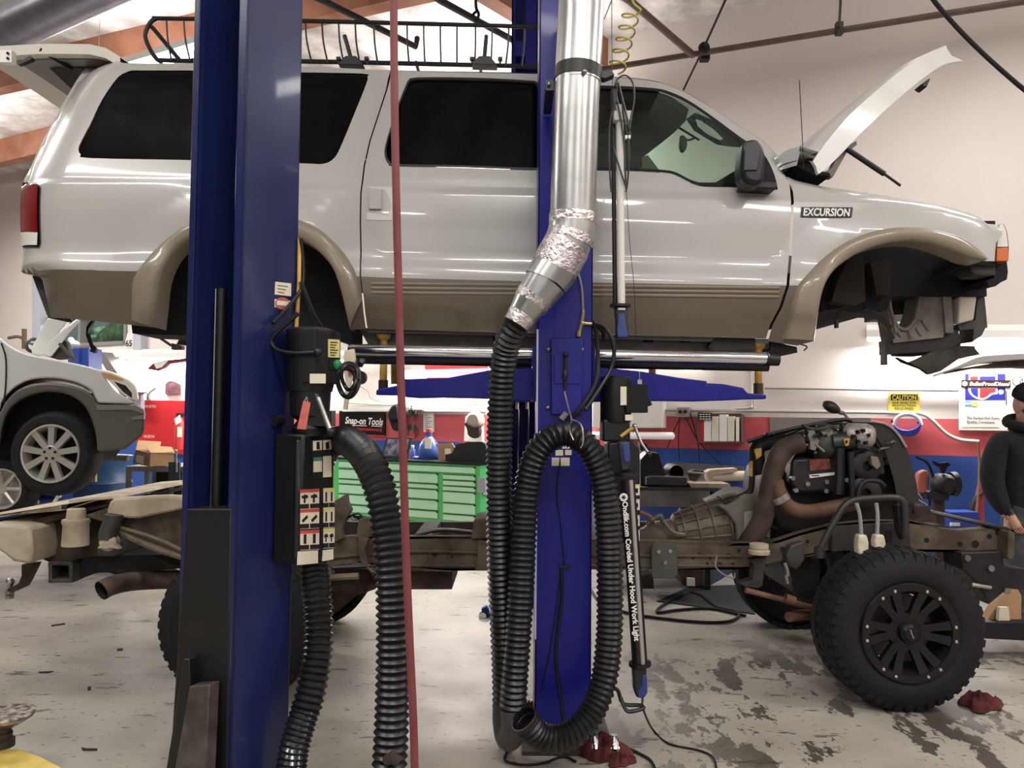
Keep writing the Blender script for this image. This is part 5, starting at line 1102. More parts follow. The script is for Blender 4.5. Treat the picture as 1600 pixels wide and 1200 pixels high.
# fan shroud seen edge-on at the front of the engine
def shr(u, v):
    P = cr2([(1362, 660), (1385, 664), (1402, 678), (1416, 700), (1424, 725), (1432, 755), (1436, 785)], 4); i = int(round(u * (len(P) - 1))); p = at(P[i][0], P[i][1], 4.7); return V((p.x - .05 * v, 4.7 + .7 * v, p.z))
mb = MB(); mb.grid(shr, 24, 6); mb.grid(lambda u, v: shr(u, v * .001) + V((-.13 * v, .0, -.02 * v)), 24, 2); mb.build('fan_shroud', mat('shroud_black', (38, 36, 33), .5), ch)
mb = MB(); mb.tpx([(1362, 658, 4.69), (1385, 663, 4.69), (1402, 677, 4.69), (1416, 699, 4.69)], .008, 6); mb.build('shroud_lip', mat('lip_grey', (150, 148, 140), .4), ch)
mb = MB(); mb.pp([(1396, 706), (1406, 700), (1414, 720), (1402, 722), (1386, 714)], 4.8, 4.82); mb.pp([(1392, 688), (1397, 691), (1394, 702), (1388, 703)], 4.78, 4.8, 1); mb.pp([(1404, 724), (1416, 728), (1424, 760), (1420, 785), (1410, 780), (1412, 750)], 4.8, 4.82, 2); mb.build('fan_blades', [mat('amber_plastic', (186, 140, 74), .5), PAPER, mat('dull_olive', (104, 94, 52), .6)], ch, smooth=0)
random.seed(11)
mb = MB()
for k in range(26):
    x = random.uniform(1205, 1400); y = random.uniform(663, 700); P = [(x, y, random.uniform(4.66, 4.85))]
    for j in range(3): x += random.uniform(-10, 24); y += random.uniform(-8, 12); P.append((min(x, 1415), max(661 + abs(x - 1320) * .06, y), random.uniform(4.62, 4.85)))
    mb.tpx(P, random.uniform(.005, .012), 6, random.choice([0, 0, 0, 1]))
mb.tpx([(1168, 690, 4.8), (1200, 680, 4.8), (1240, 670, 4.8), (1290, 660, 4.8), (1325, 656, 4.8), (1330, 668, 4.8)], .014, 7); mb.tpx([(1226, 680, 4.8), (1270, 664, 4.8), (1320, 660, 4.8)], .01, 7); mb.build('wiring_harness', [BLACK, mat('loom_grey', (110, 104, 96), .6)], ch)
mb = MB()
for k in range(14):
    x = random.uniform(1405, 1460); y = random.uniform(770, 800); mb.tpx([(x, y + 14, 4.9), (x + random.uniform(-6, 6), y, 4.9), (x + random.uniform(-10, 10), y - 10, 4.9)], .006, 5, random.choice([0, 0, 1]))
mb.pp([(1400, 795), (1450, 790), (1462, 812), (1400, 815)], 4.85, 5.0, 2); mb.build('cut_wiring', [BLACK, STEEL, RUSTB], ch)
# sway bar and white hanging shocks
mb = MB(); mb.tpx([(1278, 868, 4.4), (1290, 840, 4.4), (1308, 808, 4.4), (1320, 790, 4.4), (1336, 781, 4.4), (1370, 778, 4.4), (1400, 778, 4.4), (1411, 785, 4.4), (1414, 800, 4.4), (1414, 835, 4.4)], .02, 10); mb.lathe(at(1280, 863, 4.4), UP, [(-.03, .028), (.03, .028), (.03, 0)], 12); mb.pp([(1402, 790), (1420, 792), (1421, 838), (1412, 844), (1406, 832)], 4.42, 4.48); mb.build('shock_hoop', mat('hoop_black', (46, 46, 44), .4), ch)
for x0, x1 in ((1338, 1347), (1369, 1371.5)):
    mb = MB(); mb.tpx([(x0, 786, 4.36), ((x0 + x1) / 2 + 1, 806, 4.36), (x1 - 1, 840, 4.36)], .011, 8); rod = mb.build('shock_rod', mat('rod_grey', (150, 150, 146), .4), ch)
    xx = x1 + (2 if x0 < 1350 else 4); mb = MB(); mb.pp([(xx - 6, 836), (xx + 6, 836), (xx + 9, 848), (xx + 9, 859 + (8 if x0 < 1350 else 0)), (xx - 8, 861 + (10 if x0 < 1350 else 0)), (xx - 8, 846)], 4.33, 4.39); mb.build('shock_boot', mat('boot_white', (214, 204, 182), .6, var=.05, scale=30), rod, bevel=.008)
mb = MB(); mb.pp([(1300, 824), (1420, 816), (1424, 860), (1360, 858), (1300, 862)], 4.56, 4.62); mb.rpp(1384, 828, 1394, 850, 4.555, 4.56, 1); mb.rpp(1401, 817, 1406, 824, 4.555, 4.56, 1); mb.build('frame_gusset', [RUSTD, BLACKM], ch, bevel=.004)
# wheels
def wheel(cx, Yf, cz, r, wd, sgn, near):
    mb = MB(); c = V((cx, Yf, cz)); ax = V((0, sgn, 0))
    prof = [(.01, .265), (-.004, .29), (-.006, .33), (.006, .38), (.03, .405), (.05, r - .008), (.09, r), (wd - .09, r), (wd - .05, r - .008), (wd - .01, .38), (wd, .30), (wd, .26)]
    mb.lathe(c, ax, prof, 56)
    n = 44
    for k in range(n):
        a = 2 * math.pi * k / n; d = V((math.cos(a), 0, math.sin(a))); t = V((-math.sin(a), 0, math.cos(a)))
        for j, (y0, y1, sh) in enumerate(((.035, .105, 0), (.115, .185, .5), (.19, .26, 0), (wd - .05, wd - .0, .5))):
            aa = a + sh * 2 * math.pi / n; d = V((math.cos(aa), 0, math.sin(aa))); t = V((-math.sin(aa), 0, math.cos(aa)))
            w = .021; r0, r1 = r - .03, r + .005
            P = []
            for yy in (y0, y1):
                for rr, tt in ((r0, -w), (r1 - (.012 if yy == y0 and j == 0 else 0), -w * .8), (r1 - (.012 if yy == y0 and j == 0 else 0), w * .8), (r0, w)): P.append(c + ax * yy + d * rr + t * tt)
            mb.add(P, [(0, 1, 2, 3), (7, 6, 5, 4), (1, 5, 6, 2), (0, 4, 5, 1), (3, 2, 6, 7)])
        aa = a; d = V((math.cos(aa), 0, math.sin(aa))); t = V((-math.sin(aa), 0, math.cos(aa)))
        P = [c + ax * (.012) + d * .375 - t * .016, c + ax * (.03) + d * .415 - t * .018, c + ax * .03 + d * .415 + t * .018, c + ax * .012 + d * .375 + t * .016]
        P += [p - ax * .008 for p in P]; mb.add(P, [(4, 5, 6, 7), (0, 1, 5, 4), (2, 3, 7, 6), (1, 2, 6, 5), (3, 0, 4, 7)])
    ty = mb.build('tyre', TYRE, ch, smooth=40, recalc=False)
    rimm = mat('rim_black', (12, 11, 11), .38)
    mb = MB(); mb.lathe(c, ax, [(.0, .268), (-.008, .262), (-.004, .225), (.02, .215), (.05, .20), (.2, .2), (wd, .235), (wd, .262)], 48)
    mb.lathe(c, ax, [(.2, .20), (.2, .06)], 24) if not near else None
    mb.lathe(c, ax, [(.0, 0), (-.0, .05), (.012, .058), (.03, .06), (.035, .1), (.07, .105), (.1, .08)], 28)
    for k in range(6):
        for s in (-1, 1):
            a = k * math.pi / 3 + s * math.radians(11); d = V((math.cos(a), 0, math.sin(a))); t = V((-math.sin(a), 0, math.cos(a)))
            P = []
            for rr, yy, ww in ((.07, .03, .022), (.15, .022, .02), (.232, .0, .026)):
                P += [c + d * rr - t * ww + ax * yy, c + d * rr + t * ww + ax * yy, c + d * rr + t * ww + ax * (yy + .035), c + d * rr - t * ww + ax * (yy + .035)]
            fs = []
            for i in (0, 4): fs += [(i, i + 1, i + 5, i + 4), (i + 1, i + 2, i + 6, i + 5), (i + 2, i + 3, i + 7, i + 6), (i + 3, i, i + 4, i + 7)]
            mb.add(P, fs)
    rim = mb.build('rim', rimm, ty, smooth=35)
    mb = MB(); mb.lathe(c, ax, [(-.012, 0), (-.012, .035), (0, .045)], 20); mb.box(c + ax * -.013, (.05, .002, .006), 1, Matrix.Rotation(Rd(70), 3, 'Y')); mb.build('centre_cap', [rimm, GREYM], ty)
    if near:
        for k in range(6):
            for s in (-1, 1):
                a = k * math.pi / 3 + s * math.radians(9); mb = MB(); mb.lathe(c + V((math.cos(a), 0, math.sin(a))) * .24, ax, [(-.004, .0085), (-.014, .0085), (-.016, .004), (-.016, 0)], 8); mb.build('rim_bolt', CHROME, ty)
    return ty
wc = at(1423, 990, 4.15)
wheel(wc.x, 4.15, .432, .432, .25, 1, True)
wr_ = at(366, 975, 4.15); wheel(wr_.x, 4.15, .432, .432, .25, 1, True)
wheel(wc.x, 6.05, .432, .432, .25, -1, False); wheel(wr_.x, 6.05, .432, .432, .25, -1, False)
mb = MB(); mb.lathe((wc.x, 4.3, .432), (0, 1, 0), [(0, .0), (0, .19), (.04, .19), (.04, 0)], 32); mb.build('brake_disc', mat('disc_steel', (120, 116, 112), .4, metal=.7), ch)
mb = MB(); mb.tube([(wr_.x, 4.35, .432), (wr_.x, 5.85, .432)], .07, 14); mb.build('axle_tube', RUSTB, ch)
# ---------------------------------------------------------------- things along the back wall
def wtag(mb, name, mats, label, cat, group=None, **k): return tag(mb.build(name, mats, **k), label, cat, group)
ux = WU; uy = UP
def wtext(mb, s, x0, y0, x1, y1, h, t, m=0, **k):
    a, b_ = wp(x0, y0, t), wp(x1, y1, t); mb.text(s, a, b_ - a, UP, h, m, width=(b_ - a).length, **k)
# wall strip lights
def wall_light(x0, y0, x1, y1, label, power, h=14):
    t = thing('wall_strip_light', label, 'light', wp((x0 + x1) / 2, (y0 + y1) / 2, .1), 'strip lights on the back wall')
    mb = MB(); a0, a1 = wp(x0, y0, .02), wp(x1, y1, .02); d = UP * .14
    mb.prism([a0, a0 + WN * .06, a0 + WN * .2 - d * .5, a0 + WN * .2 - d, a0 - d], a1 - a0); mb.build('housing', WHITEP, t, smooth=0)
    mb = MB(); o = WN * .11 - UP * .155; mb.tube([a0 + o, a1 + o], .018, 10); mb.build('tube', TUBE, t)
    c = (a0 + a1) / 2 + WN * .13 - UP * .18; l = area(c, (a1 - a0).length, .1, power); l.rotation_euler = (0, 0, math.atan2(WU.y, WU.x))
    return t
def area(p, size, sy, power, aim=None, colr=(1, .975, .94)):
    l = bpy.data.lights.new('lamp', 'AREA'); l.shape = 'RECTANGLE'; l.size = size; l.size_y = sy; l.energy = power; l.color = colr
    o = bpy.data.objects.new('lamp', l); C.objects.link(o); o.location = V(p)
    d = (V(aim) - V(p)) if aim is not None else V((0, 0, -1))
    o.rotation_euler = d.to_track_quat('-Z', 'Y').to_euler()
    return o
wall_light(150, 546, 297, 546, 'long white strip light on the back wall above the cardboard box', 120)
wall_light(320, 544, 600, 549, 'white wall strip light half hidden behind the raised SUV and left column', 130)
wall_light(640, 545, 1100, 556, 'white wall strip light on the back wall behind the running board', 220)
wall_light(1355, 508, 1640, 508, 'white wall strip light above the yellow caution sign at right', 60)
# conduits
mb = MB(); mb.tube([wp(1195, 606, .04), wp(1400, 609.5, .04), wp(1498, 610, .04)], .014, 8); wtag(mb, 'conduit', mat('conduit_grey', (176, 172, 168), .4, metal=.4), 'upper grey conduit running along the white wall toward the parts poster', 'conduit')
mb = MB(); mb.tube(cr([wp(1030, 640.5, .05), wp(1200, 642.5, .05), wp(1400, 645, .05), wp(1438, 646, .05), wp(1456, 656, .05), wp(1478, 677, .05), wp(1500, 687, .05), wp(1530, 690, .05)], 5), .018, 8); wtag(mb, 'conduit', MATS['conduit_grey'], 'lower conduit along the wall that droops as a cable near the poster', 'conduit')
mb = MB(); mb.tube(cr([wp(1177, 560, .05), wp(1177, 630, .05), wp(1172, 637, .05), wp(1150, 639, .05)], 5), .014, 8); wtag(mb, 'conduit', MATS['conduit_grey'], 'bent conduit dropping down the wall behind the right lift arm', 'conduit')
mb = MB(); wrect(mb, 535, 633, 757, 643, .06); mb.tube(cr([wp(540, 630, .08), wp(600, 633, .08), wp(680, 634, .08), wp(755, 637, .08)], 5), .008, 6, 1); mb.tube(cr([wp(560, 602, .05), wp(575, 612, .05), wp(585, 625, .05), wp(650, 640, .07)], 4), .005, 5, 1)
wtag(mb, 'cable_trunking', [PAPER, GREYM], 'white cable trunking on the wall above the black tool sign', 'trunking')
# caution sign
mb = MB(); wrect(mb, 1388, 613, 1437, 643.5, .012); cs = wtag(mb, 'caution_sign', mat('sign_yellow', (224, 204, 84), .5), 'yellow and black CAUTION sign about ear and eye protection', 'sign', smooth=0)
mb = MB(); wrect(mb, 1392, 616, 1434, 625.5, .0135, .012); mb.build('black_band', INK, cs, smooth=0)
mb = MB(); wtext(mb, 'CAUTION', 1394, 624.5, 1432, 625, .066, .0145, bold=.03); mb.build('heading', MATS['sign_yellow'], cs, smooth=0)
mb = MB(); wtext(mb, 'EAR AND EYE', 1394.5, 631, 1431, 631.3, .032, .0135, bold=.015); wtext(mb, 'PROTECTION', 1394.5, 635.6, 1431, 635.9, .032, .0135, bold=.015); wtext(mb, 'REQUIRED', 1398, 640.2, 1428, 640.4, .032, .0135, bold=.015); mb.build('wording', INK, cs, smooth=0)
# parts poster
def prect(mb, x0, y0, x1, y1, t, m): wrect(mb, x0, y0, x1, y1, t, t - .0015, m)
mb = MB(); wprism(mb, [(1498.5, 578), (1650, 579), (1650, 674), (1498.5, 672)], .03); ps = wtag(mb, 'parts_poster', PAPER, 'white parts poster with red white and blue logo beside the man', 'poster', smooth=0)
PB = mat('poster_blue', (34, 36, 150), .6); PR = mat('poster_red', (200, 44, 52), .6)
mb = MB(); prect(mb, 1508, 584, 1571, 625, .0315, 0); mb.build('blue_field', PB, ps, smooth=0)
mb = MB()
def pw(pts, t): wprism(mb, pts, t, t - .001)
out = cr2([(1512.5, 606), (1514, 613), (1519, 619), (1526, 623), (1535, 625), (1543, 622), (1550, 617), (1556, 616), (1558.5, 616)], 4)
pw([(1514, 585.5), (1558.5, 585.5), (1558.5, 616)] + out[::-1] + [(1513, 592)], .0325); mb.build('white_outline', PAPER, ps, smooth=0)
mb = MB(); pw([(1516, 588), (1528, 588), (1528, 593.5), (1516, 593.5)], .0335); mb.build('dark_red_block', mat('poster_dark_red', (150, 44, 44), .6), ps, smooth=0)
mb = MB(); pw([(1531, 588), (1555.5, 588), (1555.5, 593.5), (1531, 593.5)], .0335); pw(cr2([(1516.5, 607), (1517.5, 612), (1521, 617), (1528, 621)], 4) + [(1528, 607)], .0335); mb.build('blue_block', PB, ps, smooth=0)
mb = MB(); pw(cr2([(1531, 621.5), (1536, 621.5), (1542, 619), (1548, 614), (1555.5, 612.5)], 4) + [(1555.5, 607), (1531, 607)], .0335); mb.build('red_block', PR, ps, smooth=0)
mb = MB(); pw([(1502, 593.5), (1579, 594), (1579, 605.5), (1502, 605.5)], .036); mb.build('banner', mat('banner_black', (36, 12, 12), .5), ps, smooth=0)
mb = MB(); wtext(mb, 'BulletProofDiesel', 1515, 602.3, 1578, 602.8, .05, .0375, bold=.03, shear=.2); c = wp(1507.5, 599.5, .0365)
mb.lathe(c, WN, [(0, .024), (.001, .024), (.001, .014), (0, .014)], 8); mb.lathe(c, WN, [(.001, .007), (.001, 0)], 8); mb.build('banner_lettering', mat('banner_cream', (232, 214, 200), .6), ps, smooth=0)
mb = MB(); c = wp(1564, 612.5, .032); mb.lathe(c, WN, [(0, .024), (.001, .024), (.001, 0)], 16); mb.build('round_mark', mat('pale_blue', (170, 176, 220), .6), ps, smooth=0)
mb = MB(); prect(mb, 1507.5, 627, 1518, 635, .0315, 0); prect(mb, 1507.5, 629.5, 1518, 632, .0325, 1); mb.build('small_logo', [mat('sky_blue', (90, 160, 206), .6), PAPER], ps, smooth=0)
mb = MB(); c = wp(1522.5, 631, .032); mb.lathe(c, WN, [(0, .026), (.001, .026), (.001, 0)], 14); mb.build('yellow_mark', mat('mark_yellow', (224, 206, 90), .6), ps, smooth=0)
mb = MB(); wtext(mb, 'The Perfect Part Every', 1510.5, 655, 1562, 655.6, .036, .0315, bold=.01); wtext(mb, 'Quality, Consistent', 1510.5, 661, 1554, 661.6, .036, .0315, bold=.01); prect(mb, 1503, 667.6, 1560, 668, .0315, 0); prect(mb, 1571.5, 611, 1573, 633, .0315, 0); mb.build('wording', mat('poster_text', (60, 60, 66), .7), ps, smooth=0)
mb = MB(); P = [wp(1590 + 8 * math.cos(a), 596 + 7 * math.sin(a), .05) for a in [2 * math.pi * k / 20 for k in range(20)]]; mb.tube(P, .004, 5, closed=True); P = [wp(1602 + 8 * math.cos(a), 598 + 7 * math.sin(a), .055) for a in [2 * math.pi * k / 20 for k in range(20)]]; mb.tube(P, .004, 5, closed=True); wtag(mb, 'hanging_wire', INK, 'thin dark wire loops hanging over the poster above the man cap', 'wire')
# face shield
fs = thing('face_shield', 'clear face shield with blue band hanging on the red wall below the caution sign', 'face shield', wp(1418, 665, .1))
mb = MB(); P = [wp(1418 + 21 * math.cos(a), 664 + 17 * math.sin(a), .12) for a in [math.pi * (1.0 + k / 16.0) for k in range(17)]]; mb.tube(P, .02, 8); mb.build('headband', mat('shield_clear', (214, 210, 214), .3), fs)
mb = MB(); wprism(mb, cr2([(1396, 662), (1398, 672), (1408, 680), (1420, 683), (1432, 679), (1438, 671), (1440, 660), (1432, 668), (1418, 672), (1404, 669), (1396, 662)], 2)[:-1], .16, .04); mb.build('visor', mat('shield_blue', (40, 50, 140), .35), fs, bevel=.01)
mb = MB(); mb.tube([wp(1393, 657, .12), wp(1398, 662, .12)], .014, 8); mb.tube([wp(1440, 657, .12), wp(1434, 662, .12)], .014, 8); mb.build('pivot_knob', INK, fs)
# grey board on the red band
mb = MB(); wrect(mb, 1203, 653, 1361, 735, .03); wtag(mb, 'grey_board', mat('board_grey', (132, 126, 122), .7), 'plain grey board on the red wall band behind the engine', 'board', smooth=0)
# wall electrical box and white fixture behind the power unit
mb = MB(); wrect(mb, 925, 625, 1035, 669, .18); wtag(mb, 'wall_cabinet', mat('fixture_white', (226, 222, 216), .5), 'white box mounted on the wall behind the central power unit', 'cabinet', smooth=0, bevel=.01)
mb = MB(); a, b_ = wp(925, 680, .12), wp(1054, 681, .12); mb.tube([a, b_ - (b_ - a).normalized() * .02, b_], [.042, .042, .02], 14); wtag(mb, 'tube_lamp', mat('tube_faint_glow', (236, 232, 226), .4, emit=.25), 'white fluorescent tube lying across the red band behind the power unit', 'lamp')  # slight emission makes the tube glow faintly
ob_ = thing('outlet_box', 'grey electrical outlet box on the wall above the workbench with cords plugged in', 'outlet box', wp(1067, 644, .1))
mb = MB(); wrect(mb, 1057, 636, 1077, 652, .1); mb.build('box', mat('outlet_grey', (150, 146, 140), .5), ob_, bevel=.006)
mb = MB()
for x in (1063, 1071): mb.lathe(wp(x, 643, .1), WN, [(0, .02), (.03, .018), (.03, 0)], 10)
mb.build('plug', INK, ob_)
mb = MB()
for pts in ([(1063, 652, .1), (1052, 675, .08), (1043, 700, .06)], [(1071, 652, .1), (1092, 690, .08), (1128, 728, .1)], [(1062, 650, .09), (1060, 690, .05), (1062, 720, .05)], [(1078, 645, .1), (1090, 690, .05), (1094, 728, .08)]):
    mb.tube(cr([wp(*p) for p in pts], 4), .006, 5)
mb.build('cord', INK, ob_)
rk_ = thing('manual_rack', 'wall rack holding thick white and cream manuals above the workbench', 'rack', wp(1124, 668, .1))
mb = MB(); wrect(mb, 1091, 690, 1159, 692, .14); wrect(mb, 1090, 644, 1092, 692, .14); wrect(mb, 1157.5, 648, 1159, 692, .14); wrect(mb, 1090, 646, 1159, 692, .02); mb.build('frame', mat('rack_dark', (92, 70, 66), .6), rk_, smooth=0)
for i, (x0, x1, y0, mm, lb) in enumerate(((1092, 1099, 657, 2, 'narrow red and black spine manual at the left end of the wall rack'), (1100, 1111, 654, 0, 'white spine manual second from left in the wall rack'), (1112, 1123, 651, 1, 'tall cream manual third from left in the wall rack'), (1124, 1136, 648, 0, 'tallest white manual in the middle of the wall rack'), (1137, 1147, 651, 1, 'cream manual fourth from left in the wall rack'), (1150, 1155, 652, 0, 'thin white manual leaning at the right end of the wall rack'))):
    mb = MB(); wrect(mb, x0, y0, x1, 689.5, .13, .03, 0); mb.prism([wp(x0 + .5, y0 + 1, .128), wp(x1 - .5, y0 + 1, .128), wp(x1 - .5, y0 - .4, .128), wp(x0 + .5, y0 - .4, .128)], -WN * .09, 1); wtag(mb, 'manual', [[PAPER, CREAM, RED][mm], PAPER], lb, 'book', 'manuals in the wall rack', smooth=0)
mb = MB(); wrect(mb, 1091, 645, 1112, 656, .15, .132); 
nt_ = wtag(mb, 'notice', INK, 'small black notice card clipped over the left end of the manual rack', 'notice', smooth=0)
mb = MB()
for y in (647, 650.5, 654): 
    for k in range(4): wrect(mb, 1093 + k * 4.6, y, 1096.5 + k * 4.6, y + 1.2, .1515, .15)
mb.build('notice_text', PAPER, nt_, smooth=0)
# workbench at right of centre
YW0 = 7.0
def fbox(mb, x0, y0, x1, y1, Y0, Y1, m=0): mb.rpp(x0, y0, x1, y1, Y0, Y1, m)
q = at(1060, 780, 7.3)
wb = thing('workbench', 'dark steel workbench behind the transmission, grey front edge and blue end', 'workbench', (q.x, 7.3, 0))
zb_ = at(1060, 762, 7.0).z; xl, xr = at(930, 780, 7.0).x, at(1113, 780, 7.0).x
def bench_back(x): 
    return (WA + WN * .05).y + (x - WA.x - WN.x * .05) * WU.y / WU.x
mb = MB(); mb.prism([V((xl, 7.0, zb_)), V((xr, 7.0, zb_)), V((xr + .55, bench_back(xr + .55) - .02, zb_)), V((xl, bench_back(xl) - .02, zb_))], UP * -.03); mb.build('bench_top', mat('bench_top', (60, 58, 56), .4, metal=.3, var=.06), wb, smooth=0)
zl_ = at(1060, 792, 7.0).z
mb = MB(); mb.bb((xl, 7.0, zl_), (xr, 7.02, zb_ - .03)); mb.build('front_apron', mat('bench_apron', (126, 122, 122), .35, metal=.6, var=.1, scale=3), wb, smooth=0)
mb = MB(); mb.prism([V((xr, 7.0, zl_)), V((xr + .55, bench_back(xr + .55) - .03, zl_)), V((xr + .55, bench_back(xr + .55) - .03, zb_ - .03)), V((xr, 7.0, zb_ - .03))], V((-.02, .0, 0))); mb.prism([V((xr - .05, 7.1, .0)), V((xr + .45, 7.9, 0)), V((xr + .45, 7.9, zl_)), V((xr - .05, 7.1, zl_))], V((-.02, 0, 0))); mb.build('end_panel', mat('bench_navy', (20, 26, 52), .5), wb, smooth=0)
for x in (xl + .1, xr - .06): 
    mb = MB(); mb.bb((x, 7.03, 0), (x + .05, 7.08, zb_ - .03)); mb.build('leg', BLACK, wb)
mb = MB(); mb.bb((xl + .1, 7.1, .2), (xr - .1, 7.5, .24)); mb.build('lower_shelf', BLACK, wb)
def btag(px, Y0, Y1, name, m, label, cat, bevel=.006):
    mb = MB(); mb.pp(px, Y0, Y1); return tag(mb.build(name, m, bevel=bevel, smooth=0), label, cat)
btag([(1001, 718), (1012, 706), (1030, 708), (1040, 742), (1040, 758), (1001, 760)], 7.15, 7.4, 'tool_box', BLACK, 'black lidded tool box on the left end of the workbench', 'box')
mb = MB(); mb.pp([(1000, 690), (1010, 694), (1016, 704), (1022, 728), (1040, 734), (1036, 742), (1010, 736), (1000, 725)], 7.42, 7.55); mb.pp([(1001, 704), (1020, 706), (1019, 716), (1001, 715)], 7.40, 7.42, 1); mb.pp([(1000, 722), (1014, 722), (1014, 728), (1000, 728)], 7.40, 7.42, 1); wtag(mb, 'drill_case', [BLACK, GREYM], 'stacked black tool cases behind the box on the workbench', 'case', smooth=0)
btag([(1010, 746), (1020, 744), (1074, 746), (1074, 759), (1010, 758)], 7.04, 7.25, 'tool_case', mat('case_charcoal', (54, 54, 54), .5), 'flat charcoal plastic tool case lying at front of the workbench', 'case')
mb = MB(); c = at(1057, 738, 7.2); mb.lathe(c, (0, 1, 0), [(0, .062), (-.01, .066), (0, .07), (.3, .066), (.3, 0)], 24); mb.lathe(c, (0, 1, 0), [(.002, .062), (.2, .055), (.2, 0)], 24, 1); wtag(mb, 'filter_can', [GREYD, BLACKM], 'round dark pipe end facing out, on the charcoal tool case', 'pipe')
btag([(1076, 755), (1140, 756), (1143, 763), (1080, 762)], 7.02, 7.3, 'parts_tray', mat('tray_tan', (150, 136, 120), .6, var=.05), 'shallow tan parts tray at right front of the workbench', 'tray', .002)
mb = MB(); mb.tube([at(1110, 745, 7.35), at(1162, 743, 7.4)], .045, 14); mb.pp([(1104, 738), (1112, 734), (1152, 732), (1152, 737), (1116, 742), (1112, 754), (1108, 752)], 7.3, 7.45, 1); wtag(mb, 'paper_roll', [mat('roll_beige', (206, 192, 172), .8), mat('towel_beige', (176, 160, 142), .9, var=.06)], 'beige paper towel roll lying on the right end of the workbench', 'roll')
mb = MB(); mb.pp([(1076, 738), (1085, 734), (1100, 736), (1096, 742), (1088, 752), (1082, 752)], 7.25, 7.35); mb.tpx([(1075, 738, 7.25), (1090, 739, 7.25), (1100, 740, 7.25)], .012, 7, 1); wtag(mb, 'hand_tool', [RUSTB, GREYM], 'brown and grey hand tools lying between the pipe and the paper roll', 'tool', smooth=0)
mb = MB(); wprism(mb, [(1040, 722), (1162, 729), (1162, 752), (1040, 752)], .1, .06); wtag(mb, 'splash_board', mat('splash_grey', (92, 88, 84), .6), 'grey upright board at the back of the workbench', 'board', smooth=0)
btag([(1064, 795), (1086, 793), (1084, 806), (1063, 805)], 7.3, 7.4, 'paper_box', PAPER, 'small white box on the shelf under the workbench', 'box')
btag([(924, 757), (934, 757), (934, 870), (924, 870)], 6.6, 6.9, 'plastic_bin', mat('bin_white', (190, 196, 206), .5), 'pale plastic bin showing right of the blue column beneath the bench', 'bin')
# green tool chest
TBo = .95
a, b_ = wp(505, 716, TBo), wp(750.5, 727, TBo); sa, sb_ = (a - WA).dot(WU), (b_ - WA).dot(WU); zt_ = 1.0; zb2 = wp(640, 813, TBo).z
tcx = thing('tool_chest', 'bright green tool chest with rows of drawers below the tool sign', 'tool chest', W((sa + sb_) / 2, 0, TBo / 2 + .2))
mb = MB(); mb.prism([W(sa, zb2, TBo), W(sb_, zb2, TBo), W(sb_, zt_, TBo), W(sa, zt_, TBo)], WN * -.6); body = mb.build('cabinet', GREEN, tcx, bevel=.008)
mb = MB(); mb.prism([W(sa - .01, zt_, TBo + .01), W(sb_ + .01, zt_, TBo + .01), W(sb_ + .01, zt_ + .025, TBo + .01), W(sa - .01, zt_ + .025, TBo + .01)], WN * -.62); mb.build('worktop', BLACK, tcx)
def zz(y, x=690): return wp(x, y, TBo).z
def drawer(x0, x1, y0, y1, name='drawer'):
    s0, s1 = ws(x0, y0, TBo)[0], ws(x1, y0, TBo)[0]
    mb = MB(); wrel(mb, s0, zz(y1), s1, zz(y0), TBo + .012, TBo); d = mb.build(name, GREENL, tcx, bevel=.003, smooth=0)
    mb = MB(); wrel(mb, s0, zz(y0) - .005, s1, zz(y0) + .001, TBo + .016, TBo + .01); wrel(mb, s1 - .012, zz(y0) - .018, s1 + .008, zz(y0) + .004, TBo + .02, TBo + .01); mb.build('handle', BLACK, d, smooth=0)
ys = [739, 756, 764.5, 781, 798, 811.5]
for i in range(5): drawer(530, 684.5, ys[i] + 1.2, ys[i + 1] - .6)
ys2 = [739.5, 748.5, 757.5, 766, 784, 801, 812]
for i in range(6): drawer(693, 743, ys2[i] + 1.0, ys2[i + 1] - .6)
drawer(530, 743, 727.5, 737.5, 'lid_panel')
mb = MB(); mb.prism([W(sb_ + .004, zz(770), TBo - .05), W(sb_ + .004, zz(746), TBo - .05), W(sb_ + .004, zz(746), TBo - .4), W(sb_ + .004, zz(770), TBo - .4)], WU * .01); 
mb.prism([wp(746, 746, TBo + .02), wp(758, 747, TBo + .02), wp(758, 770, TBo + .02), wp(746, 769, TBo + .02)], WN * -.02); mb.build('grey_plate', mat('plate_grey', (160, 160, 168), .5), tcx, smooth=0)
for s in (sa + .08, sb_ - .08):
    for t in (TBo - .06, TBo - .54):
        mb = MB(); c = W(s, .075, t); mb.lathe(c - WU * .025, WU, [(0, 0), (0, .075), (.05, .075), (.05, 0)], 18); mb.box(c + UP * .11, (.07, .07, .1)); mb.build('caster', BLACK, tcx)
mb = MB(); wrel(mb, sa + .02, .16, sb_ - .02, zb2, TBo - .03, TBo - .57); mb.build('plinth', BLACKM, tcx)
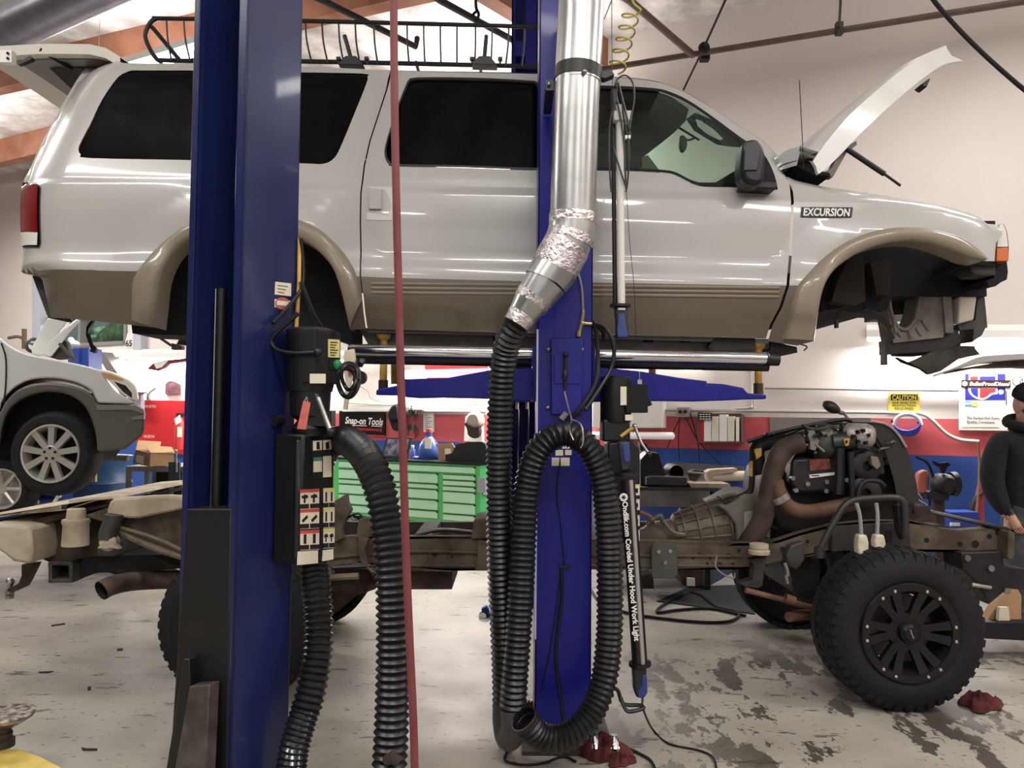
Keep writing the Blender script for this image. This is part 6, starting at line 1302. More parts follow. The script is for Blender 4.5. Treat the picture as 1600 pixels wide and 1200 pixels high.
# on the chest
zt2 = zt_ + .025
def onchest(px, t1, t0, m, name, label, cat, bevel=.005): mb = MB(); wprism(mb, px, t1, t0, m if False else 0); return tag(mb.build(name, m, bevel=bevel, smooth=0), label, cat)
lidm = mat('lid_collage', (70, 74, 100), .6, dirt=(170, 170, 186), dirt_amt=.9, scale=14)
mb = MB(); wprism(mb, [(604, 684), (643, 684), (636, 717), (595, 715)], .66, .62, 0); wprism(mb, [(606, 686), (640, 686), (634, 713), (599, 712)], .662, .66, 1); mb.prism([wp(595, 715.5, .66), wp(637, 717.5, .66), wp(637, 717.5, .9), wp(595, 715.5, .9)], UP * .02); wtag(mb, 'open_case', [GREYD, lidm], 'open grey tool case with a pale blue patterned lid on the green chest', 'case', smooth=0)
c = W(ws(644.5, 715, .7)[0], zt2, .7); mb = MB(); mb.lathe(c, UP, [(0, 0), (0, .035), (.11, .035), (.13, .02), (.14, .018)], 14); mb.lathe(c, UP, [(.14, .02), (.17, .02), (.17, 0)], 12, 1); wtag(mb, 'spray_bottle', [mat('bottle_violet', (92, 96, 170), .4), WHITEP], 'small violet bottle with white cap beside the clear blue jug', 'bottle')
mb = MB(); mb.lathe(W(ws(651, 717, .78)[0], zt2, .78), UP, [(0, 0), (0, .05), (.03, .05), (.04, .03), (.04, 0)], 12); wtag(mb, 'small_tub', mat('tub_violet', (70, 74, 160), .4), 'low violet tub in front of the violet bottle', 'tub')
jc = W(ws(670, 714, .68)[0], zt2, .68); jg = thing('jug', 'clear blue jug with white label standing on the green chest', 'jug', jc)
mb = MB(); mb.lathe(jc, UP, [(0, 0), (0, .12), (.02, .13), (.18, .12), (.25, .07), (.28, .04), (.33, .04), (.33, 0)], 22); mb.build('body', mat('jug_blue', (52, 82, 150), .25), jg)
mb = MB(); mb.prism([wp(663, 685, .83), wp(674, 685, .83), wp(673, 701, .83), wp(664, 701, .83)], WN * -.01); mb.build('label_panel', CREAM, jg, smooth=0); mb = MB(); mb.lathe(jc + UP * .33, UP, [(0, .045), (.04, .04), (.04, 0)], 14); mb.build('cap', RED, jg)
bx = thing('cardboard_box', 'open brown cardboard box with white label on the green chest beside black bag', 'box', wp(697, 720, .7))
mb = MB(); wprism(mb, [(684, 701), (711, 700), (711, 719), (685, 718)], .78, .5); mb.build('carton', CARD, bx, smooth=0)
mb = MB(); wprism(mb, [(684, 701), (711, 700), (706, 692), (680, 694)], .78, .77); wprism(mb, [(711, 700), (718, 692), (728, 690), (714, 706)], .7, .69); mb.build('flap', CARD, bx, smooth=0)
mb = MB(); wrect(mb, 695, 701, 704, 710, .783, .78); mb.build('label_patch', PAPER, bx, smooth=0)
mb = MB(); wprism(mb, cr2([(696, 718), (696, 710), (706, 708), (712, 695), (724, 692), (745, 690), (758, 694), (758, 723), (698, 720), (696, 716)], 2)[:-1], .9, .6); bag = wtag(mb, 'tool_bag', mat('bag_black', (18, 18, 20), .8, bump=.5, bscale=30), 'black soft bag slumped at the right end of the green chest', 'bag', bevel=.03)
# on the wall above the chest
mb = MB(); wprism(mb, [(530, 642), (601, 644), (601, 680.5), (530, 678)], .03); sg = wtag(mb, 'tool_sign', mat('sign_black', (14, 12, 12), .3), 'black sign with white slanted script and red line above the green chest', 'sign', smooth=0)
mb = MB(); wtext(mb, 'Snap-on Tools', 539, 661.5, 598.5, 664.5, .135, .0315, bold=.025, shear=.25); a, b_ = wp(550, 664.5, .0315), wp(572, 665.3, .0315)
wprism(mb, [(550, 664), (573, 665), (573, 666), (550, 665)], .0315, .03); wprism(mb, [(580, 665), (597, 666), (597, 667), (580, 666)], .0315, .03); mb.build('script', PAPER, sg, smooth=0)
mb = MB(); wtext(mb, 'PERFORMANCE', 556, 672.5, 597, 674, .05, .0315, bold=.02); wprism(mb, [(530, 678), (601, 680.3), (601, 681.8), (530, 679.5)], .0315, .0); mb.build('red_line', mat('sign_red', (190, 40, 46), .5), sg, smooth=0)
def cap_(px, brim, m, name, label, mb_=None):
    t = thing(name, label, 'cap', wp(px[0][0], px[0][1], .15)); mb = MB(); wprism(mb, cr2(px + [px[0]], 3)[:-1], .2, .05); mb.build('crown', m[0], t, bevel=.03); mb = MB(); wprism(mb, cr2(brim + [brim[0]], 3)[:-1], .17, .1); mb.build('brim', m[1], t, bevel=.01); return t
capb = mat('cap_black', (20, 18, 20), .9); capg = mat('cap_grey', (150, 140, 130), .9); capw = mat('cap_brown', (54, 42, 36), .9)
cap_([(604, 645), (612, 633), (621, 633), (622, 655), (612, 658), (605, 655)], [(607, 654), (622, 650), (622, 671), (614, 672), (610, 664)], (capb, capb), 'baseball_hat', 'black cap hanging on the wall right of the tool sign')
bd_ = MB(); wprism(bd_, [(727, 650), (752, 646), (753, 691), (725, 689)], .06); wtag(bd_, 'white_board', PAPER, 'white card on the wall behind the grey and brown cap', 'card', smooth=0)
cap_([(726, 655), (731, 646), (742, 644), (749, 652), (749, 664), (740, 668), (728, 662)], [(724, 662), (732, 659), (748, 668), (748, 680), (740, 685), (731, 680), (729, 670)], (capg, capw), 'baseball_hat', 'grey cap with dark brown brim hanging at right end of the red wall')
mb = MB(); wrect(mb, 661.5, 645, 677.5, 675, .02); pp_ = wtag(mb, 'notice_sheet', PAPER, 'white typed sheet pinned to the red wall above the blue jug', 'paper', smooth=0)
mb = MB()
for k in range(8): wrect(mb, 664, 649 + k * 3, 668 + (k * 5 % 8), 650 + k * 3, .0215, .02)
mb.build('typed_lines', GREYM, pp_, smooth=0)
ot = thing('outlet_strip', 'cluster of plugs and cords at the wall trunking above the chest', 'outlet', wp(650, 638, .1))
mb = MB(); wrect(mb, 645, 632, 660, 640, .1); mb.build('outlet', PAPER, ot); mb = MB()
for pts in ([(648, 640), (644, 655), (640, 668), (638, 680)], [(653, 641), (650, 660), (655, 672), (648, 685)], [(643, 634), (641, 650), (639, 665)], [(656, 641), (658, 655), (655, 668)]): mb.tube(cr([wp(x, y, .09) for x, y in pts], 4), .006, 5)
mb.build('cord', INK, ot); mb = MB(); wrect(mb, 637, 664, 644, 672, .12, .03); wrect(mb, 638, 640, 643, 650, .1, .03); mb.build('adapter', INK, ot)
mb = MB(); wrect(mb, 720, 625, 756, 631, .02); wtag(mb, 'label_strip', GREYM, 'grey label strip on white wall under the left lift arm', 'label', smooth=0)
mb = MB(); wprism(mb, [(664, 568), (760, 570), (760, 592), (700, 590), (664, 590)], .03); wtag(mb, 'red_panel', mat('panel_red', (190, 60, 64), .5), 'red panel on the wall behind the left lift arm', 'panel', smooth=0)
# left part of the wall
mb = MB(); wprism(mb, [(213, 625), (330, 627), (330, 712), (213, 706)], .05); wr1 = wtag(mb, 'supplier_banner', mat('banner_red', (188, 34, 42), .5), 'red supplier banner on the wall left of the near column', 'banner', smooth=0)
mb = MB(); wtext(mb, 'WURTH', 225, 637, 243, 637.3, .065, .0515, bold=.02); wtext(mb, 'WURTH', 224, 684, 241, 684.3, .065, .0515, bold=.02); mb.build('lettering', mat('banner_pink', (232, 190, 190), .6), wr1, smooth=0)
mb = MB(); wprism(mb, [(258, 600), (264, 595), (272, 596), (280, 601), (280, 615), (258, 616)], .03); wtag(mb, 'car_picture', mat('picture_red', (120, 60, 66), .6, dirt=(40, 36, 40), dirt_amt=.9, scale=14), 'small picture of a red car pinned on the white wall', 'picture', smooth=0)
fe = thing('fire_extinguisher', 'red fire extinguisher hung on the red banner half behind the near column', 'fire extinguisher', wp(281, 700, .15))
c = wp(281, 692, .16); mb = MB(); mb.lathe(c, UP, [(-.1, 0), (-.1, .085), (.3, .085), (.36, .05), (.4, .03), (.4, 0)], 18); mb.build('cylinder', RED, fe); mb = MB(); mb.pp([(277, 667), (284, 667), (284, 683), (277, 683)], (c.y - .09), c.y - .08); mb.build('label_panel', CREAM, fe, smooth=0); mb = MB(); mb.box(c + UP * .44, (.12, .05, .06)); mb.build('valve', INK, fe); mb = MB(); mb.pp([(272, 655), (281, 648), (283, 659), (275, 664)], c.y - .1, c.y - .095); mb.build('inspection_tag', PAPER, fe, smooth=0)
mb = MB(); mb.tube(cr([wp(218, 610, .1), wp(226, 608, .1), wp(231, 614, .1), wp(231, 625, .1)], 4), .02, 8); mb.tube(cr([wp(234, 625, .1), wp(233, 615, .1), wp(238, 610, .1), wp(244, 606, .1)], 4), .02, 8); wtag(mb, 'pipe_bracket', mat('bracket_chrome', (160, 160, 160), .3, metal=.7), 'pair of bent grey pipes standing above the red banner', 'bracket')
mb = MB(); mb.pp([(230, 576), (240, 567), (262, 563), (300, 558), (300, 563), (262, 568), (256, 574), (244, 579), (232, 577)], 11.0, 11.1); mb.pp([(240, 568), (262, 564), (252, 574), (244, 576)], 10.98, 11.0, 1); wtag(mb, 'wall_lamp_arm', [mat('arm_maroon', (110, 30, 44), .5), PAPER], 'maroon folded arm sticking out from the white wall under the strip light', 'arm', smooth=0)
mb = MB(); a, b_ = wp(166, 548, .3), wp(150, 556, .3); wprism(mb, [(150, 552), (160, 550), (205, 612), (190, 620)], .4, .1); wtag(mb, 'wall_duct', mat('duct_dark_grey', (110, 108, 106), .6), 'dark grey sloping duct below the strip light behind the silver car', 'duct', smooth=0)
mb = MB(); mb.pp([(196, 532), (199, 520), (207.5, 519), (207, 544), (195, 544)], 12.0, 12.02); ns = wtag(mb, 'number_card', PAPER, 'white card with handwritten 65 hanging at the far window', 'sign', smooth=0)
a, b_ = at(196, 541, 11.98), at(206, 540.5, 11.98); mb = MB(); mb.text('65', a, b_ - a, UP, .13, width=(b_ - a).length, bold=.02); mb.build('lettering', INK, ns, smooth=0)
mb = MB(); mb.pp([(143, 500), (147, 499), (139, 512), (137, 520), (143, 538), (150, 545), (148, 552), (140, 549), (142, 545), (134, 524), (135, 510)], 4.5, 4.52); wtag(mb, 'trailer_plug', BLACK, 'black trailer cable with plug dangling below the rear of the SUV', 'cable', smooth=0)
mb = MB(); mb.pp([(284, 540), (268, 536), (268, 546), (284, 546)], 11.0, 11.1); mb.tube([at(250, 528, 11), at(268, 540, 11)], .02, 5); wtag(mb, 'wall_plug', INK, 'small black plug and cord above the left strip light', 'plug', smooth=0)
# sprinkler pipes, hangers and cables overhead
BR = mat('pipe_brown', (96, 80, 72), .5, var=.03)
def pipe(pts, r_, label, m=BR, z=None, cat='pipe', name='sprinkler_pipe', n=1):
    mb = MB(); P = [atz(x, y, zz_) for x, y, zz_ in pts]; mb.tube(P if n == 1 else cr(P, n), r_, 10); return wtag(mb, name, m, label, cat)
pipe([(940, 108, 5.3), (977, 102, 5.3), (1312, 47.5, 5.3), (1640, -4, 5.3)], .03, 'long brown pipe sloping across the upper right wall')
pipe([(960, -14, 5.35), (985, 2, 5.35), (1083, 86, 5.3)], .035, 'brown pipe angling down to join the long wall pipe')
pipe([(480, -10, 5.2), (505, 1, 5.2), (650, 73, 5.2), (652, 60, 5.32)], .03, 'dark pipe with an elbow end above the roof basket', ENG)
pipe([(675, -8, 5.2), (690, 2, 5.2), (800, 62, 5.2), (860, 94, 5.2)], .032, 'dark straight pipe above the roof basket near the far column', ENG)
mb = MB(); mb.tube([atz(1139, -12, 5.3), atz(1100, 74, 5.3), atz(1068, 140, 5.3) - V((0, 1.6, 1.1))*0 + (atz(1100, 74, 5.3)-atz(1139, -12, 5.3))*0], .012, 6); mb.sph(atz(1100, 75, 5.3), .06, 0, 10); mb.box(atz(1101, 86, 5.3), (.09, .09, .12)); wtag(mb, 'brace_rod', INK, 'thin diagonal sway rod with round clamp crossing the long pipe', 'rod')
mb = MB(); mb.tube([atz(1314, -10, 5.3), atz(1311, 47, 5.3)], .012, 6); mb.box(atz(1311, 45, 5.3), (.06, .06, .12)); wtag(mb, 'hanger_rod', GREYD, 'vertical hanger rod holding the long pipe at upper right', 'rod')
mb = MB(); mb.tube(cr([at(1440, -30, 4.0), at(1460, 2, 4.0), at(1500, 48, 4.0), at(1545, 92, 4.0), at(1600, 140, 4.0), at(1640, 170, 4.0)], 6), .012, 8); wtag(mb, 'hanging_cable', INK, 'thick black cable swooping across the upper right corner', 'cable')
mb = MB(); mb.tube([at(944, 30, 5), at(960, -10, 5), at(985, -420, 5.2)], .005, 5); wtag(mb, 'stay_wire', STEEL, 'thin stay wires beside the top of the metal duct', 'wire')
mb = MB(); mb.tpx([(743, -10, 6.0), (744, 12, 6.0), (748, 22, 6.0), (744, 32, 6.0), (739, 24, 6.0), (744, 18, 6.0)], .012, 6); wtag(mb, 'ceiling_hook', INK, 'dark hook hanging from the ceiling above the roof basket', 'hook')
mb = MB(); a, b_ = atz(-40, 68, 4.9), atz(190, -42, 4.9); mb.tube([a, b_], .19, 28); dd = (b_ - a).normalized(); wtag(mb, 'ceiling_duct', mat('duct_grey', (120, 120, 128), .35, metal=.7, var=.03), 'large round grey duct crossing the upper left ceiling', 'duct')

# ---------------------------------------------------------------- silver car on the left lift
YL = 6.2
lc = thing('silver_car', 'silver white crossover with grey lower cladding raised at the left edge, hood open', 'car', at(-60, 700, 7.1))
mb = MB()
arch = cr2([(0, 690), (4, 665), (14, 640), (36, 622), (70, 612), (105, 616), (130, 632), (143, 655), (150, 680), (152, 706)], 3)
top = cr2([(-260, 450), (-60, 500), (-20, 522), (0, 528), (15, 540), (40, 552), (100, 564), (152, 577), (165, 590), (180, 610), (200, 622), (213, 626)], 3)
mb.pp(top + [(213, 632), (152, 630)] + [(x, y - 8 if y < 640 else y) for x, y in cr2([(143, 618), (120, 606), (85, 599), (50, 601), (25, 612), (8, 628), (0, 640)], 3)] + [(-260, 660)], YL, YL + 1.85); mb.v = [p + V((-.55 * (p.y - YL), 0, 0)) for p in mb.v]; mb.build('body', BUICK, lc, bevel=.03)
mb = MB(); mb.pp([(-260, 655), (0, 645)] + cr2([(8, 628), (25, 611), (50, 600), (85, 598), (120, 604), (143, 616), (153, 632)], 3) + [(213, 633), (220, 636), (226, 648), (226, 672), (221, 682), (196, 702), (152, 706)] + arch[::-1][1:] + [(-4, 700), (-260, 720)], YL - .03, YL + 1.86); mb.v = [p + V((-.55 * max(0, p.y - YL), 0, 0)) for p in mb.v]; mb.build('lower_cladding', CLAD, lc, bevel=.02)
mb = MB(); mb.pp([(150, 634), (213, 634), (224, 640), (226, 648), (205, 640), (152, 641)], YL - .04, YL - .02); mb.pp([(205, 652), (225, 648), (225, 655), (207, 656)], YL - .04, YL - .02); mb.build('bumper_highlight', mat('clad_light', (120, 116, 108), .4), lc)
mb = MB(); mb.pp([(-30, 690), (-10, 620), (70, 600), (146, 622), (175, 690), (150, 720), (-30, 720)], YL + .22, YL + .5); mb.build('wheel_liner', BLACKM, lc)
mb = MB(); mb.pp(cr2([(152, 577), (170, 580), (190, 588), (205, 598), (211, 608), (213, 626), (200, 622), (182, 608), (165, 592), (152, 577)], 3)[:-1], YL - .015, YL + .03); hlmp = mb.build('headlamp', CLEARLENS, lc, bevel=.015)
mb = MB(); mb.pp([(158, 582), (172, 584), (192, 592), (192, 595), (170, 592), (160, 588)], YL - .02, YL - .01); mb.build('amber_marker', mat('amber_pale', (206, 154, 108), .3), hlmp)
mb = MB(); mb.pp([(178, 596), (196, 602), (206, 614), (206, 622), (192, 612)], YL - .02, YL - .012); mb.build('reflector', CHROME, hlmp)
mb = MB(); mb.tpx([(2, 536, YL - .005), (9, 560, YL - .005), (9, 600, YL - .005), (6, 630, YL - .005)], .006, 5); mb.build('door_gap', INK, lc)
mb = MB(); mb.pp([(62, 554), (83, 528), (120, 498), (125, 502), (108, 520), (94, 540), (80, 558)], YL + .3, YL + .33); mb.pp([(62, 552), (60, 545), (85, 497), (125, 497), (118, 502), (95, 530), (75, 556)], YL + .4, YL + 1.5); mb.v = [p + V((-.62 * (p.y - YL - .3), 0, 0)) for p in mb.v]; mb.build('hood', BUICK, lc, bevel=.01)
mb = MB(); mb.pp([(70, 556), (98, 530), (104, 534), (112, 560), (90, 562)], YL + .35, YL + .4); mb.tpx([(93, 537, YL + .3), (117, 563, YL + .3)], .014, 6); mb.build('hood_prop', GREYD, lc)
mb = MB(); P = [at(53 + 12 * math.cos(a), 540 + 10 * math.sin(a), YL + .7 + .12 * math.cos(a)) for a in [2 * math.pi * k / 24 for k in range(24)]]; mb.tube(P, .016, 8, closed=True); mb.tpx([(53, 540, YL + .7), (60, 552, YL + .7)], .014, 6); mb.tpx([(45, 536, YL + .7), (60, 541, YL + .7)], .01, 6); mb.build('steering_wheel', mat('wheel_grey', (60, 60, 60), .5), lc)
mb = MB(); c = at(78, 709, YL - .02); r0 = .345; ax = V((-.05, 1, 0)).normalized()
mb.lathe(c, ax, [(.02, .235), (0, .25), (-.0, .3), (.03, .335), (.07, r0), (.17, r0), (.21, .33), (.22, .24)], 44); ty = mb.build('tyre', TYRE, lc)
mb = MB(); mb.lathe(c, ax, [(.01, .24), (-.004, .236), (0, .222), (.03, .21), (.12, .2), (.12, 0)], 40); mb.lathe(c, ax, [(-.002, 0), (-.002, .06), (.02, .08), (.06, .085)], 24); 
for k in range(9):
    a = 2 * math.pi * (k + .25) / 9; d = V((math.cos(a), 0, math.sin(a))); t = V((-math.sin(a), 0, math.cos(a)))
    P = []
    for rr, yy, w in ((.06, .004, .022), (.225, .008, .026)):
        P += [c + d * rr - t * w + ax * yy, c + d * rr + t * w + ax * yy, c + d * rr + t * w + ax * (yy + .04), c + d * rr - t * w + ax * (yy + .04)]
    mb.add(P, [(0, 1, 5, 4), (1, 2, 6, 5), (2, 3, 7, 6), (3, 0, 4, 7)])
rm = mb.build('rim', ALLOY, ty, smooth=30)
mb = MB(); mb.lathe(c, ax, [(.1, .0), (.1, .2)], 32); mb.build('rim_backing', BLACKM, ty)
for k in range(5):
    a = 2 * math.pi * (k + .25) / 5; mb = MB(); mb.lathe(c + V((math.cos(a), 0, math.sin(a))) * .045, ax, [(-.006, 0), (-.006, .012), (.0, .012)], 8); mb.build('wheel_nut', INK, ty)
# the low wheel cut by the left edge, and its blue lift bed
c = at(2, 764, 6.25); t2 = thing('spare_wheel', 'second alloy wheel cut by the left edge, lower than the silver car wheel', 'wheel', c)
mb = MB(); mb.lathe(c, (0, 1, 0), [(.02, .16), (0, .17), (0, .2), (.03, .225), (.17, .225), (.2, .2), (.2, .16)], 36); mb.build('tyre', TYRE, t2)
mb = MB(); mb.lathe(c, (0, 1, 0), [(.0, .165), (.0, .15), (.03, .14), (.1, .14), (.1, 0)], 32); mb.lathe(c, (0, 1, 0), [(.0, 0), (.0, .04), (.03, .05)], 18)
for k in range(7):
    a = 2 * math.pi * k / 7; d = V((math.cos(a), 0, math.sin(a))); mb.tube([c + d * .04 + V((0, .015, 0)), c + d * .15 + V((0, .015, 0))], .015, 6)
mb.build('rim', ALLOY, t2)
bl_ = thing('lift_bed', 'blue lift beam with loose tools lying on it under the silver car', 'lift', at(-180, 800, 6.6) - UP * at(-180, 800, 6.6).z)
mb = MB(); mb.pp([(-120, 800), (60, 790), (95, 783), (95, 800), (95, 818), (-280, 830), (-280, 805)], 6.5, 7.2); mb.pp([(28, 735), (96, 735), (96, 800), (28, 800)], 7.3, 7.5); mb.build('beam', BLUEBR, bl_, bevel=.01)
mb = MB(); mb.bb((at(-260, 800, 6.7).x, 6.7, 0), (at(-110, 800, 6.7).x, 7.1, at(0, 810, 6.7).z)); mb.build('support', BLUEBR, bl_)
mb = MB(); mb.tpx([(20, 788, 6.5), (60, 785, 6.5)], .02, 8); wtag(mb, 'wrench', GREYM, 'grey wrench lying on the blue lift beam', 'tool')
mb = MB(); mb.tpx([(84, 783, 6.45), (90, 776, 6.45)], .02, 8); mb.sph(at(91, 774, 6.45), .03, 0, 10); wtag(mb, 'socket_tool', CHROME, 'chrome socket tool at the right end of the blue lift beam', 'tool')
# silver car's own post behind
mb = MB(); mb.pp([(108, 545), (138, 543), (139, 580), (106, 590)], 9.0, 9.3); mb.pp([(106, 545), (122, 545), (122, 600), (106, 600)], 8.95, 9.0); bp_ = wtag(mb, 'blue_cabinet', BLUEBR, 'small blue cabinet behind the open hood of the silver car', 'cabinet', smooth=0)
mb = MB(); mb.sph(at(115, 538, 9.1), (.07, .07, .05), 0, 10); mb.sph(at(111, 533, 9.1), (.04, .04, .05), 0, 10); wtag(mb, 'crumpled_bag', mat('bag_white', (220, 220, 222), .4), 'crumpled white plastic bag on the blue cabinet', 'bag')
mb = MB(); mb.tpx([(13, 528, 9.0), (28, 526, 9.0), (38, 530, 9.0)], .02, 6); mb.tpx([(38, 514, 9.0), (38, 545, 9.0)], .03, 6); wtag(mb, 'wall_valve', mat('valve_brown', (110, 84, 66), .6), 'brown pipe valve on the pale wall above the silver car', 'valve')
# blue drum and bench
dc = at(146, 800, 8.3); dz = at(146, 712, 8.3).z
dr = thing('steel_drum', 'big blue steel drum behind the silver car front wheel', 'drum', (dc.x, 8.3, 0))
mb = MB(); mb.lathe((dc.x, 8.3, 0), UP, [(0, 0), (0, .36), (.25, .36), (.27, .375), (.29, .36), (dz - .3, .36), (dz - .28, .375), (dz - .26, .36), (dz - .02, .36), (dz, .37), (dz, 0)], 36); mb.build('shell', mat('drum_blue', (34, 76, 122), .4, var=.03), dr)
mb = MB(); mb.pp([(126, 732), (149, 730), (149, 753), (124, 753)], 7.90, 7.935); mb.build('yellow_label', mat('drum_label', (190, 176, 110), .7, var=.04), dr, smooth=0)
mb = MB(); mb.tube([at(143, 714, 7.6), at(200, 716, 7.6)], .03, 10); mb.pp([(141, 709), (146, 709), (146, 719), (141, 719)], 7.56, 7.64, 1); wtag(mb, 'lamp_tube', [GREYM, TUBE], 'grey tube lamp with bright end lying over the blue drum', 'lamp')
cb = thing('tool_cart', 'grey metal cart with open shelves holding the cardboard box', 'cart', at(238, 800, 7.6) - UP * at(238, 800, 7.6).z)
z1 = at(240, 729, 7.5).z; xl, xr = at(196, 760, 7.5).x, at(290, 760, 7.5).x
mb = MB(); mb.bb((xl, 7.5, z1 - .05), (xr, 8.1, z1)); mb.build('top', mat('cart_grey', (132, 128, 124), .5, var=.06), cb)
for x in (xl, xl + .18, xr - .04):
    mb = MB(); mb.bb((x, 7.5, 0), (x + .035, 7.55, z1 - .05)); mb.bb((x, 8.05, 0), (x + .035, 8.1, z1 - .05)); mb.build('leg', MATS['cart_grey'], cb)
mb = MB(); mb.bb((xl, 7.52, .35), (xr, 8.08, .38)); mb.bb((xl, 8.08, .38), (xr, 8.1, z1 - .05)); mb.build('shelf', BLACK, cb)
random.seed(5)
for i, (x, y, m_, nm, lb) in enumerate(((212, 765, BLACK, 'oil_jar', 'dark jar on the left shelf of the grey cart'), (222, 768, GREEN, 'green_can', 'green can on the shelf of the grey cart'), (258, 762, BLUE, 'blue_can', 'blue can on the shelf of the grey cart'), (268, 766, BLACK, 'black_can', 'black can at the right of the grey cart shelf'))):
    q = at(x, y, 7.7); mb = MB(); mb.lathe((q.x, 7.7, .38), UP, [(0, 0), (0, .05), (.16, .05), (.18, .03), (.2, .03), (.2, 0)], 14); wtag(mb, nm, m_, lb, 'can')
cx = thing('cardboard_box', 'open brown cardboard box with white label on the grey cart', 'box', at(240, 728, 7.6))
mb = MB(); mb.prism([at(212, 703, 7.55), at(235, 708, 7.4), at(234, 729, 7.4), at(207, 724, 7.55)], at(272, 706, 7.6) - at(235, 708, 7.4)); mb.build('carton', CARD, cx, smooth=0)
mb = MB(); a = [at(235, 708, 7.4), at(274, 709, 7.6), at(268, 699, 7.75), at(228, 697, 7.55)]; mb.add(a + [p + UP * .006 for p in a], [(0, 1, 2, 3), (7, 6, 5, 4)]); b2 = [at(212, 703, 7.56), at(216, 688, 7.7), at(252, 690, 7.9), at(250, 700, 7.8)]; mb.add(b2, [(0, 1, 2, 3)]); mb.build('flap', mat('card_light', (206, 170, 128), .9), cx, smooth=0)
mb = MB(); mb.prism([at(214, 711, 7.50), at(225, 713, 7.43), at(224, 725, 7.43), at(213, 722, 7.5)], V((-.002, -.006, 0))); mb.build('label_patch', PAPER, cx, smooth=0)
mb = MB(); mb.rpp(263, 722, 280, 760, 7.45, 7.49); wtag(mb, 'wall_pad', mat('pad_slate', (58, 66, 78), .7), 'slate grey panel hanging right of the cardboard box', 'panel', smooth=0)
mb = MB(); mb.tube([at(275, 706, 7.4), at(276, 738, 7.4)], .01, 8); mb.sph(at(275, 705, 7.4), .018); wtag(mb, 'pry_bar', STEEL, 'thin silver bar standing beside the cardboard box', 'bar')
# ---------------------------------------------------------------- floor things
def rag(cx, cy, w, h, label, seed, z=.0):
    random.seed(seed); c = atz(cx, cy, 0.0); mb = MB(); sx_ = w * c.y / 1200 / 2; sz_ = h * c.y / 1200
    ph_ = [random.uniform(0, 6) for _ in range(8)]
    def fn(u, v):
        a = 2 * math.pi * v; r_ = u * (1 + .22 * math.sin(3 * a + ph_[0]) + .16 * math.sin(5 * a + ph_[1]))
        hh = sz_ * max(0, (1 - u ** 1.6)) * (.6 + .2 * math.sin(3 * a + ph_[2] + 3 * u) + .12 * math.sin(7 * a + ph_[3] - 5 * u)) + .006 + (.02 * abs(math.sin(6 * a + ph_[4])) if .6 < u < .95 else 0)
        return c + V((sx_ * r_ * math.cos(a), sx_ * .8 * r_ * math.sin(a), hh + z))
    mb.grid(fn, 14, 60); return wtag(mb, 'shop_rag', REDRAG, label, 'rag', 'red shop rags on the floor', smooth=70)
rag(940, 1176, 78, 34, 'dark red shop rag crumpled at the foot of the blue column', 3)
rag(968, 1193, 40, 14, 'small red rag end lying just in front of the crumpled rag', 4)
rag(1532, 1104, 62, 26, 'red shop rag on the floor right of the big front tyre', 8)
rag(829, 1108, 26, 10, 'bit of red rag behind the open hose end', 9)
mb = MB(); P = [atz(x, y, .003) for x, y in [(1026, 940), (1078, 917), (1170, 914), (1180, 960), (1120, 952)]]; mb.prism(P, UP * .006); wtag(mb, 'floor_mat', mat('mat_black', (34, 34, 36), .8), 'black rubber mat on the floor behind the engine', 'mat', smooth=0)
mb = MB(); mb.tube(cr([atz(x, y, .014) for x, y in [(922, 920), (940, 943), (975, 956), (1010, 963), (1080, 971), (1130, 972), (1152, 965), (1150, 956), (1120, 948), (1095, 930), (1078, 925)]], 6), .012, 8); mb.tube(cr([atz(x, y, .014) for x, y in [(1078, 925), (1045, 940), (1028, 952), (1030, 957), (1060, 953), (1110, 951), (1165, 962)]], 6), .012, 8); wtag(mb, 'floor_cable', INK, 'thick black cable looped on the floor beside the rubber mat', 'cable')
mb = MB(); mb.tube(cr([atz(x, y, .008) for x, y in [(800, 1166), (790, 1180), (792, 1190), (820, 1195), (850, 1192), (880, 1182), (900, 1190)]], 6), .006, 6); wtag(mb, 'power_cable', INK, 'thin black cord curled on the floor under the open hose end', 'cord')
mb = MB(); mb.tube(cr([atz(x, y, .008) for x, y in [(978, 1168), (1000, 1178), (1018, 1190), (1028, 1215)]], 6), .007, 6); wtag(mb, 'power_cable', INK, 'black cord trailing from the red rag to the bottom edge', 'cord')
for px, lb in (([(127, 1168), (134, 1170), (152, 1170), (152, 1173), (129, 1173)], 'small black chip on the floor right of the yellow arm'), ([(80, 977), (101, 974), (102, 976), (80, 979)], 'thin dark splinter on the floor below the tow ball'), ([(183, 1014), (192, 1013), (192, 1016), (183, 1017)], 'tiny dark scrap on the floor left of the rear tyre'), ([(137, 1074), (142, 1073), (142, 1078), (137, 1079)], 'round dark speck of debris on the pale floor left of the column'), ([(60, 1050), (84, 1049), (76, 1052), (62, 1052)], 'flat dark flake on the floor at left')):
    mb = MB(); mb.prism([atz(x, y, .001) for x, y in px], UP * .003); wtag(mb, 'scrap_chip', INK, lb, 'debris', 'bits of debris on the floor', smooth=0)
c = atz(752, 965, 0); mb = MB(); mb.pp([(752, 952), (760, 948), (764, 954), (775, 953), (775, 966), (756, 967)], c.y, c.y + .06); mb.lathe(at(754, 962, c.y), (0, 1, 0), [(-.02, 0), (-.02, .03), (.02, .03)], 10, 1); wtag(mb, 'floor_jack_handle', [BLUEB, CHROME], 'small blue and chrome fitting on the floor left of the hoses', 'fitting', smooth=0)
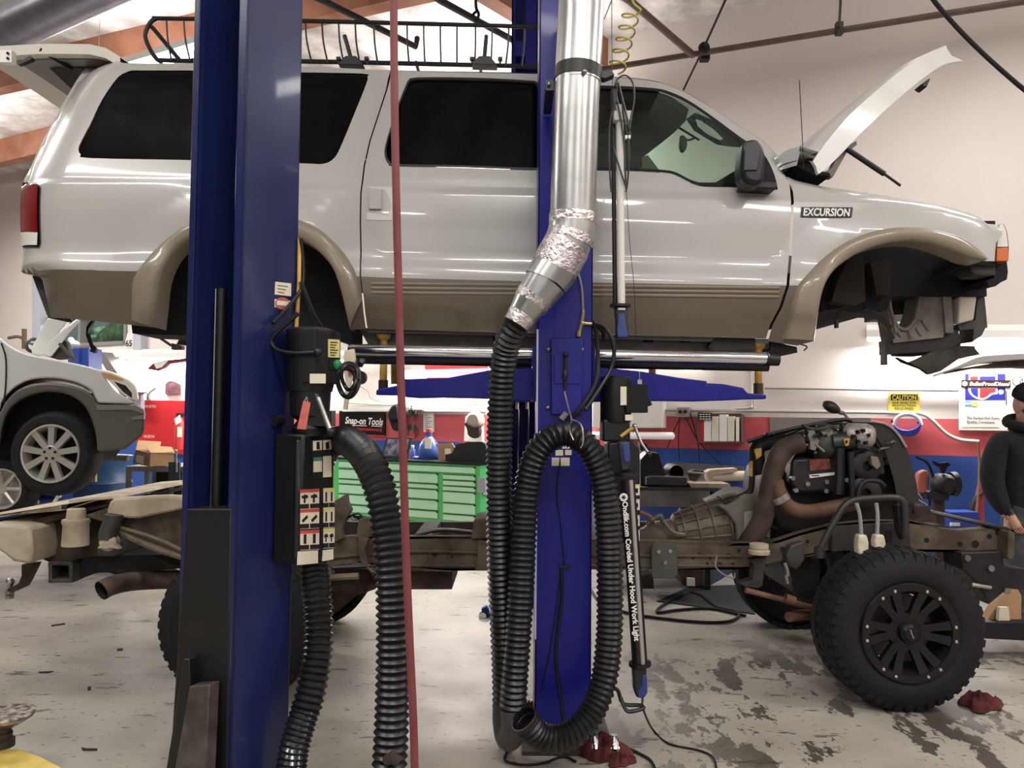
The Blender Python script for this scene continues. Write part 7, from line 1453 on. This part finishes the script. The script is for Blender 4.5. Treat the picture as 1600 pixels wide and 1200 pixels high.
# boxes seen below the frame at right
btag([(1058, 888), (1088, 884), (1100, 892), (1100, 916), (1066, 914)], 6.6, 6.9, 'parts_bin', RUSTB, 'brown parts bin on the floor below the frame rail', 'bin')
btag([(1074, 903), (1086, 904), (1086, 916), (1074, 915)], 6.56, 6.59, 'white_card', PAPER, 'small white card on the brown parts bin', 'card', .001)
btag([(1000, 900), (1020, 896), (1022, 920), (1000, 920)], 6.8, 7.0, 'caster_base', BLACK, 'black caster base on the floor left of the hanging bracket', 'caster')
btag([(1542, 970), (1582, 908), (1596, 930), (1596, 971)], 5.22, 5.3, 'cardboard_scrap', CARD, 'brown cardboard scrap leaning behind the front tyre at right', 'cardboard', .002)
btag([(1562, 949), (1576, 949), (1578, 970), (1560, 970)], 5.17, 5.2, 'paper_label', CREAM, 'cream paper propped against the brown cardboard scrap', 'paper', .001)
btag([(1535, 972), (1640, 972), (1640, 1003), (1535, 998)], 5.15, 5.4, 'floor_box', BLACK, 'low black box on the floor behind the front tyre', 'box')
btag([(1486, 800), (1530, 800), (1530, 960), (1486, 960)], 7.05, 7.25, 'blue_bin', BLUEBR, 'blue bin standing on the floor behind the frame at right', 'bin')
mb = MB(); mb.rpp(1486, 817, 1500, 822, 7.03, 7.05); wtag(mb, 'clipboard', PAPER, 'pale card on the top of the blue bin', 'card', smooth=0)
# bench grinder on stand
gp = at(1470, 800, 6.8)
gr = thing('bench_grinder', 'dark bench grinder with pink guard on a stand right of the engine', 'grinder', (gp.x, 6.8, 0))
mb = MB(); mb.tube([V((gp.x - .02, 6.8, 0)), V((gp.x - .02, 6.8, at(1470, 780, 6.8).z))], .05, 14); mb.lathe((gp.x - .02, 6.8, 0), UP, [(0, .2), (.02, .2), (.02, 0)], 20); mb.build('stand', mat('stand_brown', (60, 40, 34), .7), gr)
mb = MB(); c = at(1474, 756, 6.75); mb.lathe(c, (0, 1, 0), [(-.1, 0), (-.1, .06), (-.06, .09), (.06, .09), (.1, .06), (.1, 0)], 22); mb.lathe(c + V((.06, 0, 0)), (1, 0, 0), [(0, .1), (.04, .11), (.05, .1), (.05, 0)], 20); mb.pp([(1456, 770), (1485, 770), (1482, 782), (1458, 782)], 6.7, 6.9); mb.build('motor', ENG, gr)
mb = MB(); mb.pp(cr2([(1436, 770), (1436, 745), (1441, 737), (1450, 735), (1452, 745), (1448, 768), (1436, 770)], 2)[:-1], 6.66, 6.74); mb.build('wheel_guard', mat('guard_pink', (176, 96, 84), .6), gr, bevel=.01)
mb = MB(); mb.tpx([(1451, 743, 6.64), (1451.5, 752, 6.64), (1450, 766, 6.64)], .012, 7); mb.build('guard_edge', CHROME, gr)
mb = MB(); mb.pp([(1458, 720), (1468, 724), (1480, 722), (1486, 726), (1480, 730), (1476, 740), (1472, 740), (1470, 730), (1462, 727)], 6.7, 6.72); mb.tpx([(1430, 713, 6.8), (1448, 722, 6.8), (1456, 738, 6.8), (1458, 748, 6.8)], .012, 7); mb.build('eye_shield', INK, gr)
# red cords
mb = MB(); random.seed(2)
for k in range(7): x = 1524 + k * 1.8; mb.tube(cr([wp(x + 6, 756, .2 + .02 * k), wp(x + 1, 780, .22), wp(x - 2 + k * .4, 805, .22), wp(x - 1 + k * .9, 832, .25)], 4), .014, 6)
wtag(mb, 'extension_cord', mat('cord_red', (186, 68, 70), .5), 'bundle of red extension cords hanging left of the man', 'cord')
mb = MB()
for k in range(5): c = wp(1546 + k, 806, .18 + .02 * k); mb.tube([c + WU * (.16 * math.cos(a)) + UP * (.24 * math.sin(a)) for a in [2 * math.pi * j / 28 for j in range(28)]], .016, 6, closed=True)
wtag(mb, 'coiled_hose', mat('coil_dark', (46, 36, 38), .6), 'dark coiled hose hanging behind the man arm', 'hose')
mb = MB(); mb.tpx([(1528, 690, 7.1), (1530, 740, 7.1), (1524, 830, 7.1)], .012, 6); wtag(mb, 'wall_pole', mat('pole_tan', (150, 120, 90), .7), 'thin tan pole leaning on the wall left of the man', 'pole')
# the mirror on a stalk over the engine
im = thing('stalk_mirror', 'dark oval mirror on a bent stalk standing above the engine', 'mirror', at(1302, 645, 5.0))
mb = MB(); rotm = Matrix.Rotation(Rd(28), 3, 'Y'); mb.sph(at(1299, 636, 5.0), (.062, .05, .036), 0, 18, rotm); mb.build('mirror_head', mat('mirror_head_dark', (70, 62, 58), .3), im)
mb = MB(); mb.tpx([(1311, 643, 5.0), (1319, 647, 5.0), (1325, 655, 5.0), (1330, 668, 5.0), (1331, 680, 5.0)], .009, 8); mb.sph(at(1315, 645, 5.0), (.022, .02, .014)); mb.build('stalk', mat('stalk_grey', (140, 134, 126), .4, metal=.4), im)
# raised hood of the next car at far right
hd2 = thing('raised_hood', 'white open hood of another car jutting in at right edge above the poster', 'car hood', at(1560, 575, 6.4))
U_ = cr2([(1457, 586), (1490, 574), (1514, 563), (1530, 557), (1560, 554), (1600, 552), (1720, 548)], 4); L_ = cr2([(1720, 556), (1600, 562), (1570, 564), (1530, 568), (1490, 578), (1457, 589)], 4)
mb = MB(); mb.pp(U_ + L_, 5.6, 6.9); mb.v = [p + V((.56 * (p.y - 5.6), 0, .05 * (p.y - 5.6))) for p in mb.v]; mb.build('outer_panel', WHITE, hd2, bevel=.01)
mb = MB(); mb.pp([(1470, 584), (1500, 576), (1570, 565), (1720, 558), (1720, 576), (1600, 572), (1530, 573)], 5.65, 6.8); mb.v = [p + V((.56 * (p.y - 5.65), 0, .05 * (p.y - 5.65))) for p in mb.v]; mb.build('inner_panel', RUSTB, hd2)
mb = MB(); mb.tube([at(1700, 560, 6.2), V((at(1700, 560, 6.2).x, 6.2, 0.0))], .02, 8); mb.build('prop_stand', GREYD, hd2)
# ---------------------------------------------------------------- the man at the right edge
YM = 5.7
mx_ = at(1606, 700, YM).x
man = thing('person', 'man in black sweatshirt and black knit cap standing at right edge, head turned down', 'person', (mx_, YM, 0))
def skin_body(name, verts, edges, radii, mats, parent, sub=2, fn=None):
    me = bpy.data.meshes.new(name); off = wloc(parent); me.from_pydata([V(v) + V((mx_, YM, 0)) - off for v in verts], edges, []); me.update()
    o = bpy.data.objects.new(name, me); C.objects.link(o); o.parent = parent
    for mt in mats: me.materials.append(mt)
    sk = o.modifiers.new('skin', 'SKIN'); sk.use_smooth_shade = True; sk.branch_smoothing = .6
    for i, r_ in enumerate(radii): me.skin_vertices[0].data[i].radius = r_ if isinstance(r_, tuple) else (r_, r_)
    me.skin_vertices[0].data[0].use_root = True
    o.modifiers.new('sub', 'SUBSURF').levels = sub; o.modifiers['sub'].render_levels = sub
    dg = bpy.context.evaluated_depsgraph_get(); m2 = bpy.data.meshes.new_from_object(o.evaluated_get(dg))
    o.modifiers.clear(); o.data = m2
    for mt in mats:
        if mt.name not in [m.name for m in m2.materials if m]: m2.materials.append(mt)
    if fn:
        for p in m2.polygons: p.material_index = fn(V(p.center) + off - V((mx_, YM, 0)))
    for p in m2.polygons: p.use_smooth = True
    return o
vs = [(0, 0, .98), (0, 0, 1.12), (0, 0, 1.28), (0, .01, 1.42), (0, .01, 1.50), (-.01, -.02, 1.57), (-.01, -.035, 1.66), (-.01, -.03, 1.76),
      (-.19, .01, 1.44), (-.25, .01, 1.29), (-.275, .0, 1.12), (-.245, -.05, .96), (-.185, -.09, .855),
      (.19, .01, 1.45), (.30, .01, 1.28), (.32, .0, 1.14), (.31, -.07, .98), (.29, -.12, .88),
      (-.10, 0, .92), (-.115, -.01, .52), (-.12, .02, .12), (-.12, -.02, .06), (-.13, -.14, .04),
      (.10, 0, .92), (.115, -.01, .52), (.12, .02, .12), (.12, -.02, .06), (.13, -.14, .04)]
es = [(0, 1), (1, 2), (2, 3), (3, 4), (4, 5), (5, 6), (6, 7), (3, 8), (8, 9), (9, 10), (10, 11), (11, 12), (3, 13), (13, 14), (14, 15), (15, 16), (16, 17), (0, 18), (18, 19), (19, 20), (20, 21), (21, 22), (0, 23), (23, 24), (24, 25), (25, 26), (26, 27)]
rd_ = [(.22, .15), (.245, .155), (.25, .155), (.20, .13), (.085, .08), (.07, .07), (.088, .105), (.075, .095),
       (.105, .1), (.1, .09), (.092, .085), (.072, .07), (.034, .03),
       (.092, .09), (.083, .08), (.075, .07), (.062, .06), (.034, .03),
       (.115, .11), (.085, .085), (.07, .07), (.06, .06), (.045, .035), (.115, .11), (.085, .085), (.07, .07), (.06, .06), (.045, .035)]
def mfn(p):
    if p.z > 1.545 and abs(p.x) < .12: return 0
    if p.z < .115: return 3
    if abs(p.x) > .16 and .80 < p.z < .885 and p.y < -.02: return 0
    if p.z > .93 or abs(p.x) > .21 + (0 if p.z > .8 else 1): return 1
    return 2
body = skin_body('body', vs, es, rd_, [SKIN, CLOTH, JEANS, BLACK], man, 2, mfn)
O = V((mx_, YM, 0))
# hand: palm, four fingers and a thumb, loosely curled
def hand(sx_, wrist, name='hand'):
    mb = MB(); w = V(wrist) + O; d = V((.35 * sx_ * -1, -.22, -.9)).normalized(); side = V((.5, -.85, .05)).normalized(); side = (side - d * side.dot(d)).normalized(); nn_ = d.cross(side)
    k_ = .84
    mb.tube([w - d * .03, w + d * .02, w + d * .06, w + d * .08], [.024, .028, .032, .026], 12)
    for s, ln, r_ in ((-.026, .066, .0075), (-.009, .074, .008), (.009, .07, .0078), (.025, .054, .007)):
        b0 = w + d * .07 + side * s; p1 = b0 + d * ln * .42; p2 = p1 + (d * .8 + nn_ * .55 * sx_).normalized() * ln * .33; p3 = p2 + (d * .35 + nn_ * .9 * sx_).normalized() * ln * .28
        mb.tube(cr([b0, p1, p2, p3], 3), [r_ * (1.1 - .03 * i) for i in range(10)], 8)
    t0 = w + d * .02 + side * -.026; mb.tube(cr([t0, t0 + (d * .6 - side * .7).normalized() * .03, t0 + (d * .9 - side * .45).normalized() * .055 + nn_ * .01 * sx_, t0 + (d * 1 - side * .2).normalized() * .072 + nn_ * .02 * sx_], 3), [.0115, .0113, .011, .0105, .0103, .01, .0096, .0092, .0088, .008], 8)
    return mb.build(name, SKIN, man, smooth=60)
hand(-1, (-.185, -.09, .87)); hand(1, (.29, -.12, .885))
# head details: cap, beard, nose, ears, eyes, hood of the sweatshirt
hc = O + V((-.01, -.035, 1.70)); hr_ = Matrix.Rotation(Rd(28), 3, 'Z') @ Matrix.Rotation(Rd(16), 3, 'X')
def hp(x, y, z): return hc + hr_ @ V((x, y, z))
mb = MB(); mb.sph(hc, (.086, .104, .125), 0, 24, hr_); mb.sph(hp(0, -.05, -.07), (.062, .06, .07), 0, 18, hr_); mb.sph(hp(0, -.112, -.015), (.016, .024, .022), 0, 10, hr_)
mb.tube([hp(0, -.098, .03), hp(0, -.118, -.012)], [.009, .014], 8)
for s in (-1, 1): mb.sph(hp(s * .088, .005, -.01), (.012, .022, .034), 0, 10, hr_)
mb.build('head', SKIN, man, smooth=70)
mb = MB()
for s in (-1, 1): mb.sph(hp(s * .033, -.094, .022), (.012, .008, .007), 0, 10, hr_); mb.sph(hp(s * .033, -.1, .022), (.005, .004, .005), 1, 8, hr_)
mb.build('eyes', [PAPER, INK], man)
mb = MB(); mb.sph(hp(0, -.055, -.085), (.068, .066, .065), 0, 18, hr_); mb.sph(hp(0, -.03, -.05), (.085, .06, .05), 0, 16, hr_); mb.build('beard', mat('beard_brown', (110, 70, 52), .95, bump=.6, bscale=200), man)
mb = MB(); mb.sph(hp(0, -.112, -.062), (.026, .01, .008), 0, 10, hr_); mb.build('mouth', mat('lip', (168, 104, 94), .5), man)
mb = MB()
prof = [(.035, .104), (.03, .112), (.045, .115), (.075, .114), (.11, .1), (.14, .066), (.152, .03), (.155, 0)]
o0 = len(mb.v)
for d, r_ in prof:
    for k in range(28): a = 2 * math.pi * k / 28; mb.v.append(hp(r_ * .9 * math.cos(a), r_ * 1.05 * math.sin(a) + .004, d - .02 + .02 * math.sin(a)))
for i in range(len(prof) - 1):
    for k in range(28): mb.f.append([o0 + i * 28 + k, o0 + i * 28 + (k + 1) % 28, o0 + (i + 1) * 28 + (k + 1) % 28, o0 + (i + 1) * 28 + k]); mb.m.append(0)
mb.build('knit_cap', mat('knit_black', (16, 15, 16), .98, bump=.5, bscale=120), man, smooth=60)
mb = MB(); P = [O + V((.125 * math.cos(a), .10 * math.sin(a) + .0, 1.545 + .028 * math.sin(a))) for a in [2 * math.pi * k / 30 for k in range(30)]]; mb.tube(P, [.034 + .02 * max(0, math.sin(2 * math.pi * k / 30)) for k in range(30)], 12, closed=True); mb.build('sweatshirt_hood', CLOTH, man, smooth=60)
# ---------------------------------------------------------------- lights
def strip(p, d, L, label, power, group='ceiling strip lights'):
    p = V(p); d = V(d).normalized(); n = V((-d.y, d.x, 0))
    t = thing('strip_light', label, 'light', p, group)
    mb = MB(); a, b = p - d * L / 2, p + d * L / 2
    mb.prism([a - n * .11, b - n * .11, b + n * .11, a + n * .11], (0, 0, .07)); mb.build('housing', WHITEP, t)
    for s in (-.05, .05):
        mb = MB(); mb.tube([a + n * s - V((0, 0, .03)), b + n * s - V((0, 0, .03))], .016, 8); mb.build('tube', TUBE, t)
    mb = MB()
    for e in (-.35, .35): mb.tube([p + d * L * e + V((0, 0, .07)), V(((p + d * L * e).x, (p + d * L * e).y, ZC))], .004, 5)
    mb.build('hanger_wire', STEEL, t)
    for zz_, pw_, rx in ((-.07, power, 0), (.09, power * (.4 if p.y > 5 else .12), math.pi)):
        l = area(p + V((0, 0, zz_)), L, .3, pw_); l.rotation_euler = (rx, 0, math.atan2(d.y, d.x))
    return t
LBL = ['white strip light above the near column bay', 'white strip light straight over the photographer', 'white strip light above the right of the near aisle', 'white strip light behind the photographer on the left', 'white strip light behind the photographer on the right', 'white strip light far left above the silver car', 'white strip light high over the SUV hood', 'unseen strip light added above the bare chassis front to brighten the wall', 'white strip light on the ceiling left above the SUV open liftgate', 'unseen strip light added behind the SUV roof to brighten ceiling and chest', 'unseen strip light added at far left to brighten the pale wall']
for i, (x, y, pw) in enumerate(((-3.6, 1.6, 105), (.4, .4, 105), (3.6, -.6, 95), (-2.4, -2.2, 100), (1.8, -3.4, 100), (-6.4, 5.4, 100), (5.4, 2.2, 105), (3.9, 5.5, 60), (-3.9, 8.05, 75), (-.3, 9.1, 130), (-8.6, 10.8, 240))):  # chassis, roof and far-left strips are unseen, added to brighten wall and ceiling
    strip((x, y, 5.3), WU, 2.4, LBL[i], pw, 'strip lights over the aisle')
area(BUSHFILL, 1.2, .4, 420, aim=W((wx0 + wx1) / 2, 1.8, -1.2))
# unseen area lamp added as fill behind the photographer
area((-1.0, -4.5, 2.8), 6, 3.2, 60, aim=(0, 4, 1.8))
w = bpy.data.worlds.new('world'); bpy.context.scene.world = w; w.use_nodes = True
w.node_tree.nodes['Background'].inputs[0].default_value = (.9, .92, 1, 1); w.node_tree.nodes['Background'].inputs[1].default_value = 0.25
sc = bpy.context.scene
sc.view_settings.view_transform = 'Standard'; sc.view_settings.look = 'None'; sc.view_settings.exposure = 0.0
sc.cycles.use_denoising = True; sc.cycles.max_bounces = 8; sc.cycles.diffuse_bounces = 4; sc.cycles.glossy_bounces = 4; sc.cycles.transparent_max_bounces = 12
